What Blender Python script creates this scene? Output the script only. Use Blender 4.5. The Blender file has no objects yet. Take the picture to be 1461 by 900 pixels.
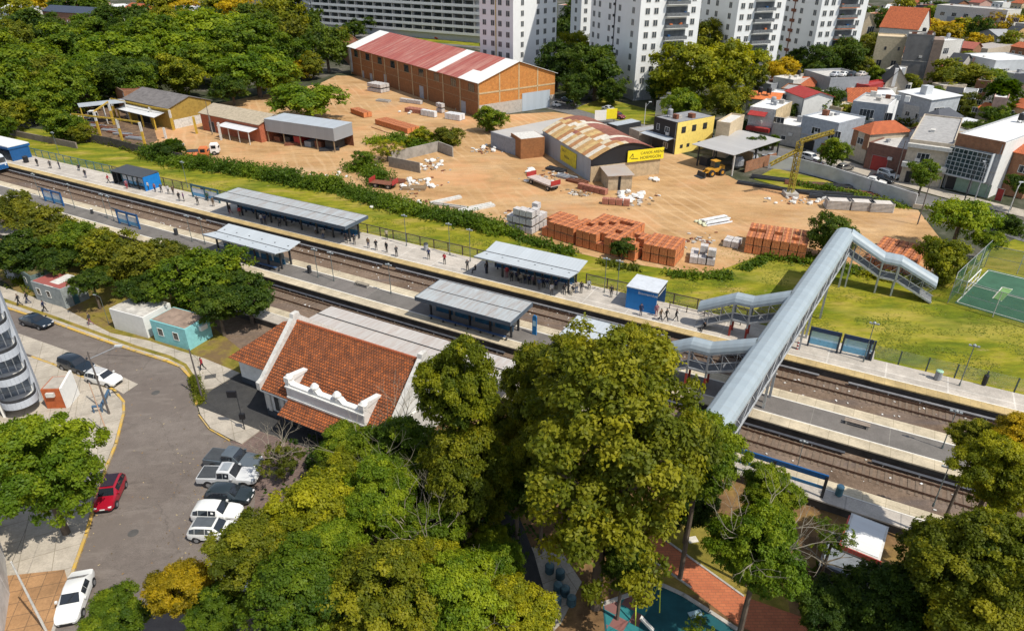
import bpy, math, random
import numpy as np
from mathutils import Vector, Matrix, noise
R = math.radians
S = bpy.context.scene
C = S.collection
# ---------------------------------------------------------------- camera
F, TH, H = 974.0, R(29), 43.0
cd = bpy.data.cameras.new('camera'); cam = bpy.data.objects.new('camera', cd); C.objects.link(cam)
cd.sensor_width = 36; cd.lens = 36 * F / 1461; cd.clip_end = 6000; cd.clip_start = .5
cam.location = (0, 0, H); cam.rotation_euler = (R(90) - TH, 0, 0); S.camera = cam
# ---------------------------------------------------------------- world, sun, exposure
SUN_AZ = math.atan2(-.76, 1.0)      # direction towards the sun, on the ground
SUN_EL = R(56)
w = bpy.data.worlds.new('World'); S.world = w; w.use_nodes = True
nt = w.node_tree; bg = nt.nodes['Background']; sk = nt.nodes.new('ShaderNodeTexSky')
sk.sky_type = 'NISHITA'; sk.sun_disc = False; sk.sun_elevation = SUN_EL
sk.sun_rotation = R(90) - SUN_AZ; sk.air_density = 1.1; sk.dust_density = .6; sk.ozone_density = 1.2
hs = nt.nodes.new('ShaderNodeHueSaturation'); hs.inputs['Saturation'].default_value = .62; nt.links.new(sk.outputs[0], hs.inputs['Color']); nt.links.new(hs.outputs[0], bg.inputs[0]); bg.inputs[1].default_value = .14
sl = bpy.data.lights.new('sun', 'SUN'); sl.energy = 4.3; sl.angle = R(.5); sl.color = (1, .94, .83)
so = bpy.data.objects.new('sun', sl); C.objects.link(so)
sd = Vector((math.cos(SUN_AZ) * math.cos(SUN_EL), math.sin(SUN_AZ) * math.cos(SUN_EL), math.sin(SUN_EL)))
so.rotation_euler = sd.to_track_quat('Z', 'Y').to_euler(); so.location = (60, -40, 90)
S.view_settings.view_transform = 'Standard'; S.view_settings.look = 'None'
S.view_settings.exposure = 0.12; S.view_settings.gamma = 1
S.render.engine = 'CYCLES'
cy = S.cycles; cy.use_denoising = True; cy.max_bounces = 5; cy.diffuse_bounces = 2; cy.glossy_bounces = 2
cy.transmission_bounces = 3; cy.transparent_max_bounces = 6; cy.use_adaptive_sampling = True; cy.adaptive_threshold = .02
cy.sample_clamp_indirect = 6
# ---------------------------------------------------------------- picture measurements -> places on the ground
def G(px, py, z=0.0):
    x = (px - 730.5) / F; y = (450 - py) / F
    dy = math.cos(TH) + y * math.sin(TH); dz = -math.sin(TH) + y * math.cos(TH)
    t = (z - H) / dz
    return Vector((x * t, dy * t, z))
def PR(v):
    f = v[1]*math.cos(TH)-(v[2]-H)*math.sin(TH); u = v[1]*math.sin(TH)+(v[2]-H)*math.cos(TH); return 730.5+F*v[0]/f, 450-F*u/f
RA = R(-28.7); RO = Vector((0, 82.0107, 0)); RX = Vector((math.cos(RA), math.sin(RA), 0)); RY = Vector((-math.sin(RA), math.cos(RA), 0))
def W(s, t, z=0.0): return RO + RX * s + RY * t + Vector((0, 0, z))      # railway frame
def ST(px, py, z=0.0):
    d = G(px, py, z) - RO; return d.dot(RX), d.dot(RY)
# ---------------------------------------------------------------- scene helpers
def tag(o, label=None, cat=None, group=None, kind=None):
    if label: o['label'] = label
    if cat: o['category'] = cat
    if group: o['group'] = group
    if kind: o['kind'] = kind
    return o
def empty(name, loc, rz=0, label=None, cat=None, group=None):
    o = bpy.data.objects.new(name, None); C.objects.link(o); o.location = loc; o.rotation_euler = (0, 0, rz)
    o.empty_display_size = .2
    return tag(o, label, cat, group)
class MB:
    def __init__(s): s.v = []; s.f = []; s.m = []; s.T = None
    def add(s, vs, fs, m=0):
        n = len(s.v)
        if s.T is not None: vs = [tuple(s.T @ Vector(v)) for v in vs]
        s.v += [tuple(v) for v in vs]
        for f in fs: s.f.append([i + n for i in f]); s.m.append(m)
        return s
    def box(s, x0, y0, z0, x1, y1, z1, m=0):
        if x0 > x1: x0, x1 = x1, x0
        if y0 > y1: y0, y1 = y1, y0
        return s.add([(x0,y0,z0),(x1,y0,z0),(x1,y1,z0),(x0,y1,z0),(x0,y0,z1),(x1,y0,z1),(x1,y1,z1),(x0,y1,z1)],
                     [(0,3,2,1),(4,5,6,7),(0,1,5,4),(1,2,6,5),(2,3,7,6),(3,0,4,7)], m)
    def prism(s, poly, z0, z1, m=0):
        n = len(poly); A = sum(poly[i][0]*poly[(i+1)%n][1]-poly[(i+1)%n][0]*poly[i][1] for i in range(n))
        if A < 0: poly = poly[::-1]
        vs = [(p[0],p[1],z0) for p in poly] + [(p[0],p[1],z1) for p in poly]
        return s.add(vs, [tuple(range(n))[::-1], tuple(range(n,2*n))] + [(i,(i+1)%n,n+(i+1)%n,n+i) for i in range(n)], m)
    def ext(s, prof, axis, a, b, m=0):
        """profile of (u, z) pushed along axis 'x' or 'y' from a to b"""
        n = len(prof)
        mk = (lambda u, z, w: (w, u, z)) if axis == 'x' else (lambda u, z, w: (u, w, z))
        vs = [mk(u, z, a) for u, z in prof] + [mk(u, z, b) for u, z in prof]
        return s.add(vs, [tuple(range(n))[::-1], tuple(range(n,2*n))] + [(i,(i+1)%n,n+(i+1)%n,n+i) for i in range(n)], m)
    def tube(s, p, q, r0, r1=None, n=8, m=0, caps=True):
        p = Vector(p); q = Vector(q); r1 = r0 if r1 is None else r1; d = (q - p)
        if d.length < 1e-6: return s
        d.normalize(); u = d.orthogonal().normalized(); v = d.cross(u)
        vs = [tuple(p + (u*math.cos(2*math.pi*i/n) + v*math.sin(2*math.pi*i/n))*r0) for i in range(n)]
        vs += [tuple(q + (u*math.cos(2*math.pi*i/n) + v*math.sin(2*math.pi*i/n))*r1) for i in range(n)]
        fs = [(i,(i+1)%n,n+(i+1)%n,n+i) for i in range(n)]
        if caps: fs += [tuple(range(n))[::-1], tuple(range(n,2*n))]
        return s.add(vs, fs, m)
    def bar(s, p, q, w, h=None, m=0):
        """square bar between two points"""
        p = Vector(p); q = Vector(q); h = w if h is None else h; d = (q-p).normalized()
        u = Vector((0,0,1)).cross(d); u = Vector((1,0,0)) if u.length < 1e-4 else u.normalized(); v = d.cross(u)
        o = [(-1,-1),(1,-1),(1,1),(-1,1)]
        vs = [tuple(p+u*a*w/2+v*b*h/2) for a,b in o] + [tuple(q+u*a*w/2+v*b*h/2) for a,b in o]
        return s.add(vs, [(3,2,1,0),(4,5,6,7),(0,1,5,4),(1,2,6,5),(2,3,7,6),(3,0,4,7)], m)
    def lathe(s, prof, n=12, c=(0,0,0), m=0):
        vs = []; fs = []
        for r, z in prof:
            for i in range(n): vs.append((c[0]+r*math.cos(2*math.pi*i/n), c[1]+r*math.sin(2*math.pi*i/n), c[2]+z))
        for k in range(len(prof)-1):
            for i in range(n): fs.append((k*n+i, k*n+(i+1)%n, (k+1)*n+(i+1)%n, (k+1)*n+i))
        fs.append(tuple(range(n))[::-1]); fs.append(tuple(range((len(prof)-1)*n, len(prof)*n)))
        return s.add(vs, fs, m)
    def build(s, name, mats, parent=None, smooth=False, loc=None, bevel=0):
        me = bpy.data.meshes.new(name); me.from_pydata(s.v, [], s.f)
        if not isinstance(mats, (list, tuple)): mats = [mats]
        for mm in mats: me.materials.append(mm)
        if len(mats) > 1: me.polygons.foreach_set('material_index', s.m)
        if smooth: me.polygons.foreach_set('use_smooth', [True]*len(me.polygons))
        me.update()
        o = bpy.data.objects.new(name, me); C.objects.link(o)
        if parent: o.parent = parent
        if loc is not None: o.location = loc
        if bevel:
            b = o.modifiers.new('b', 'BEVEL'); b.width = bevel; b.segments = 2; b.limit_method = 'ANGLE'
        return o
def kids(o): return [c for c in KID.get(o.name, [])]
def copy_tree(o, parent=None):
    c = o.copy(); C.objects.link(c)
    if parent: c.parent = parent
    for ch in list(o.children): copy_tree(ch, c)
    return c
def place(proto, first, loc, rz=0, sc=None, label=None, group=None):
    """use the thing itself the first time, then copies of it"""
    o = copy_tree(proto) if first.get(proto.name) else proto
    first[proto.name] = True
    o.location = loc; o.rotation_euler = (0, 0, rz)
    if sc: o.scale = sc if isinstance(sc, (tuple, list)) else (sc, sc, sc)
    if label: o['label'] = label
    if group: o['group'] = group
    return o
USED = {}
# ---------------------------------------------------------------- materials
def newmat(name):
    m = bpy.data.materials.new(name); m.use_nodes = True
    n = m.node_tree; b = n.nodes['Principled BSDF']; return m, n, b
def N(n, t, **k):
    x = n.nodes.new('ShaderNode' + t)
    for a, v in k.items(): setattr(x, a, v)
    return x
def lnk(n, a, b): n.links.new(a, b)
def coords(n, rot=0, scale=(1,1,1), world=False):
    tc = N(n, 'TexCoord'); mp = N(n, 'Mapping'); mp.inputs['Rotation'].default_value = (0, 0, rot); mp.inputs['Scale'].default_value = scale
    if world:
        g = N(n, 'NewGeometry'); lnk(n, g.outputs['Position'], mp.inputs[0])
    else: lnk(n, tc.outputs['Object'], mp.inputs[0])
    return mp.outputs[0]
def ramp(n, src, stops):
    r = N(n, 'ValToRGB'); e = r.color_ramp.elements
    while len(e) < len(stops): e.new(.5)
    for i, (p, c) in enumerate(stops): e[i].position = p; e[i].color = (*c, 1)
    lnk(n, src, r.inputs[0]); return r.outputs[0]
def noise_(n, co, sc, det=4, rough=.55, out=0):
    x = N(n, 'TexNoise'); x.inputs['Scale'].default_value = sc; x.inputs['Detail'].default_value = det; x.inputs['Roughness'].default_value = rough
    lnk(n, co, x.inputs['Vector']); return x.outputs[out]
def mix(n, f, a, b, mode='MIX'):
    x = N(n, 'Mix', data_type='RGBA', blend_type=mode)
    for s, i in ((f, 0), (a, 6), (b, 7)):
        if hasattr(s, 'is_linked') or hasattr(s, 'links'): lnk(n, s, x.inputs[i])
        elif i == 0: x.inputs[0].default_value = s
        else: x.inputs[i].default_value = (*s, 1)
    return x.outputs[2]
def bump(n, b, h, st=.3, dist=.05):
    x = N(n, 'Bump'); x.inputs['Strength'].default_value = st; x.inputs['Distance'].default_value = dist
    lnk(n, h, x.inputs['Height']); lnk(n, x.outputs[0], b.inputs['Normal'])
def dk(c, k): return tuple(min(1, x*k) for x in c)
MC = {}
def plain(col, rough=.7, metal=0, var=.25, sc=1.5, spec=.4):
    key = (col, rough, metal, var, sc)
    if key in MC: return MC[key]
    m, n, b = newmat('paint_%d' % len(MC)); co = coords(n)
    f = noise_(n, co, sc, 5, .65)
    c = ramp(n, f, [(.3, dk(col, 1-var)), (.55, col), (.75, dk(col, 1+var*.5))])
    lnk(n, c, b.inputs['Base Color']); b.inputs['Roughness'].default_value = rough; b.inputs['Metallic'].default_value = metal
    b.inputs['Specular IOR Level'].default_value = spec
    MC[key] = m; return m
def sheet(col, col2=None, rib=.2, axis='x', rough=.5, stain=.5, metal=.0, patch=1.2, name='corrugated_sheet'):
    """ribbed metal sheet: ribs run across the given local axis, separate sheets differ a little, streaky wear"""
    key = ('sheet', col, col2, rib, axis, stain, patch)
    if key in MC: return MC[key]
    m, n, b = newmat(name); co = coords(n); col2 = col2 or dk(col, .7)
    sep = N(n, 'SeparateXYZ'); lnk(n, co, sep.inputs[0])
    a = sep.outputs[0 if axis == 'x' else 1]
    wv = N(n, 'Math', operation='MULTIPLY'); lnk(n, a, wv.inputs[0]); wv.inputs[1].default_value = 2*math.pi/rib
    si = N(n, 'Math', operation='SINE'); lnk(n, wv.outputs[0], si.inputs[0])
    q = N(n, 'Math', operation='MULTIPLY'); lnk(n, a, q.inputs[0]); q.inputs[1].default_value = 1/patch
    fl = N(n, 'Math', operation='FLOOR'); lnk(n, q.outputs[0], fl.inputs[0])
    wn = N(n, 'TexWhiteNoise', noise_dimensions='1D'); lnk(n, fl.outputs[0], wn.inputs['W'])
    scl = (.25, 2.2, .25) if axis == 'y' else (2.2, .25, .25)
    st = noise_(n, coords(n, scale=scl), 1.3, 6, .7)
    base = mix(n, wn.outputs[0], col, dk(col, .92))
    f = ramp(n, st, [(.42, (0,0,0)), (.75, (stain,)*3)])
    lnk(n, mix(n, f, base, col2), b.inputs['Base Color'])
    b.inputs['Roughness'].default_value = rough; b.inputs['Metallic'].default_value = metal
    bump(n, b, si.outputs[0], .22, .03)
    MC[key] = m; return m
def bricks(c1, c2, mortar, w=.25, h=.08, plane='xz', ms=.012, big=.35, name='brickwork', rough=.9):
    key = ('brick', c1, c2, mortar, w, h, plane)
    if key in MC: return MC[key]
    m, n, b = newmat(name); tc = N(n, 'TexCoord'); sep = N(n, 'SeparateXYZ'); lnk(n, tc.outputs['Object'], sep.inputs[0]); cb = N(n, 'CombineXYZ')
    if plane == 'wall':   # x + y along the wall, z up
        ad = N(n, 'Math', operation='ADD'); lnk(n, sep.outputs[0], ad.inputs[0]); lnk(n, sep.outputs[1], ad.inputs[1]); lnk(n, ad.outputs[0], cb.inputs[0]); lnk(n, sep.outputs[2], cb.inputs[1])
    elif plane == 'xy': lnk(n, sep.outputs[0], cb.inputs[0]); lnk(n, sep.outputs[1], cb.inputs[1])
    else: lnk(n, sep.outputs[0], cb.inputs[0]); lnk(n, sep.outputs[2], cb.inputs[1])
    t = N(n, 'TexBrick'); lnk(n, cb.outputs[0], t.inputs['Vector'])
    t.inputs['Color1'].default_value = (*c1, 1); t.inputs['Color2'].default_value = (*c2, 1); t.inputs['Mortar'].default_value = (*mortar, 1)
    t.inputs['Scale'].default_value = 1; t.inputs['Brick Width'].default_value = w; t.inputs['Row Height'].default_value = h; t.inputs['Mortar Size'].default_value = ms; t.inputs['Bias'].default_value = 0
    f = noise_(n, tc.outputs['Object'], 1.1, 5, .7); k = ramp(n, f, [(.3, (1-big,)*3), (.7, (1,)*3)])
    lnk(n, mix(n, 1, t.outputs[0], k, 'MULTIPLY'), b.inputs['Base Color']); b.inputs['Roughness'].default_value = rough
    MC[key] = m; return m
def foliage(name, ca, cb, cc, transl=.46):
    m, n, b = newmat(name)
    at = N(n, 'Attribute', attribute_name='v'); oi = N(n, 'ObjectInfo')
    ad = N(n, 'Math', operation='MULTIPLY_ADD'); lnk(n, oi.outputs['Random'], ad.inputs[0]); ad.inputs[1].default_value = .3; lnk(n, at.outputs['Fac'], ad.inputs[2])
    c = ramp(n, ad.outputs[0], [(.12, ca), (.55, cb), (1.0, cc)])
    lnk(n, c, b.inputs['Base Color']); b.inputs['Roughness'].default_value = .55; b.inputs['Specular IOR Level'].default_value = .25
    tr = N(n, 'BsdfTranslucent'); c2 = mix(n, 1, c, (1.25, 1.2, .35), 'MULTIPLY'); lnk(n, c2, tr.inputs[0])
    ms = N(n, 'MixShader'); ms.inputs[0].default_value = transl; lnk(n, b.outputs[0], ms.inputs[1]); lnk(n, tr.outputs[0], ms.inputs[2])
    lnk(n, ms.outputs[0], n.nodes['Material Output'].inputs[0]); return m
M = {}
M['leaf_green'] = foliage('leaf_green', (0.0415, 0.0915, 0.0061), (0.122, 0.1891, 0.0098), (0.2928, 0.3416, 0.0146))
M['leaf_bright'] = foliage('leaf_bright', (0.0549, 0.122, 0.0061), (0.1464, 0.2257, 0.011), (0.3294, 0.3904, 0.0171))
M['leaf_yellow'] = foliage('leaf_yellow', (0.0671, 0.1037, 0.0061), (0.1891, 0.2135, 0.0085), (0.4514, 0.427, 0.0159))
M['leaf_gold'] = foliage('leaf_gold', (.13,.12,.007), (.42,.31,.010), (.68,.48,.012))
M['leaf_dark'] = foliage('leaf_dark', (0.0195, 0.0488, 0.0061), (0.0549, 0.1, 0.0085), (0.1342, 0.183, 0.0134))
M['leaf_olive'] = foliage('leaf_olive', (0.0549, 0.083, 0.0061), (0.1525, 0.1769, 0.0098), (0.366, 0.3416, 0.0171))
M['leaf_brown'] = foliage('leaf_brown', (0.0439, 0.0671, 0.0085), (0.1159, 0.1342, 0.011), (0.2684, 0.2562, 0.0183))
M['bark'] = plain((.13,.10,.075), .9, var=.4, sc=4)
M['twig'] = plain((.30,.26,.20), .9, var=.3, sc=4)
M['conc'] = plain((.42,.39,.35), .85, var=.25)
M['white'] = plain((.74,.73,.70), .6, var=.10)
M['white_old'] = plain((.60,.58,.54), .75, var=.28, sc=2.2)
M['grey'] = plain((.30,.31,.33), .6, var=.2)
M['steel'] = plain((.40,.43,.46), .45, .3, var=.15)
M['dark'] = plain((.035,.037,.042), .55, var=.25)
M['black'] = plain((.015,.015,.018), .5, var=.2)
M['blue'] = plain((.012,.085,.24), .45, var=.15)
M['bluek'] = plain((.006,.17,.50), .45, var=.12)
M['teal'] = plain((.24,.55,.57), .7, var=.18)
M['yellow'] = plain((.55,.36,.045), .6, var=.35, sc=3)
M['yellow_b'] = plain((.82,.66,.02), .55, var=.12)
M['red'] = plain((.36,.035,.03), .55, var=.25)
M['orange'] = plain((.60,.17,.05), .7, var=.25)
M['rust'] = plain((.20,.075,.04), .85, var=.45, sc=2.5)
M['wood'] = plain((.28,.20,.12), .85, var=.35, sc=5)
def glass():
    m, n, b = newmat('window_glass'); f = noise_(n, coords(n), .9, 2)
    lnk(n, ramp(n, f, [(.35, (.012,.016,.022)), (.7, (.055,.065,.075))]), b.inputs['Base Color'])
    b.inputs['Roughness'].default_value = .08; b.inputs['Specular IOR Level'].default_value = .9; return m
M['glass'] = glass()
def tinted():
    m, n, b = newmat('clear_panel'); b.inputs['Base Color'].default_value = (.35,.55,.70,1); b.inputs['Roughness'].default_value = .15
    t = N(n, 'BsdfTransparent'); t.inputs[0].default_value = (.75,.88,.95,1); ms = N(n, 'MixShader'); ms.inputs[0].default_value = .45
    lnk(n, t.outputs[0], ms.inputs[1]); lnk(n, b.outputs[0], ms.inputs[2]); lnk(n, ms.outputs[0], n.nodes['Material Output'].inputs[0]); return m
M['panel'] = tinted()
def carpaint(col, rough=.22, metal=.0):
    m, n, b = newmat('car_paint'); b.inputs['Base Color'].default_value = (*col, 1); b.inputs['Roughness'].default_value = rough; b.inputs['Metallic'].default_value = metal
    b.inputs['Coat Weight'].default_value = .5; b.inputs['Coat Roughness'].default_value = .08; return m
def meshwire(name, col, cell=.09, th=.12):
    """see-through wire netting: thin crossing wires, the rest open"""
    m, n, b = newmat(name); b.inputs['Base Color'].default_value = (*col, 1); b.inputs['Roughness'].default_value = .6
    t = N(n, 'BsdfTransparent'); ms = N(n, 'MixShader'); ms.inputs[0].default_value = th
    lnk(n, t.outputs[0], ms.inputs[1]); lnk(n, b.outputs[0], ms.inputs[2]); lnk(n, ms.outputs[0], n.nodes['Material Output'].inputs[0]); return m
M['net'] = meshwire('wire_netting', (.30,.33,.33), th=.22)
M['netg'] = meshwire('green_netting', (.05,.16,.10), th=.38)
M['roof_grey'] = sheet((.42,.46,.50), (.30,.29,.27), rib=.35, axis='x', stain=.45)
M['roof_grey_y'] = sheet((.46,.50,.53), (.34,.33,.31), rib=.3, axis='y', stain=.5)
M['roof_white'] = sheet((.68,.69,.70), (.45,.42,.40), rib=.35, axis='x', stain=.45)
M['roof_zinc'] = sheet((.36,.37,.38), (.22,.18,.15), rib=.35, axis='x', stain=.7)
M['bridge_roof'] = sheet((.31,.37,.41), (.27,.28,.28), rib=1.0, axis='y', stain=.35, patch=1.0)
M['tile'] = bricks((.56,.15,.035), (.31,.095,.035), (.075,.035,.02), .30, .30, 'xy', ms=.035, big=.6, name='clay_tiles')
M['tile_plain'] = bricks((.58,.15,.05), (.45,.11,.04), (.25,.07,.03), .3, .4, 'xy', ms=.03, big=.3, name='orange_tiles')
M['brick'] = bricks((.42,.16,.065), (.33,.12,.05), (.30,.22,.15), .3, .12, 'wall', ms=.016, big=.45)
M['brick_o'] = bricks((.82,.30,.10), (.70,.22,.075), (.42,.15,.07), .34, .2, 'wall', ms=.022, big=.3, name='hollow_bricks')
M['brick_w'] = bricks((.34,.135,.045), (.28,.105,.035), (.25,.14,.06), .4, .2, 'wall', ms=.016, big=.35, name='warehouse_brick')
M['conc_wall'] = plain((.33,.30,.26), .9, var=.35, sc=.8)
M['cream'] = plain((.58,.46,.30), .8, var=.2)
M['beige'] = plain((.52,.44,.34), .85, var=.25)
M['lgrey'] = plain((.52,.54,.56), .7, var=.12, sc=.5)
M['skin'] = plain((.42,.24,.16), .6, var=.05)
# ================================================================ THE GROUND
def surf(name, pts, z, m, kind='structure', label=None):
    o = MB(); n = len(pts); A = sum(pts[i][0]*pts[(i+1)%n][1]-pts[(i+1)%n][0]*pts[i][1] for i in range(n))
    if A < 0: pts = pts[::-1]
    o.add([(p[0], p[1], z) for p in pts], [tuple(range(n))]); ob = o.build(name, m)
    # a many-cornered outline is cut into triangles
    import bmesh
    bm = bmesh.new(); bm.from_mesh(ob.data); bmesh.ops.triangulate(bm, faces=bm.faces[:]); bm.to_mesh(ob.data); bm.free()
    return tag(ob, label, None, None, kind)
def PX(l, z=0): return [tuple(G(a, b, z))[:2] for a, b in l]
def groundmat(name, stops, sc, sc2, rough=.95, rot=0, stretch=(1,1,1), bmp=.3, fine=14, k=.35):
    m, n, b = newmat(name); co = coords(n, rot, stretch, True)
    f = noise_(n, co, sc, 6, .65); g = noise_(n, co, sc2, 5, .7); h = noise_(n, coords(n, world=True), fine, 4, .8)
    c = ramp(n, f, stops)
    c = mix(n, 1, c, ramp(n, g, [(.3, (1-k,)*3), (.7, (1+k*.3,)*3)]), 'MULTIPLY')
    c = mix(n, 1, c, ramp(n, h, [(.3, (.72,)*3), (.7, (1.12,)*3)]), 'MULTIPLY')
    lnk(n, c, b.inputs['Base Color']); b.inputs['Roughness'].default_value = rough; b.inputs['Specular IOR Level'].default_value = .2
    bump(n, b, h, bmp, .05); return m
M['city'] = groundmat('city_ground', [(.35,(.035,.05,.015)), (.5,(.07,.075,.045)), (.62,(.16,.145,.12)), (.75,(.10,.10,.10))], .05, .4)
M['sand0'] = groundmat('yard_sand', [(.28,(.36,.20,.08)), (.5,(.52,.32,.15)), (.72,(.62,.42,.23))], .11, .45, rot=R(25), stretch=(.6,1.5,1), k=.25, fine=3.5)
M['grass'] = groundmat('lawn', [(.25,(.06,.10,.005)), (.42,(.15,.185,.008)), (.54,(.28,.265,.016)), (.68,(.44,.33,.08))], .16, .8, k=.4, rot=RA, stretch=(.55,1.5,1))
M['ballast'] = groundmat('track_ballast', [(.3,(.14,.095,.065)), (.5,(.22,.155,.11)), (.75,(.30,.225,.17))], .25, 2.5, k=.35, fine=9, bmp=.8)
M['asphalt'] = groundmat('asphalt', [(.3,(.155,.128,.112)), (.55,(.20,.17,.15)), (.8,(.245,.21,.185))], .12, .9, k=.2, fine=10)
M['asphalt_d'] = groundmat('dark_asphalt', [(.3,(.045,.045,.047)), (.7,(.075,.073,.07))], .3, 1.5, k=.2)
M['street'] = groundmat('street_asphalt', [(.3,(.14,.14,.14)), (.7,(.21,.20,.19))], .2, 1, k=.2)
M['dirt'] = groundmat('park_earth', [(.3,(.10,.06,.03)), (.5,(.22,.13,.06)), (.65,(.30,.19,.06)), (.8,(.16,.15,.03))], .3, 1.4, k=.4)
M['dryg'] = groundmat('dry_grass', [(.3,(.12,.12,.015)), (.5,(.28,.22,.04)), (.7,(.38,.25,.08))], .3, 1.4, k=.3)
def layered(base, name, layers):
    """the base ground with marks of their own shape over it: (noise scale, stretch, rotation, low, high, colour, amount)"""
    m = base.copy(); m.name = name; n = m.node_tree; b = n.nodes['Principled BSDF']; c = b.inputs['Base Color'].links[0].from_socket
    for kind, sc, stx, rot, lo, hi, col, am in layers:
        co = coords(n, rot, stx, True)
        if kind == 'crack':
            v = N(n,'TexVoronoi',feature='DISTANCE_TO_EDGE'); v.inputs['Scale'].default_value = sc; w_ = noise_(n, co, 1.2, 4, .6, 1); mx = N(n,'VectorMath',operation='MULTIPLY_ADD'); lnk(n, w_, mx.inputs[0]); mx.inputs[1].default_value = (1.2,1.2,0); lnk(n, co, mx.inputs[2]); lnk(n, mx.outputs[0], v.inputs['Vector']); f = ramp(n, v.outputs['Distance'], [(lo,(am,)*3), (hi,(0,0,0))])
        elif kind == 'track':
            w_ = N(n,'TexWave',wave_type='RINGS'); w_.inputs['Scale'].default_value = sc; w_.inputs['Distortion'].default_value = 5; w_.inputs['Detail'].default_value = 3; w_.inputs['Detail Scale'].default_value = .6; lnk(n, co, w_.inputs['Vector']); f = ramp(n, w_.outputs[0], [(lo,(0,0,0)), (hi,(am,)*3)])
            g_ = ramp(n, noise_(n, co, .06, 3), [(.45,(0,0,0)), (.6,(1,1,1))]); f = mix(n, 1, f, g_, 'MULTIPLY')
        else: f = ramp(n, noise_(n, co, sc, 5, .7), [(lo,(0,0,0)), (hi,(am,)*3)])
        c = mix(n, f, c, col)
    lnk(n, c, b.inputs['Base Color']); return m
M['sand'] = layered(M['sand0'], 'yard_sand_worn', [('n',.05,(1,1,1),0,.5,.62,(.58,.28,.13),.5),('n',.18,(1,1,1),3,.56,.68,(.30,.19,.10),.45),('n',.09,(1,1,1),1,.55,.7,(.42,.28,.17),.6),('track',.10,(1,1,1),.3,.7,.95,(.46,.28,.13),.4),('track',.16,(1,.5,1),.9,.75,.97,(.66,.47,.28),.28),('n',.7,(.25,1.8,1),.5,.54,.7,(.46,.27,.12),.5),('n',1.6,(1,1,1),2,.58,.72,(.34,.20,.11),.5)])
M['asphalt'] = layered(M['asphalt'], 'asphalt_worn', [('n',.16,(1,1,1),0,.52,.56,(.15,.125,.11),.6),('n',.5,(.35,2,1),1.25,.55,.75,(.26,.225,.195),.6),('crack',.13,(1,1,1),.2,0,.007,(.10,.085,.075),.55),('n',3.5,(1,1,1),0,.66,.72,(.09,.08,.07),.5),('n',6,(1,1,1),0,.70,.75,(.38,.34,.28),.6)])
M['grass'] = layered(M['grass'], 'lawn_worn', [('n',.07,(.6,1.4,1),-.5,.52,.66,(.36,.30,.06),.6),('n',.9,(.5,1.6,1),-.5,.55,.7,(.05,.085,.010),.6),('n',.35,(1,1,1),0,.64,.72,(.40,.28,.15),.6)])
M['ballast'] = layered(M['ballast'], 'ballast_worn', [('n',.12,(.4,3,1),.5,.5,.65,(.12,.10,.095),.6),('n',5,(1,1,1),0,.64,.70,(.50,.44,.38),.7)])
def slabs(name, c1, c2, mo, w, h, rot, ms=.03, big=.2):
    m, n, b = newmat(name); co = coords(n, rot, world=True); t = N(n, 'TexBrick'); lnk(n, co, t.inputs['Vector']); t.offset = 0
    t.inputs['Color1'].default_value = (*c1,1); t.inputs['Color2'].default_value = (*c2,1); t.inputs['Mortar'].default_value = (*mo,1); t.inputs['Scale'].default_value = 1
    t.inputs['Brick Width'].default_value = w; t.inputs['Row Height'].default_value = h; t.inputs['Mortar Size'].default_value = ms
    f = noise_(n, coords(n, world=True), .5, 6, .7); g = noise_(n, coords(n, world=True), 6, 4, .7)
    c = mix(n, 1, t.outputs[0], ramp(n, f, [(.3,(1-big,)*3), (.65,(1.05,)*3)]), 'MULTIPLY'); c = mix(n, 1, c, ramp(n, g, [(.3,(.8,)*3), (.7,(1.08,)*3)]), 'MULTIPLY')
    lnk(n, c, b.inputs['Base Color']); b.inputs['Roughness'].default_value = .9; return m
M['plat'] = slabs('platform_concrete', (.50,.45,.39), (.44,.39,.34), (.34,.31,.28), 4.2, 1.8, -RA, .06, .3)
M['plat_l'] = slabs('platform_light', (.56,.50,.43), (.50,.45,.39), (.66,.61,.54), 6.0, 3.0, -RA, .08, .35)
M['plat_d'] = slabs('platform_asphalt', (.185,.165,.15), (.165,.15,.135), (.26,.24,.21), 7.0, 3.6, -RA, .03, .3)
M['plat_y'] = slabs('platform_edge_strip', (.58,.43,.20), (.52,.38,.17), (.40,.30,.15), 1.0, 1.6, -RA, .02, .45)
M['plat_y2'] = slabs('platform_edge_pale', (.62,.53,.38), (.57,.48,.34), (.42,.35,.24), 1.8, 1.6, -RA, .03, .4)
M['line'] = plain((.70,.67,.60), .8, var=.25, sc=3)
M['walk'] = slabs('sidewalk_slabs', (.50,.44,.36), (.44,.39,.32), (.30,.26,.20), 2.4, 2.4, R(-25), .03, .3)
M['walk_o'] = slabs('ochre_paving', (.46,.26,.12), (.40,.22,.10), (.22,.13,.07), 1.2, 1.2, R(-15), .03, .4)
M['paver'] = slabs('red_pavers', (.22,.15,.125), (.18,.125,.105), (.13,.10,.09), .5, .25, R(20), .02, .4)
def kerbmat():
    m, n, b_ = newmat('worn_kerb_paint'); f = noise_(n, coords(n, world=True), 1.4, 7, .8); g = noise_(n, coords(n, world=True), .35, 3)
    c_ = mix(n, ramp(n, f, [(.47,(0,0,0)), (.6,(.95,)*3)]), (.60,.37,.05), (.34,.29,.22)); lnk(n, mix(n, ramp(n, g, [(.35,(.5,)*3), (.6,(0,0,0))]), c_, (.38,.26,.08)), b_.inputs['Base Color']); b_.inputs['Roughness'].default_value = .85; return m
M['kerb_y'] = kerbmat()
surf('ground', [(-3000,-500), (3000,-500), (3000,5000), (-3000,5000)], -.06, M['city'])
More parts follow.
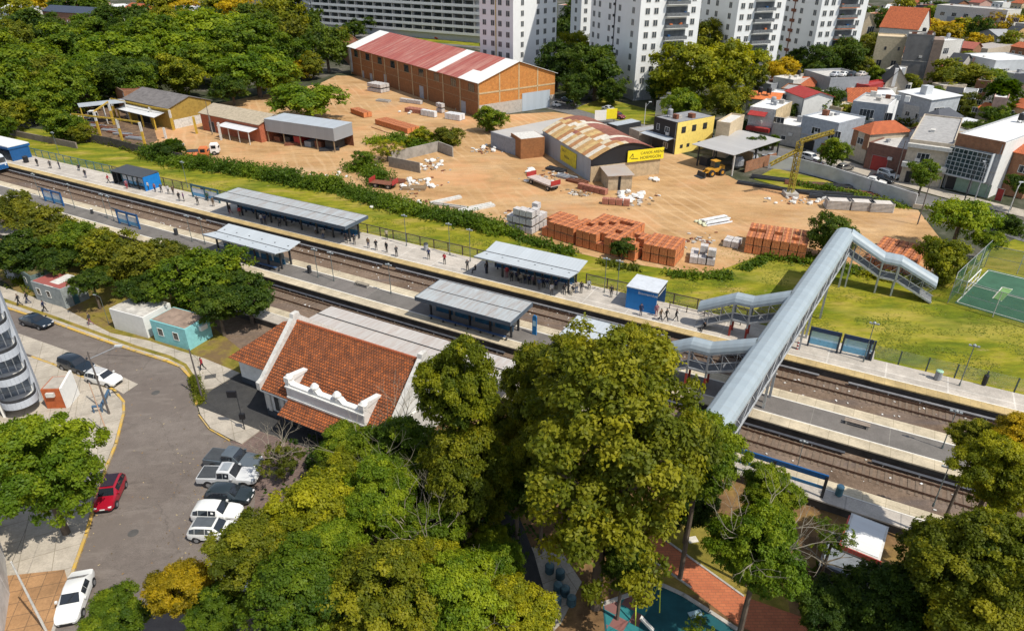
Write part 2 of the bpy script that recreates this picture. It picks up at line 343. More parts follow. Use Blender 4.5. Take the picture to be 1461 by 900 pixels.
# lawn along the line and up to the sports court
surf('lawn', [tuple(W(-260,4))[:2], tuple(W(170,4))[:2]] + PX([(1900,560),(1600,400),(1461,335),(1325,395),(1225,385),(1130,368),(1090,362),(1010,392),(870,372),(700,330),(530,285),(430,262),(300,232),(120,192),(0,178),(-300,120)]), -.02, M['grass'])
surf('yard_ground', PX([(120,192),(300,232),(430,262),(530,285),(700,330),(870,372),(1010,392),(1090,362),(1180,372),(1325,395),(1345,345),(1310,300),(1180,282),(1120,268),(1060,262),(990,225),(930,205),(860,170),(790,160),(700,165),(680,140),(560,110),(480,108),(455,120),(300,150),(215,170),(110,150)]), 0, M['sand'])
surf('embankment', [tuple(W(-260,-30))[:2], tuple(W(170,-30))[:2], tuple(W(170,5))[:2], tuple(W(-260,5))[:2]], .005, M['ballast'])
surf('park_ground', PX([(380,640),(480,560),(740,560),(1000,650),(1160,720),(1700,900)]) + PX([(1700,1500),(200,1500),(300,760)]), .01, M['dirt'])
surf('verge', PX([(0,395),(0,330),(90,330),(260,430),(345,500),(345,560),(290,513),(243,498),(212,488),(158,477),(87,440),(25,418)]), .012, layered(M['dryg'],'hut_verge',[('n',.3,(1,1,1),0,.45,.6,(.13,.085,.05),.8)]))
surf('scrap_ground', PX([(95,160),(175,150),(215,168),(225,200),(205,214),(165,207),(120,198)]), .02, groundmat('scrap_ground',[(.3,(.10,.065,.045)),(.5,(.19,.125,.08)),(.7,(.30,.19,.11))],.5,2,k=.4))
surf('weedy_ground', PX([(1105,240),(1180,258),(1240,278),(1303,298),(1240,296),(1180,284),(1120,268),(1075,256)]), .02, M['grass'])
# streets of the foreground
road_px = [(-200,372),(25,446),(77,462),(143,486),(194,503),(238,517),(258,525),(273,541),(280,559),(281,578),(284,593),(299,614),(327,630),(352,640),(372,700),(345,900),(330,1150),(20,1150),(70,925),(102,826),(125,762),(143,698),(153,668),(167,634),(179,590),(178,573),(163,556),(138,546),(107,533),(77,520),(46,509),(-200,430)]
surf('road', PX(road_px), .016, M['asphalt'])
surf('parking_strip', PX([(-60,445),(33,478),(95,500),(197,548),(176,562),(163,554),(138,544),(107,531),(77,518),(46,507),(-60,470)]), .024, M['walk'])
surf('parking_lot', PX([(352,640),(327,630),(371,614),(420,600),(500,640),(470,900),(345,900),(365,700)]), .020, M['paver'])
surf('driveway', PX([(344,532),(304,555),(281,575),(281,580),(371,615),(470,650),(480,560)]), .03, M['asphalt_d'])
def walk(name, pts, m, h=.13):
    o = MB(); P = PX(pts); n = len(P); A = sum(P[i][0]*P[(i+1)%n][1]-P[(i+1)%n][0]*P[i][1] for i in range(n))
    if A < 0: P = P[::-1]
    o.prism(P, -.02, h); ob = o.build(name, m)
    import bmesh
    bm = bmesh.new(); bm.from_mesh(ob.data); bmesh.ops.triangulate(bm, faces=bm.faces[:]); bm.to_mesh(ob.data); bm.free()
    return tag(ob, None, None, None, 'structure')
walk('sidewalk', [(-200,366),(25,443),(77,460),(143,484),(194,501),(238,515),(260,524),(275,541),(281,557),(304,555),(342,533),(291,512),(243,497),(212,487),(158,476),(87,438),(25,417),(-200,345)], M['walk'])
walk('sidewalk', [(283,581),(286,592),(301,612),(329,627),(345,634),(371,615)], M['walk'])
walk('sidewalk', [(-200,434),(46,511),(77,522),(107,535),(136,548),(160,558),(174,573),(175,590),(163,634),(149,668),(139,698),(121,762),(98,826),(66,925),(10,1150),(-300,1150),(-300,420)], M['walk'])
surf('paving', PX([(-40,826),(92,812),(96,826),(78,892),(60,960),(-60,960)], .14), .137, M['walk_o'])
def kerb(pts, m, wdt=.22, h=.15, nm='kerb'):
    o = MB(); P = [G(a, b) for a, b in pts]
    for a, b in zip(P, P[1:]):
        e = (b-a).normalized()*.05; o.bar(Vector((a.x,a.y,h/2))-e, Vector((b.x,b.y,h/2))+e, wdt, h)
    return tag(o.build(nm, m), None, None, None, 'structure')
kerb([(-200,370),(25,445),(77,461),(143,485),(194,502),(238,516),(258,524),(273,540),(280,558),(281,577)], M['kerb_y'], .3, .17)
kerb([(46,510),(77,521),(107,534),(138,547),(163,557),(177,574),(177,590),(166,634),(152,668),(142,698),(124,762),(101,826)], M['kerb_y'], .24, .17)
kerb([(284,593),(299,613),(327,629)], M['kerb_y'], .14, .16)
kerb([(101,826),(69,925),(20,1100)], M['conc'], .24, .16)
# ochre verge strip with planting just behind the north kerb
surf('kerb_verge', PX([(-100,395),(25,437),(77,455),(143,479),(194,497),(240,511),(262,522),(276,541),(281,557),(284,556),(280,540),(266,519),(243,507),(196,493),(145,475),(79,451),(27,433),(-100,388)], .135), .137, M['dryg'])
# background streets
surf('side_street', PX([(1060,205),(1120,212),(1160,222),(1240,250),(1310,274),(1400,298),(1560,345),(1560,385),(1460,345),(1390,322),(1312,296),(1235,270),(1150,240),(1110,225),(1060,215)]), .02, M['street'])
surf('pavement', PX([(1150,212),(1240,240),(1350,272),(1461,300),(1461,310),(1350,283),(1240,252),(1150,222)]), .03, M['walk'])
surf('avenue', PX([(560,36),(700,46),(800,60),(820,85),(700,70),(560,60),(470,52),(470,36)]), .02, M['street'])
surf('cross_street', PX([(700,120),(790,140),(860,160),(940,185),(1000,200),(960,200),(900,195),(820,165),(720,140)]), .024, M['street'])
surf('tower_lawn', PX([(820,155),(860,140),(960,165),(940,180),(880,172)]), .035, M['grass'])
surf('avenue_median', PX([(560,50),(700,62),(700,68),(560,56)]), .04, M['grass'])
# the park on the near side
surf('park_lawn', PX([(900,790),(960,745),(1110,740),(1130,900),(1010,850),(975,847),(924,832),(880,850)]), .02, M['dryg'])
surf('brick_path', PX([(905,770),(935,762),(1060,850),(1200,900),(1200,960),(1050,890),(985,840)]), .03, bricks((.55,.17,.07),(.48,.14,.06),(.32,.12,.06),.5,.25,'xy',ms=.02,big=.25,name='red_path_bricks'))
surf('park_path', PX([(690,720),(740,735),(762,790),(782,862),(800,960),(742,960),(728,800)]), .026, M['asphalt_d'])
surf('park_pavement', PX([(755,780),(800,785),(830,830),(800,890),(790,900),(782,862),(762,790)]), .022, M['walk'])
def checker():
    m, n, b = newmat('playground_rubber'); t = N(n, 'TexChecker'); lnk(n, coords(n, R(33), world=True), t.inputs[0]); t.inputs['Scale'].default_value = .95
    t.inputs[1].default_value = (.02,.17,.18,1); t.inputs[2].default_value = (.24,.09,.075,1); f = noise_(n, coords(n, world=True), .35, 3)
    msk = ramp(n, f, [(.35,(0,0,0)), (.75,(.35,)*3)])
    lnk(n, mix(n, msk, t.outputs[0], (.012,.12,.14)), b.inputs['Base Color']); b.inputs['Roughness'].default_value = .9; return m
surf('playground_surface', PX([(860,862),(898,849),(924,834),(947,837),(975,850),(1011,873),(1060,905),(1060,980),(870,980)]), .034, plain((.010,.085,.10),.9,var=.3,sc=.5))
surf('playground_tiles', PX([(862,863),(897,851),(921,838),(932,860),(912,890),(905,960),(872,960)]), .04, checker())
kerb([(860,862),(898,849),(924,833),(947,836),(975,849),(1011,872),(1060,904)], M['conc'], .3, .14, 'playground_kerb')
kerb([(921,792),(985,838)], M['conc'], .16, .1, 'path_edging'); kerb([(950,771),(1060,850)], M['conc'], .16, .1, 'path_edging')
# ================================================================ THE RAILWAY
def railbox(o, s0, s1, t0, t1, z0, z1, m=0): o.box(s0, t0, z0, s1, t1, z1, m)
def rthing(name, label, cat, group=None, s=0, t=0, z=0):
    return empty(name, W(s, t, z), RA, label, cat, group)
def track(tc, label):
    r = rthing('railway_track', label, 'railway track', 'railway tracks'); 
    for d in (-.838, .838):
        o = MB(); o.box(-260, tc+d-.036, .10, 170, tc+d+.036, .24); o.box(-260, tc+d-.07, .09, 170, tc+d+.07, .12); o.build('rail', M['railm'], r)
    o = MB(); rnd = random.Random(int(tc*10))
    k = -259.7
    while k < 170:
        if k > -170: o.box(k-.12, tc-1.35+rnd.uniform(-.03,.03), -.05, k+.12, tc+1.35+rnd.uniform(-.03,.03), .045+rnd.uniform(-.012,.012))
        k += .62
    x = o.build('sleepers', plain((.17,.125,.09), .9, var=.3, sc=3), r); x['kind'] = 'stuff'
    return r
M['railm'] = plain((.13,.075,.05), .5, .4, var=.3, sc=2)
M['railtop'] = plain((.5,.5,.5), .3, .8, var=.1)
track(-1.35, 'railway track beside the long passenger platform next to the lawn')
track(-14.2, 'railway track between the island platform and the station building')
# third rails under their covers, in lengths with gaps
def cover(segs, t, lab):
    for i, (a, b) in enumerate(segs):
        r = rthing('third_rail_cover', lab[i], 'third rail', 'third rail covers', a, t)
        L = b-a; o = MB(); o.ext([(-.16,.30),(-.16,.38),(-.08,.44),(.08,.44),(.16,.38),(.16,.30)], 'x', 0, L); o.build('cover', plain((.20,.20,.21) if t > -5 else (.07,.075,.09), .5, var=.3), r)
        o = MB(); o.box(.1,-.04,.16,L-.1,.04,.27); o.build('conductor', M['railm'], r)
        o = MB(); k = 1
        while k < L: o.box(k-.05,-.12,0,k+.05,.12,.3); k += 3
        x = o.build('brackets', M['white_old'], r); x['kind'] = 'stuff'
cover([(-150,-62),(-60,-22),(-19.5,22),(24,39),(42,130)], .0, ['grey third rail cover below the platform at the train end','grey third rail cover below the long shelter with grey roof','grey third rail cover opposite the blue kiosk','grey third rail cover under the footbridge','grey third rail cover opposite the glass shelter panels'])
cover([(-150,-40),(-38,6),(24,42.9),(45.2,130)], -12.75, ['black third rail cover beside the blue framed benches','black third rail cover opposite the station awning','black third rail cover passing under the footbridge','black third rail cover past the stone bench'])
PZ = 1.0
def platform(name, t0, t1, strips, label, s0=-260, s1=170):
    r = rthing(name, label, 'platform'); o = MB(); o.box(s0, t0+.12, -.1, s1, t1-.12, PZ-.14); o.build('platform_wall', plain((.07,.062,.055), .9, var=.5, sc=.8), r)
    for i, (a, b, m, nm) in enumerate(strips):
        o = MB(); o.box(s0, a, PZ-.14, s1, b, PZ); o.build(nm, m, r)
    return r
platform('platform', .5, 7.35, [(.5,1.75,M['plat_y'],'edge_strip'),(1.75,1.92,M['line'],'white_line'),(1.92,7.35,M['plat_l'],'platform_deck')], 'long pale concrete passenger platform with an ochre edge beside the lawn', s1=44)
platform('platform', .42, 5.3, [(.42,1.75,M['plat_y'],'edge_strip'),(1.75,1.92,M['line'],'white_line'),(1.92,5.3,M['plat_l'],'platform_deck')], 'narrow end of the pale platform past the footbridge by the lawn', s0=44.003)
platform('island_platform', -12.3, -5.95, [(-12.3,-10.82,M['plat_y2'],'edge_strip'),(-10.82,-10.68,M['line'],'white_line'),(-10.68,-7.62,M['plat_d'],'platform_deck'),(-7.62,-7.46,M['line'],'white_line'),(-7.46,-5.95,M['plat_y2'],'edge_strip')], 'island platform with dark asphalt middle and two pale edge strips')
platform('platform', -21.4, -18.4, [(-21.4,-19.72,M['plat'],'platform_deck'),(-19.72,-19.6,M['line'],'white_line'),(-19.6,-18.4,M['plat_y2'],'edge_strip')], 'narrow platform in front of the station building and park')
# ---- lamps
def lamp_mesh(hh, arm=0, dark=True):
    r = empty('street_lamp', (0,0,0)); m = plain((.16,.19,.19), .5, .3) if dark else M['white']
    o = MB(); o.tube((0,0,0),(0,0,.35),.09,.09); o.tube((0,0,.35),(0,0,hh),.055,.038); 
    if arm: o.tube((0,0,hh-.05),(arm*.5,0,hh+.25),.032); o.tube((arm*.5,0,hh+.25),(arm,0,hh+.3),.03)
    o.build('pole', m, r)
    o = MB(); 
    if arm: o.box(arm-.3,-.12,hh+.24,arm+.35,.12,hh+.36)
    else: o.lathe([(.05,0),(.17,.04),(.18,.1),(.08,.18),(.03,.22)], 10, (0,0,hh)); o.box(-.42,-.05,hh-.12,.42,.05,hh-.04); o.box(-.5,-.09,hh-.1,-.26,.09,hh+.04); o.box(.26,-.09,hh-.1,.5,.09,hh+.04)
    o.build('lamp_head', plain((.30,.33,.34), .4), r); return r
lampP = lamp_mesh(4.3); lampT = lamp_mesh(5.0); lampA = lamp_mesh(6.0, 1.4)
lampP['category'] = lampT['category'] = lampA['category'] = 'lamp post'
for px, py, l in [(57.6,281,'lamp post at the end of the two blue framed benches'),(107,297,'lamp post just past the blue framed bench near the train'),(154,312,'lamp post directly before the second blue framed bench'),(163,315,'shorter grey pole touching the second blue framed bench'),
    (274.5,345,'first of two lamp posts before the grey island shelter by the trees'),(293,349,'second lamp post at the corner of the grey island shelter by the trees'),(454,396,'lamp post nearest the litter bin on the island platform'),(476.5,401,'lamp post beside the first painted joint on the island platform'),(558,419,'twin headed lamp post by the bench before the large island shelter'),(1344,639.5,'lamp post past the stone bench near the leafy tree')]:
    place(lampP, USED, G(px, py, PZ), RA, label=l, group='lamp posts on the platforms')
for px, py, l in [(85,222,'lamp post behind the litter bin by the train'),(268,268,'pole behind the dark roofed shelter'),(580,351,'lamp post behind the waiting passengers between shelters'),(642,364,'tall green lamp post left of the bright grey shelter'),(671,373,'thin lamp post touching the bright grey shelter'),(862,417.5,'first of two posts between bright shelter and blue kiosk'),(880,421,'second post right against the blue kiosk'),(1231.6,516,'lamp post with white boxes beside the glass panels'),(1368.6,550,'lamp post past the green topped litter bin')]:
    place(lampT, USED, G(px, py, PZ), RA, label=l, group='lamp posts on the platforms')
place(lampP, USED, G(1137,668,PZ), RA, sc=.72, label='lamp post with square white head over the near track', group='lamp posts on the platforms')
place(lampP, USED, G(1331,722,PZ), RA, label='lamp post between the white roofed hut and the near track', group='lamp posts on the platforms')
place(lampA, USED, G(155,461,0), R(160), sc=.62, label='white street lamp before the white container hut', group='street lamps by the road')
# ---- fences behind the long platform
def fence(name, s0, s1, t, label, step, hh, m, mesh, rail=True):
    r = rthing(name, label, 'fence', 'platform fences', s0, t, 0); L = s1-s0
    k = 0; first = None
    while k <= L+.01:
        if first is None: o = MB(); o.box(-.07,-.05,0,.07,.05,hh); first = o.build('post', m, r)
        else: c = first.copy(); C.objects.link(c); c.parent = r; c.location = (k,0,0)
        k += step
    if rail:
        o = MB(); o.box(0,-.05,hh-.12,L,.05,hh-.02); o.build('top_rail', m, r); o = MB(); o.box(0,-.03,PZ+.15,L,.03,PZ+.2); o.build('bottom_rail', m, r)
    o = MB(); o.add([(0,.06,PZ+.1),(L,.06,PZ+.1),(L,.06,hh),(0,.06,hh)], [(0,1,2,3)]); o.build('wire_mesh', mesh, r)
BR = plain((.085,.062,.052), .6, var=.3)
fence('platform_fence', -128, -96, 7.5, 'blue grey mesh fence behind the platform near the train', 2.6, 2.7, plain((.07,.16,.19), .6), M['net'])
fence('platform_fence', -96, -63, 7.5, 'dark mesh fence behind the dark roofed shelter', 2.6, 2.7, BR, M['net'])
fence('platform_fence', -62, -6.5, 7.5, 'brown railed fence behind the passengers between the two shelters', 2.6, 2.5, BR, M['net'])
fence('platform_fence', 7.6, 35, 7.5, 'brown railed fence from bright shelter past the blue kiosk', 3.1, 2.5, BR, M['net'])
fence('platform_fence', 41, 100, 5.5, 'green grey mesh fence behind the platform past the glass panels', 2.75, 2.7, plain((.06,.085,.08), .6), M['net'], False)
# ---- shelters
def shelter(s0, s1, t0, t1, zr, label, style, posts, m_roof, back='far'):
    r = rthing('platform_shelter', label, 'shelter', 'platform shelters', s0, (t0+t1)/2, 0); L = s1-s0; h = (t1-t0)/2
    o = MB()
    if style == 'butterfly':
        o.ext([(-h,zr+.02),(0,zr-.42),(h,zr),(h,zr-.10),(0,zr-.52),(-h,zr-.08)][::-1], 'x', 0, L)
        ro = o.build('roof', m_roof, r); o = MB(); o.box(0,-.06,zr-.415,L,.06,zr-.37); o.build('gutter', M['dark'], r)
        o = MB(); o.ext([(-h-.02,zr-.03),(-h-.02,zr-.20),(-h+.1,zr-.20),(-h+.1,zr-.12)], 'x', .02, L-.02); o.build('fascia', M['grey'], r)
    else:
        o.box(0,-h,zr-.12,L,h,zr); ro = o.build('roof', m_roof, r)
        o = MB(); o.box(-.06,-h-.06,zr-.5,L+.06,-h,zr+.03); o.box(-.06,h,zr-.5,L+.06,h+.06,zr+.03); o.box(-.06,-h,zr-.5,0,h,zr+.03); o.box(L,-h,zr-.5,L+.06,h,zr+.03)
        o.build('fascia', plain((.085,.11,.14), .5, var=.2), r)
        o = MB(); o.box(.1,-.05,zr,L-.1,.05,zr+.04); o.build('ridge_joint', M['dark'], r)
    n = posts; first = None; yb = h*.45 if back == 'far' else -h*.45
    for i in range(n):
        x = .9 + (L-1.8)*i/(n-1)
        for y in ((yb, -h*.35) if back == 'far' else (.9, -.9)):
            if first is None: q = MB(); q.box(-.12,-.1,PZ,.12,.1,zr-.25); first = q.build('post', M['dark'], r); first.location = (x,y,0)
            else: c = first.copy(); C.objects.link(c); c.parent = r; c.location = (x,y,0)
    # back screens with a light strip and blue lower panel
    for i in range(n-1):
        x0 = .9+(L-1.8)*i/(n-1)+.2; x1 = .9+(L-1.8)*(i+1)/(n-1)-.2; y = yb if back == 'far' else 0
        q = MB(); q.box(x0,y-.03,PZ+.25,x1,y+.03,PZ+1.1); q.build('lower_panel', plain((.03,.13,.24), .5), r)
        q = MB(); q.box(x0,y-.025,PZ+1.14,x1,y+.025,PZ+2.1); q.build('upper_panel', plain((.30,.34,.36), .5) , r)
    # long bench
    q = MB(); q.box(1.2,yb-.75,PZ+.42,L-1.2,yb-.35,PZ+.48); q.build('bench_seat', plain((.04,.09,.2), .5), r)
    q = MB()
    for i in range(int(L/1.8)): q.box(1.5+i*1.8,yb-.7,PZ,1.58+i*1.8,yb-.4,PZ+.42)
    q.build('bench_supports', M['dark'], r)
    return r
RB = sheet((.40,.43,.44), (.27,.20,.16), rib=.5, axis='x', stain=.95, patch=1.3, name='worn_roof_sheet')
RBl = sheet((.47,.51,.54), (.40,.41,.41), rib=.5, axis='x', stain=.35, patch=1.3, name='clean_roof_sheet')
shelter(-7.0, 6.4, -12.1, -6.6, 4.2, 'large flat grey shelter with dark fascia on the island platform', 'flat', 5, RB, 'mid')
shelter(-7.0, 7.5, 1.7, 7.9, 4.25, 'bright grey winged shelter full of waiting people beside the blue kiosk', 'butterfly', 6, RBl)
shelter(-46.8, -31.9, -10.85, -5.9, 4.2, 'bright grey winged shelter on the island platform behind the trees', 'butterfly', 6, RBl, 'mid')
shelter(-59.0, -30.0, 1.6, 7.0, 4.25, 'longest grey flat shelter with stained roof and dark fascia', 'flat', 9, RB)
shelter(12.5, 22.0, -12.1, -6.8, 4.2, 'pale shelter roof peeping out between the big tree and footbridge', 'flat', 5, RBl, 'mid')
# dark roofed shelter with a blue end wall
s0, t0 = ST(203,272,PZ); s1, t1 = ST(255,283,PZ)
r = rthing('platform_shelter', 'small dark corrugated roof shelter with blue end wall', 'shelter', 'platform shelters', -90.2, 5.2)
o = MB(); o.ext([(-1.8,3.7),(2.0,3.95),(2.0,3.85),(-1.8,3.6)][::-1], 'x', 0, 9.5); o.build('roof', sheet((.05,.052,.055), rib=.5, axis='x', stain=.2), r)
o = MB(); o.box(9.3,-1.5,PZ,9.5,1.9,3.7); o.build('end_wall', M['bluek'], r); o = MB(); o.box(0,1.8,PZ,9.3,1.9,3.7); o.build('back_wall', M['dark'], r); o = MB(); o.box(0,-1.5,PZ,.12,1.8,3.7); o.build('end_wall', M['dark'], r)
for k in range(3): o = MB(); o.box(-.07,-.07,PZ,.07,.07,3.55); x = o.build('post', M['dark'], r); x.location = (1.5+3*k,-1.4,0)
# shelter roof at the far end, by the train
r = rthing('platform_shelter', 'white roofed blue shelter behind the train front', 'shelter', 'platform shelters', -142, 4.8)
o = MB(); o.box(0,-2.2,4.0,19,2.2,4.2); o.build('roof', M['white'], r); o = MB(); o.box(0,-2.25,3.5,19.05,2.25,4.0); o.build('fascia', M['blue'], r); o = MB(); o.box(18.7,-2,PZ,18.9,2,3.5); o.build('end_wall', M['blue'], r)
o = MB(); o.box(0,1.9,PZ,18.7,2.0,3.5); o.build('back_wall', M['blue'], r)
# ---- blue kiosk with lettering
def letters(txt, size, m, parent, loc, rot, name='lettering', th=.01, ax='LEFT'):
    cu = bpy.data.curves.new(name, 'FONT'); cu.body = txt; cu.size = size; cu.extrude = th; cu.align_x = ax; cu.space_character = 1.05
    tmp = bpy.data.objects.new('tmp', cu); C.objects.link(tmp); dg = bpy.context.evaluated_depsgraph_get()
    me = bpy.data.meshes.new_from_object(tmp.evaluated_get(dg)); bpy.data.objects.remove(tmp)
    me.materials.clear(); me.materials.append(m)
    o = bpy.data.objects.new(name, me); C.objects.link(o); o.parent = parent; o.location = loc; o.rotation_euler = rot; return o
s0, t0 = ST(892,438.5,PZ); s1, t1 = ST(933.3,450.8,PZ)
KS, KT, KL = s0, t0, s1-s0
r = rthing('ticket_kiosk', 'bright blue box kiosk with white roof on the platform', 'kiosk', None, KS, KT)
KH = 4.0; KD = 3.9
o = MB(); o.box(0,0,PZ,KL,.1,KH); o.build('front_wall', M['bluek'], r); o = MB(); o.box(0,.1,PZ,.1,KD,KH); o.build('side_wall', M['bluek'], r); o = MB(); o.box(.1,KD-.1,PZ,KL,KD,KH); o.build('back_wall', M['blue'], r)
o = MB(); o.box(-.08,-.08,KH,KL+.08,KD+.08,KH+.12); o.build('roof', plain((.55,.58,.62), .5, var=.15), r)
o = MB(); o.box(KL-.08,.1,KH-.75,KL+.02,KD-.1,KH-.35); o.build('header_beam', M['dark'], r)
o = MB(); o.box(KL+.021,.5,KH-.6,KL+.04,KD-.5,KH-.52); o.build('light_strip', M['white'], r)
o = MB(); o.box(.4,KD-.9,PZ,KL-1.2,KD-.11,PZ+1.9); o.build('ticket_machine', M['dark'], r)
letters('Bienvenidos', .50, M['white'], r, (KL*.38, -.012, KH-.62), (R(90),0,0))
# ---- blue framed benches, sign frames
def frame_bench(px, py, label, n=2, L=5.4, arm=True, hh=2.5, m=M['blue'], top=False):
    s, t = ST(px, py, PZ); r = rthing('sign_frame', label, 'sign frame', 'blue sign frames on the platforms', s, t, 0)
    w = L/n
    for k in range(n+1): o = MB(); o.box(-.12,-.12,PZ,.12,.12,PZ+hh); x = o.build('post', m, r); x.location = (k*w,0,0)
    for k in range(n):
        o = MB(); o.box(k*w+.12,-.04,PZ+.35,(k+1)*w-.12,.04,PZ+.95); o.build('lower_panel', plain((.10,.32,.55), .4), r)
        o = MB(); o.box(k*w+.12,-.03,PZ+.98,(k+1)*w-.12,.03,PZ+1.85); o.build('poster_panel', plain((.55,.60,.66), .4, var=.3, sc=1.2), r)
    o = MB(); o.box(-.12,-.08,PZ+hh-.35,L+.12,.08,PZ+hh); o.build('header_board', m, r)
    if arm: o = MB(); o.box(-1.1,-.07,PZ+hh-.05,.6,.07,PZ+hh+.13); o.build('arm', plain((.05,.07,.09), .5), r)
    return r
frame_bench(65.5,287,'blue framed panel bench nearer the train on the island platform')
frame_bench(171,319,'second blue framed panel bench on the island platform', L=5.2)
frame_bench(177,262,'teal framed sign by the dark roofed shelter', n=2, L=6.5, arm=False, m=plain((.03,.10,.13), .5))
frame_bench(276,281,'teal framed sign touching the longest shelter', n=2, L=7, arm=False, m=plain((.03,.10,.13), .5))
s, t = ST(1152,493,PZ)
r = rthing('glass_panel_stand', 'wide dark framed stand of clear blue panels past the footbridge', 'sign frame', None, s, t)
for k in (0,3.1,3.5,6.2,6.6): o = MB(); o.box(-.1,-.1,PZ,.1,.1,PZ+2.6); x = o.build('post', plain((.02,.035,.06), .4), r); x.location = (k*1.02,0,0)
for a, b in ((.1,3.1),(3.6,6.6)):
    o = MB(); o.box(a,-.03,PZ+.4,b,.03,PZ+1.1); o.build('lower_panel', plain((.16,.40,.58), .3), r); o = MB(); o.box(a,-.05,PZ+2.1,b,.05,PZ+2.6); o.build('header_board', plain((.015,.04,.10), .35), r)
    o = MB(); o.box(a,-.015,PZ+1.12,b,.015,PZ+2.08); o.build('clear_panel', M['panel'], r)
s, t = ST(1040,690,PZ)
r = rthing('sign_frame', 'long blue topped sign frame on the platform by the park', 'sign frame', 'blue sign frames on the platforms', 33.3, -20.9)
for k in range(3): o = MB(); o.box(-.12,-.1,PZ,.12,.1,PZ+2.3); x = o.build('post', M['dark'], r); x.location = (k*4.2,0,0)
o = MB(); o.box(-.1,-.08,PZ+1.95,8.5,.08,PZ+2.45); o.build('header_board', M['blue'], r); o = MB(); o.box(.1,-.04,PZ+.9,8.3,.04,PZ+1.2); o.build('lower_panel', plain((.05,.2,.4), .4), r)
s, t = ST(762.5,477,PZ)
r = rthing('info_totem', 'bright blue information totem at the end of the island shelter', 'totem', None, s, t); o = MB(); o.ext([(-.28,PZ),(.28,PZ),(.28,PZ+2.4),(.14,PZ+2.62),(-.14,PZ+2.62),(-.28,PZ+2.4)], 'y', -.09, .09); o.build('column', plain((.01,.17,.42), .4, var=.5, sc=2), r)
o = MB(); o.box(-.2,-.105,PZ+1.2,.2,-.091,PZ+1.9); o.build('map_panel', plain((.35,.55,.65), .4), r)
# benches, bins
def bench(px, py, label, m):
    r = rthing('platform_bench', label, 'bench', 'backless benches on the island platform', *ST(px, py, PZ)); o = MB(); o.box(-1.15,-.28,PZ+.38,1.15,-.02,PZ+.45); o.box(-1.15,.04,PZ+.38,1.15,.28,PZ+.45); o.build('seat', m, r)
    for d in (-1,1): o = MB(); o.box(-.09,-.26,PZ,.09,.26,PZ+.38); x = o.build('leg', M['conc'], r); x.location = (d*.95,0,0)
bench(517,408,'backless bench between lamp posts before the large island shelter', plain((.30,.26,.20), .8)); bench(1222,607,'backless bench on bare asphalt past the footbridge', plain((.30,.24,.19), .8))
def bin_(px, py, label, body, top, h=1.0, rr=.3):
    r = empty('litter_bin', G(px, py, PZ), RA, label, 'litter bin', 'litter bins'); o = MB(); o.lathe([(rr*.8,0),(rr,.1),(rr,h-.1),(rr*.95,h-.06)], 12); o.build('drum', body, r); o = MB(); o.lathe([(rr*1.05,h-.08),(rr*1.05,h),(rr*.8,h+.08),(.03,h+.1)], 12); o.build('lid', top, r)
bin_(1337,541,'litter bin with pale green lid by the fence',M['grey'],plain((.35,.55,.38),.6),1.1,.36); bin_(608,357,'grey bin against the brown fence between shelters',M['grey'],M['dark'],1.1,.34)
bin_(252,335,'dark bin on the island platform before the winged shelter',M['dark'],M['dark']); bin_(442,389,'dark bin beside a lamp post on the island platform',M['dark'],M['dark']); bin_(132,305,'small dark bin between the two blue benches',M['dark'],M['white_old'],.9,.22)
bin_(1238,512,'black bin with white top beside the glass panels',M['black'],M['white'],1.0,.32); bin_(1403,549,'slim black bin hung against the mesh fence',M['black'],M['black'],1.2,.24); bin_(1196,706,'blue grey bin on the platform by the park',plain((.06,.16,.2),.5),plain((.2,.4,.5),.5),1.0,.3); bin_(38,232,'black bin beside the white roofed shelter',M['black'],M['dark'],1.3,.5)
# ---- footbridge
br = rthing('footbridge', 'long covered grey footbridge crossing all the tracks', 'footbridge')
BA = .102
def bx(t): return 31.3 + (t+21.4)*BA      # left side of the bridge
prof = [(-.06,0),(-.06,.28),(.16,.68),(.55,.95),(1.25,1.08),(1.95,.95),(2.34,.68),(2.56,.28),(2.56,0),(2.50,0),(2.50,.24),(2.28,.62),(1.90,.88),(1.25,1.0),(.6,.88),(.22,.62),(0,.24),(0,0)]
def loft(o, path, prof, side):
    """prof (across, up) carried along path of (point, across-direction)"""
    n = len(prof); vs = []
    for p, a in path: vs += [tuple(Vector(p) + Vector(a)*u + Vector((0,0,v))) for u, v in prof]
    fs = []
    for k in range(len(path)-1):
        for i in range(n): fs.append((k*n+i, k*n+(i+1)%n, (k+1)*n+(i+1)%n, (k+1)*n+i))
    fs += [tuple(range(n))[::-1], tuple(range((len(path)-1)*n, len(path)*n))]
    o.add(vs, fs, 0)
EZ = 7.0; DZ = 4.9
pth = [((bx(t), t, EZ), (1,0,0)) for t in np.linspace(-26, 27.2, 28)]
o = MB(); loft(o, pth, prof, 1); o.build('roof', M['bridge_roof'], br)
o = MB(); o.add([(bx(-26),-26,DZ),(bx(-26)+2.5,-26,DZ),(bx(27)+2.5,27,DZ),(bx(27),27,DZ),(bx(-26),-26,DZ-.35),(bx(-26)+2.5,-26,DZ-.35),(bx(27)+2.5,27,DZ-.35),(bx(27),27,DZ-.35)], [(0,1,2,3),(7,6,5,4),(0,4,5,1),(1,5,6,2),(2,6,7,3),(3,7,4,0)]); o.build('deck', M['grey'], br)
TR = plain((.48,.50,.52), .5, .2)
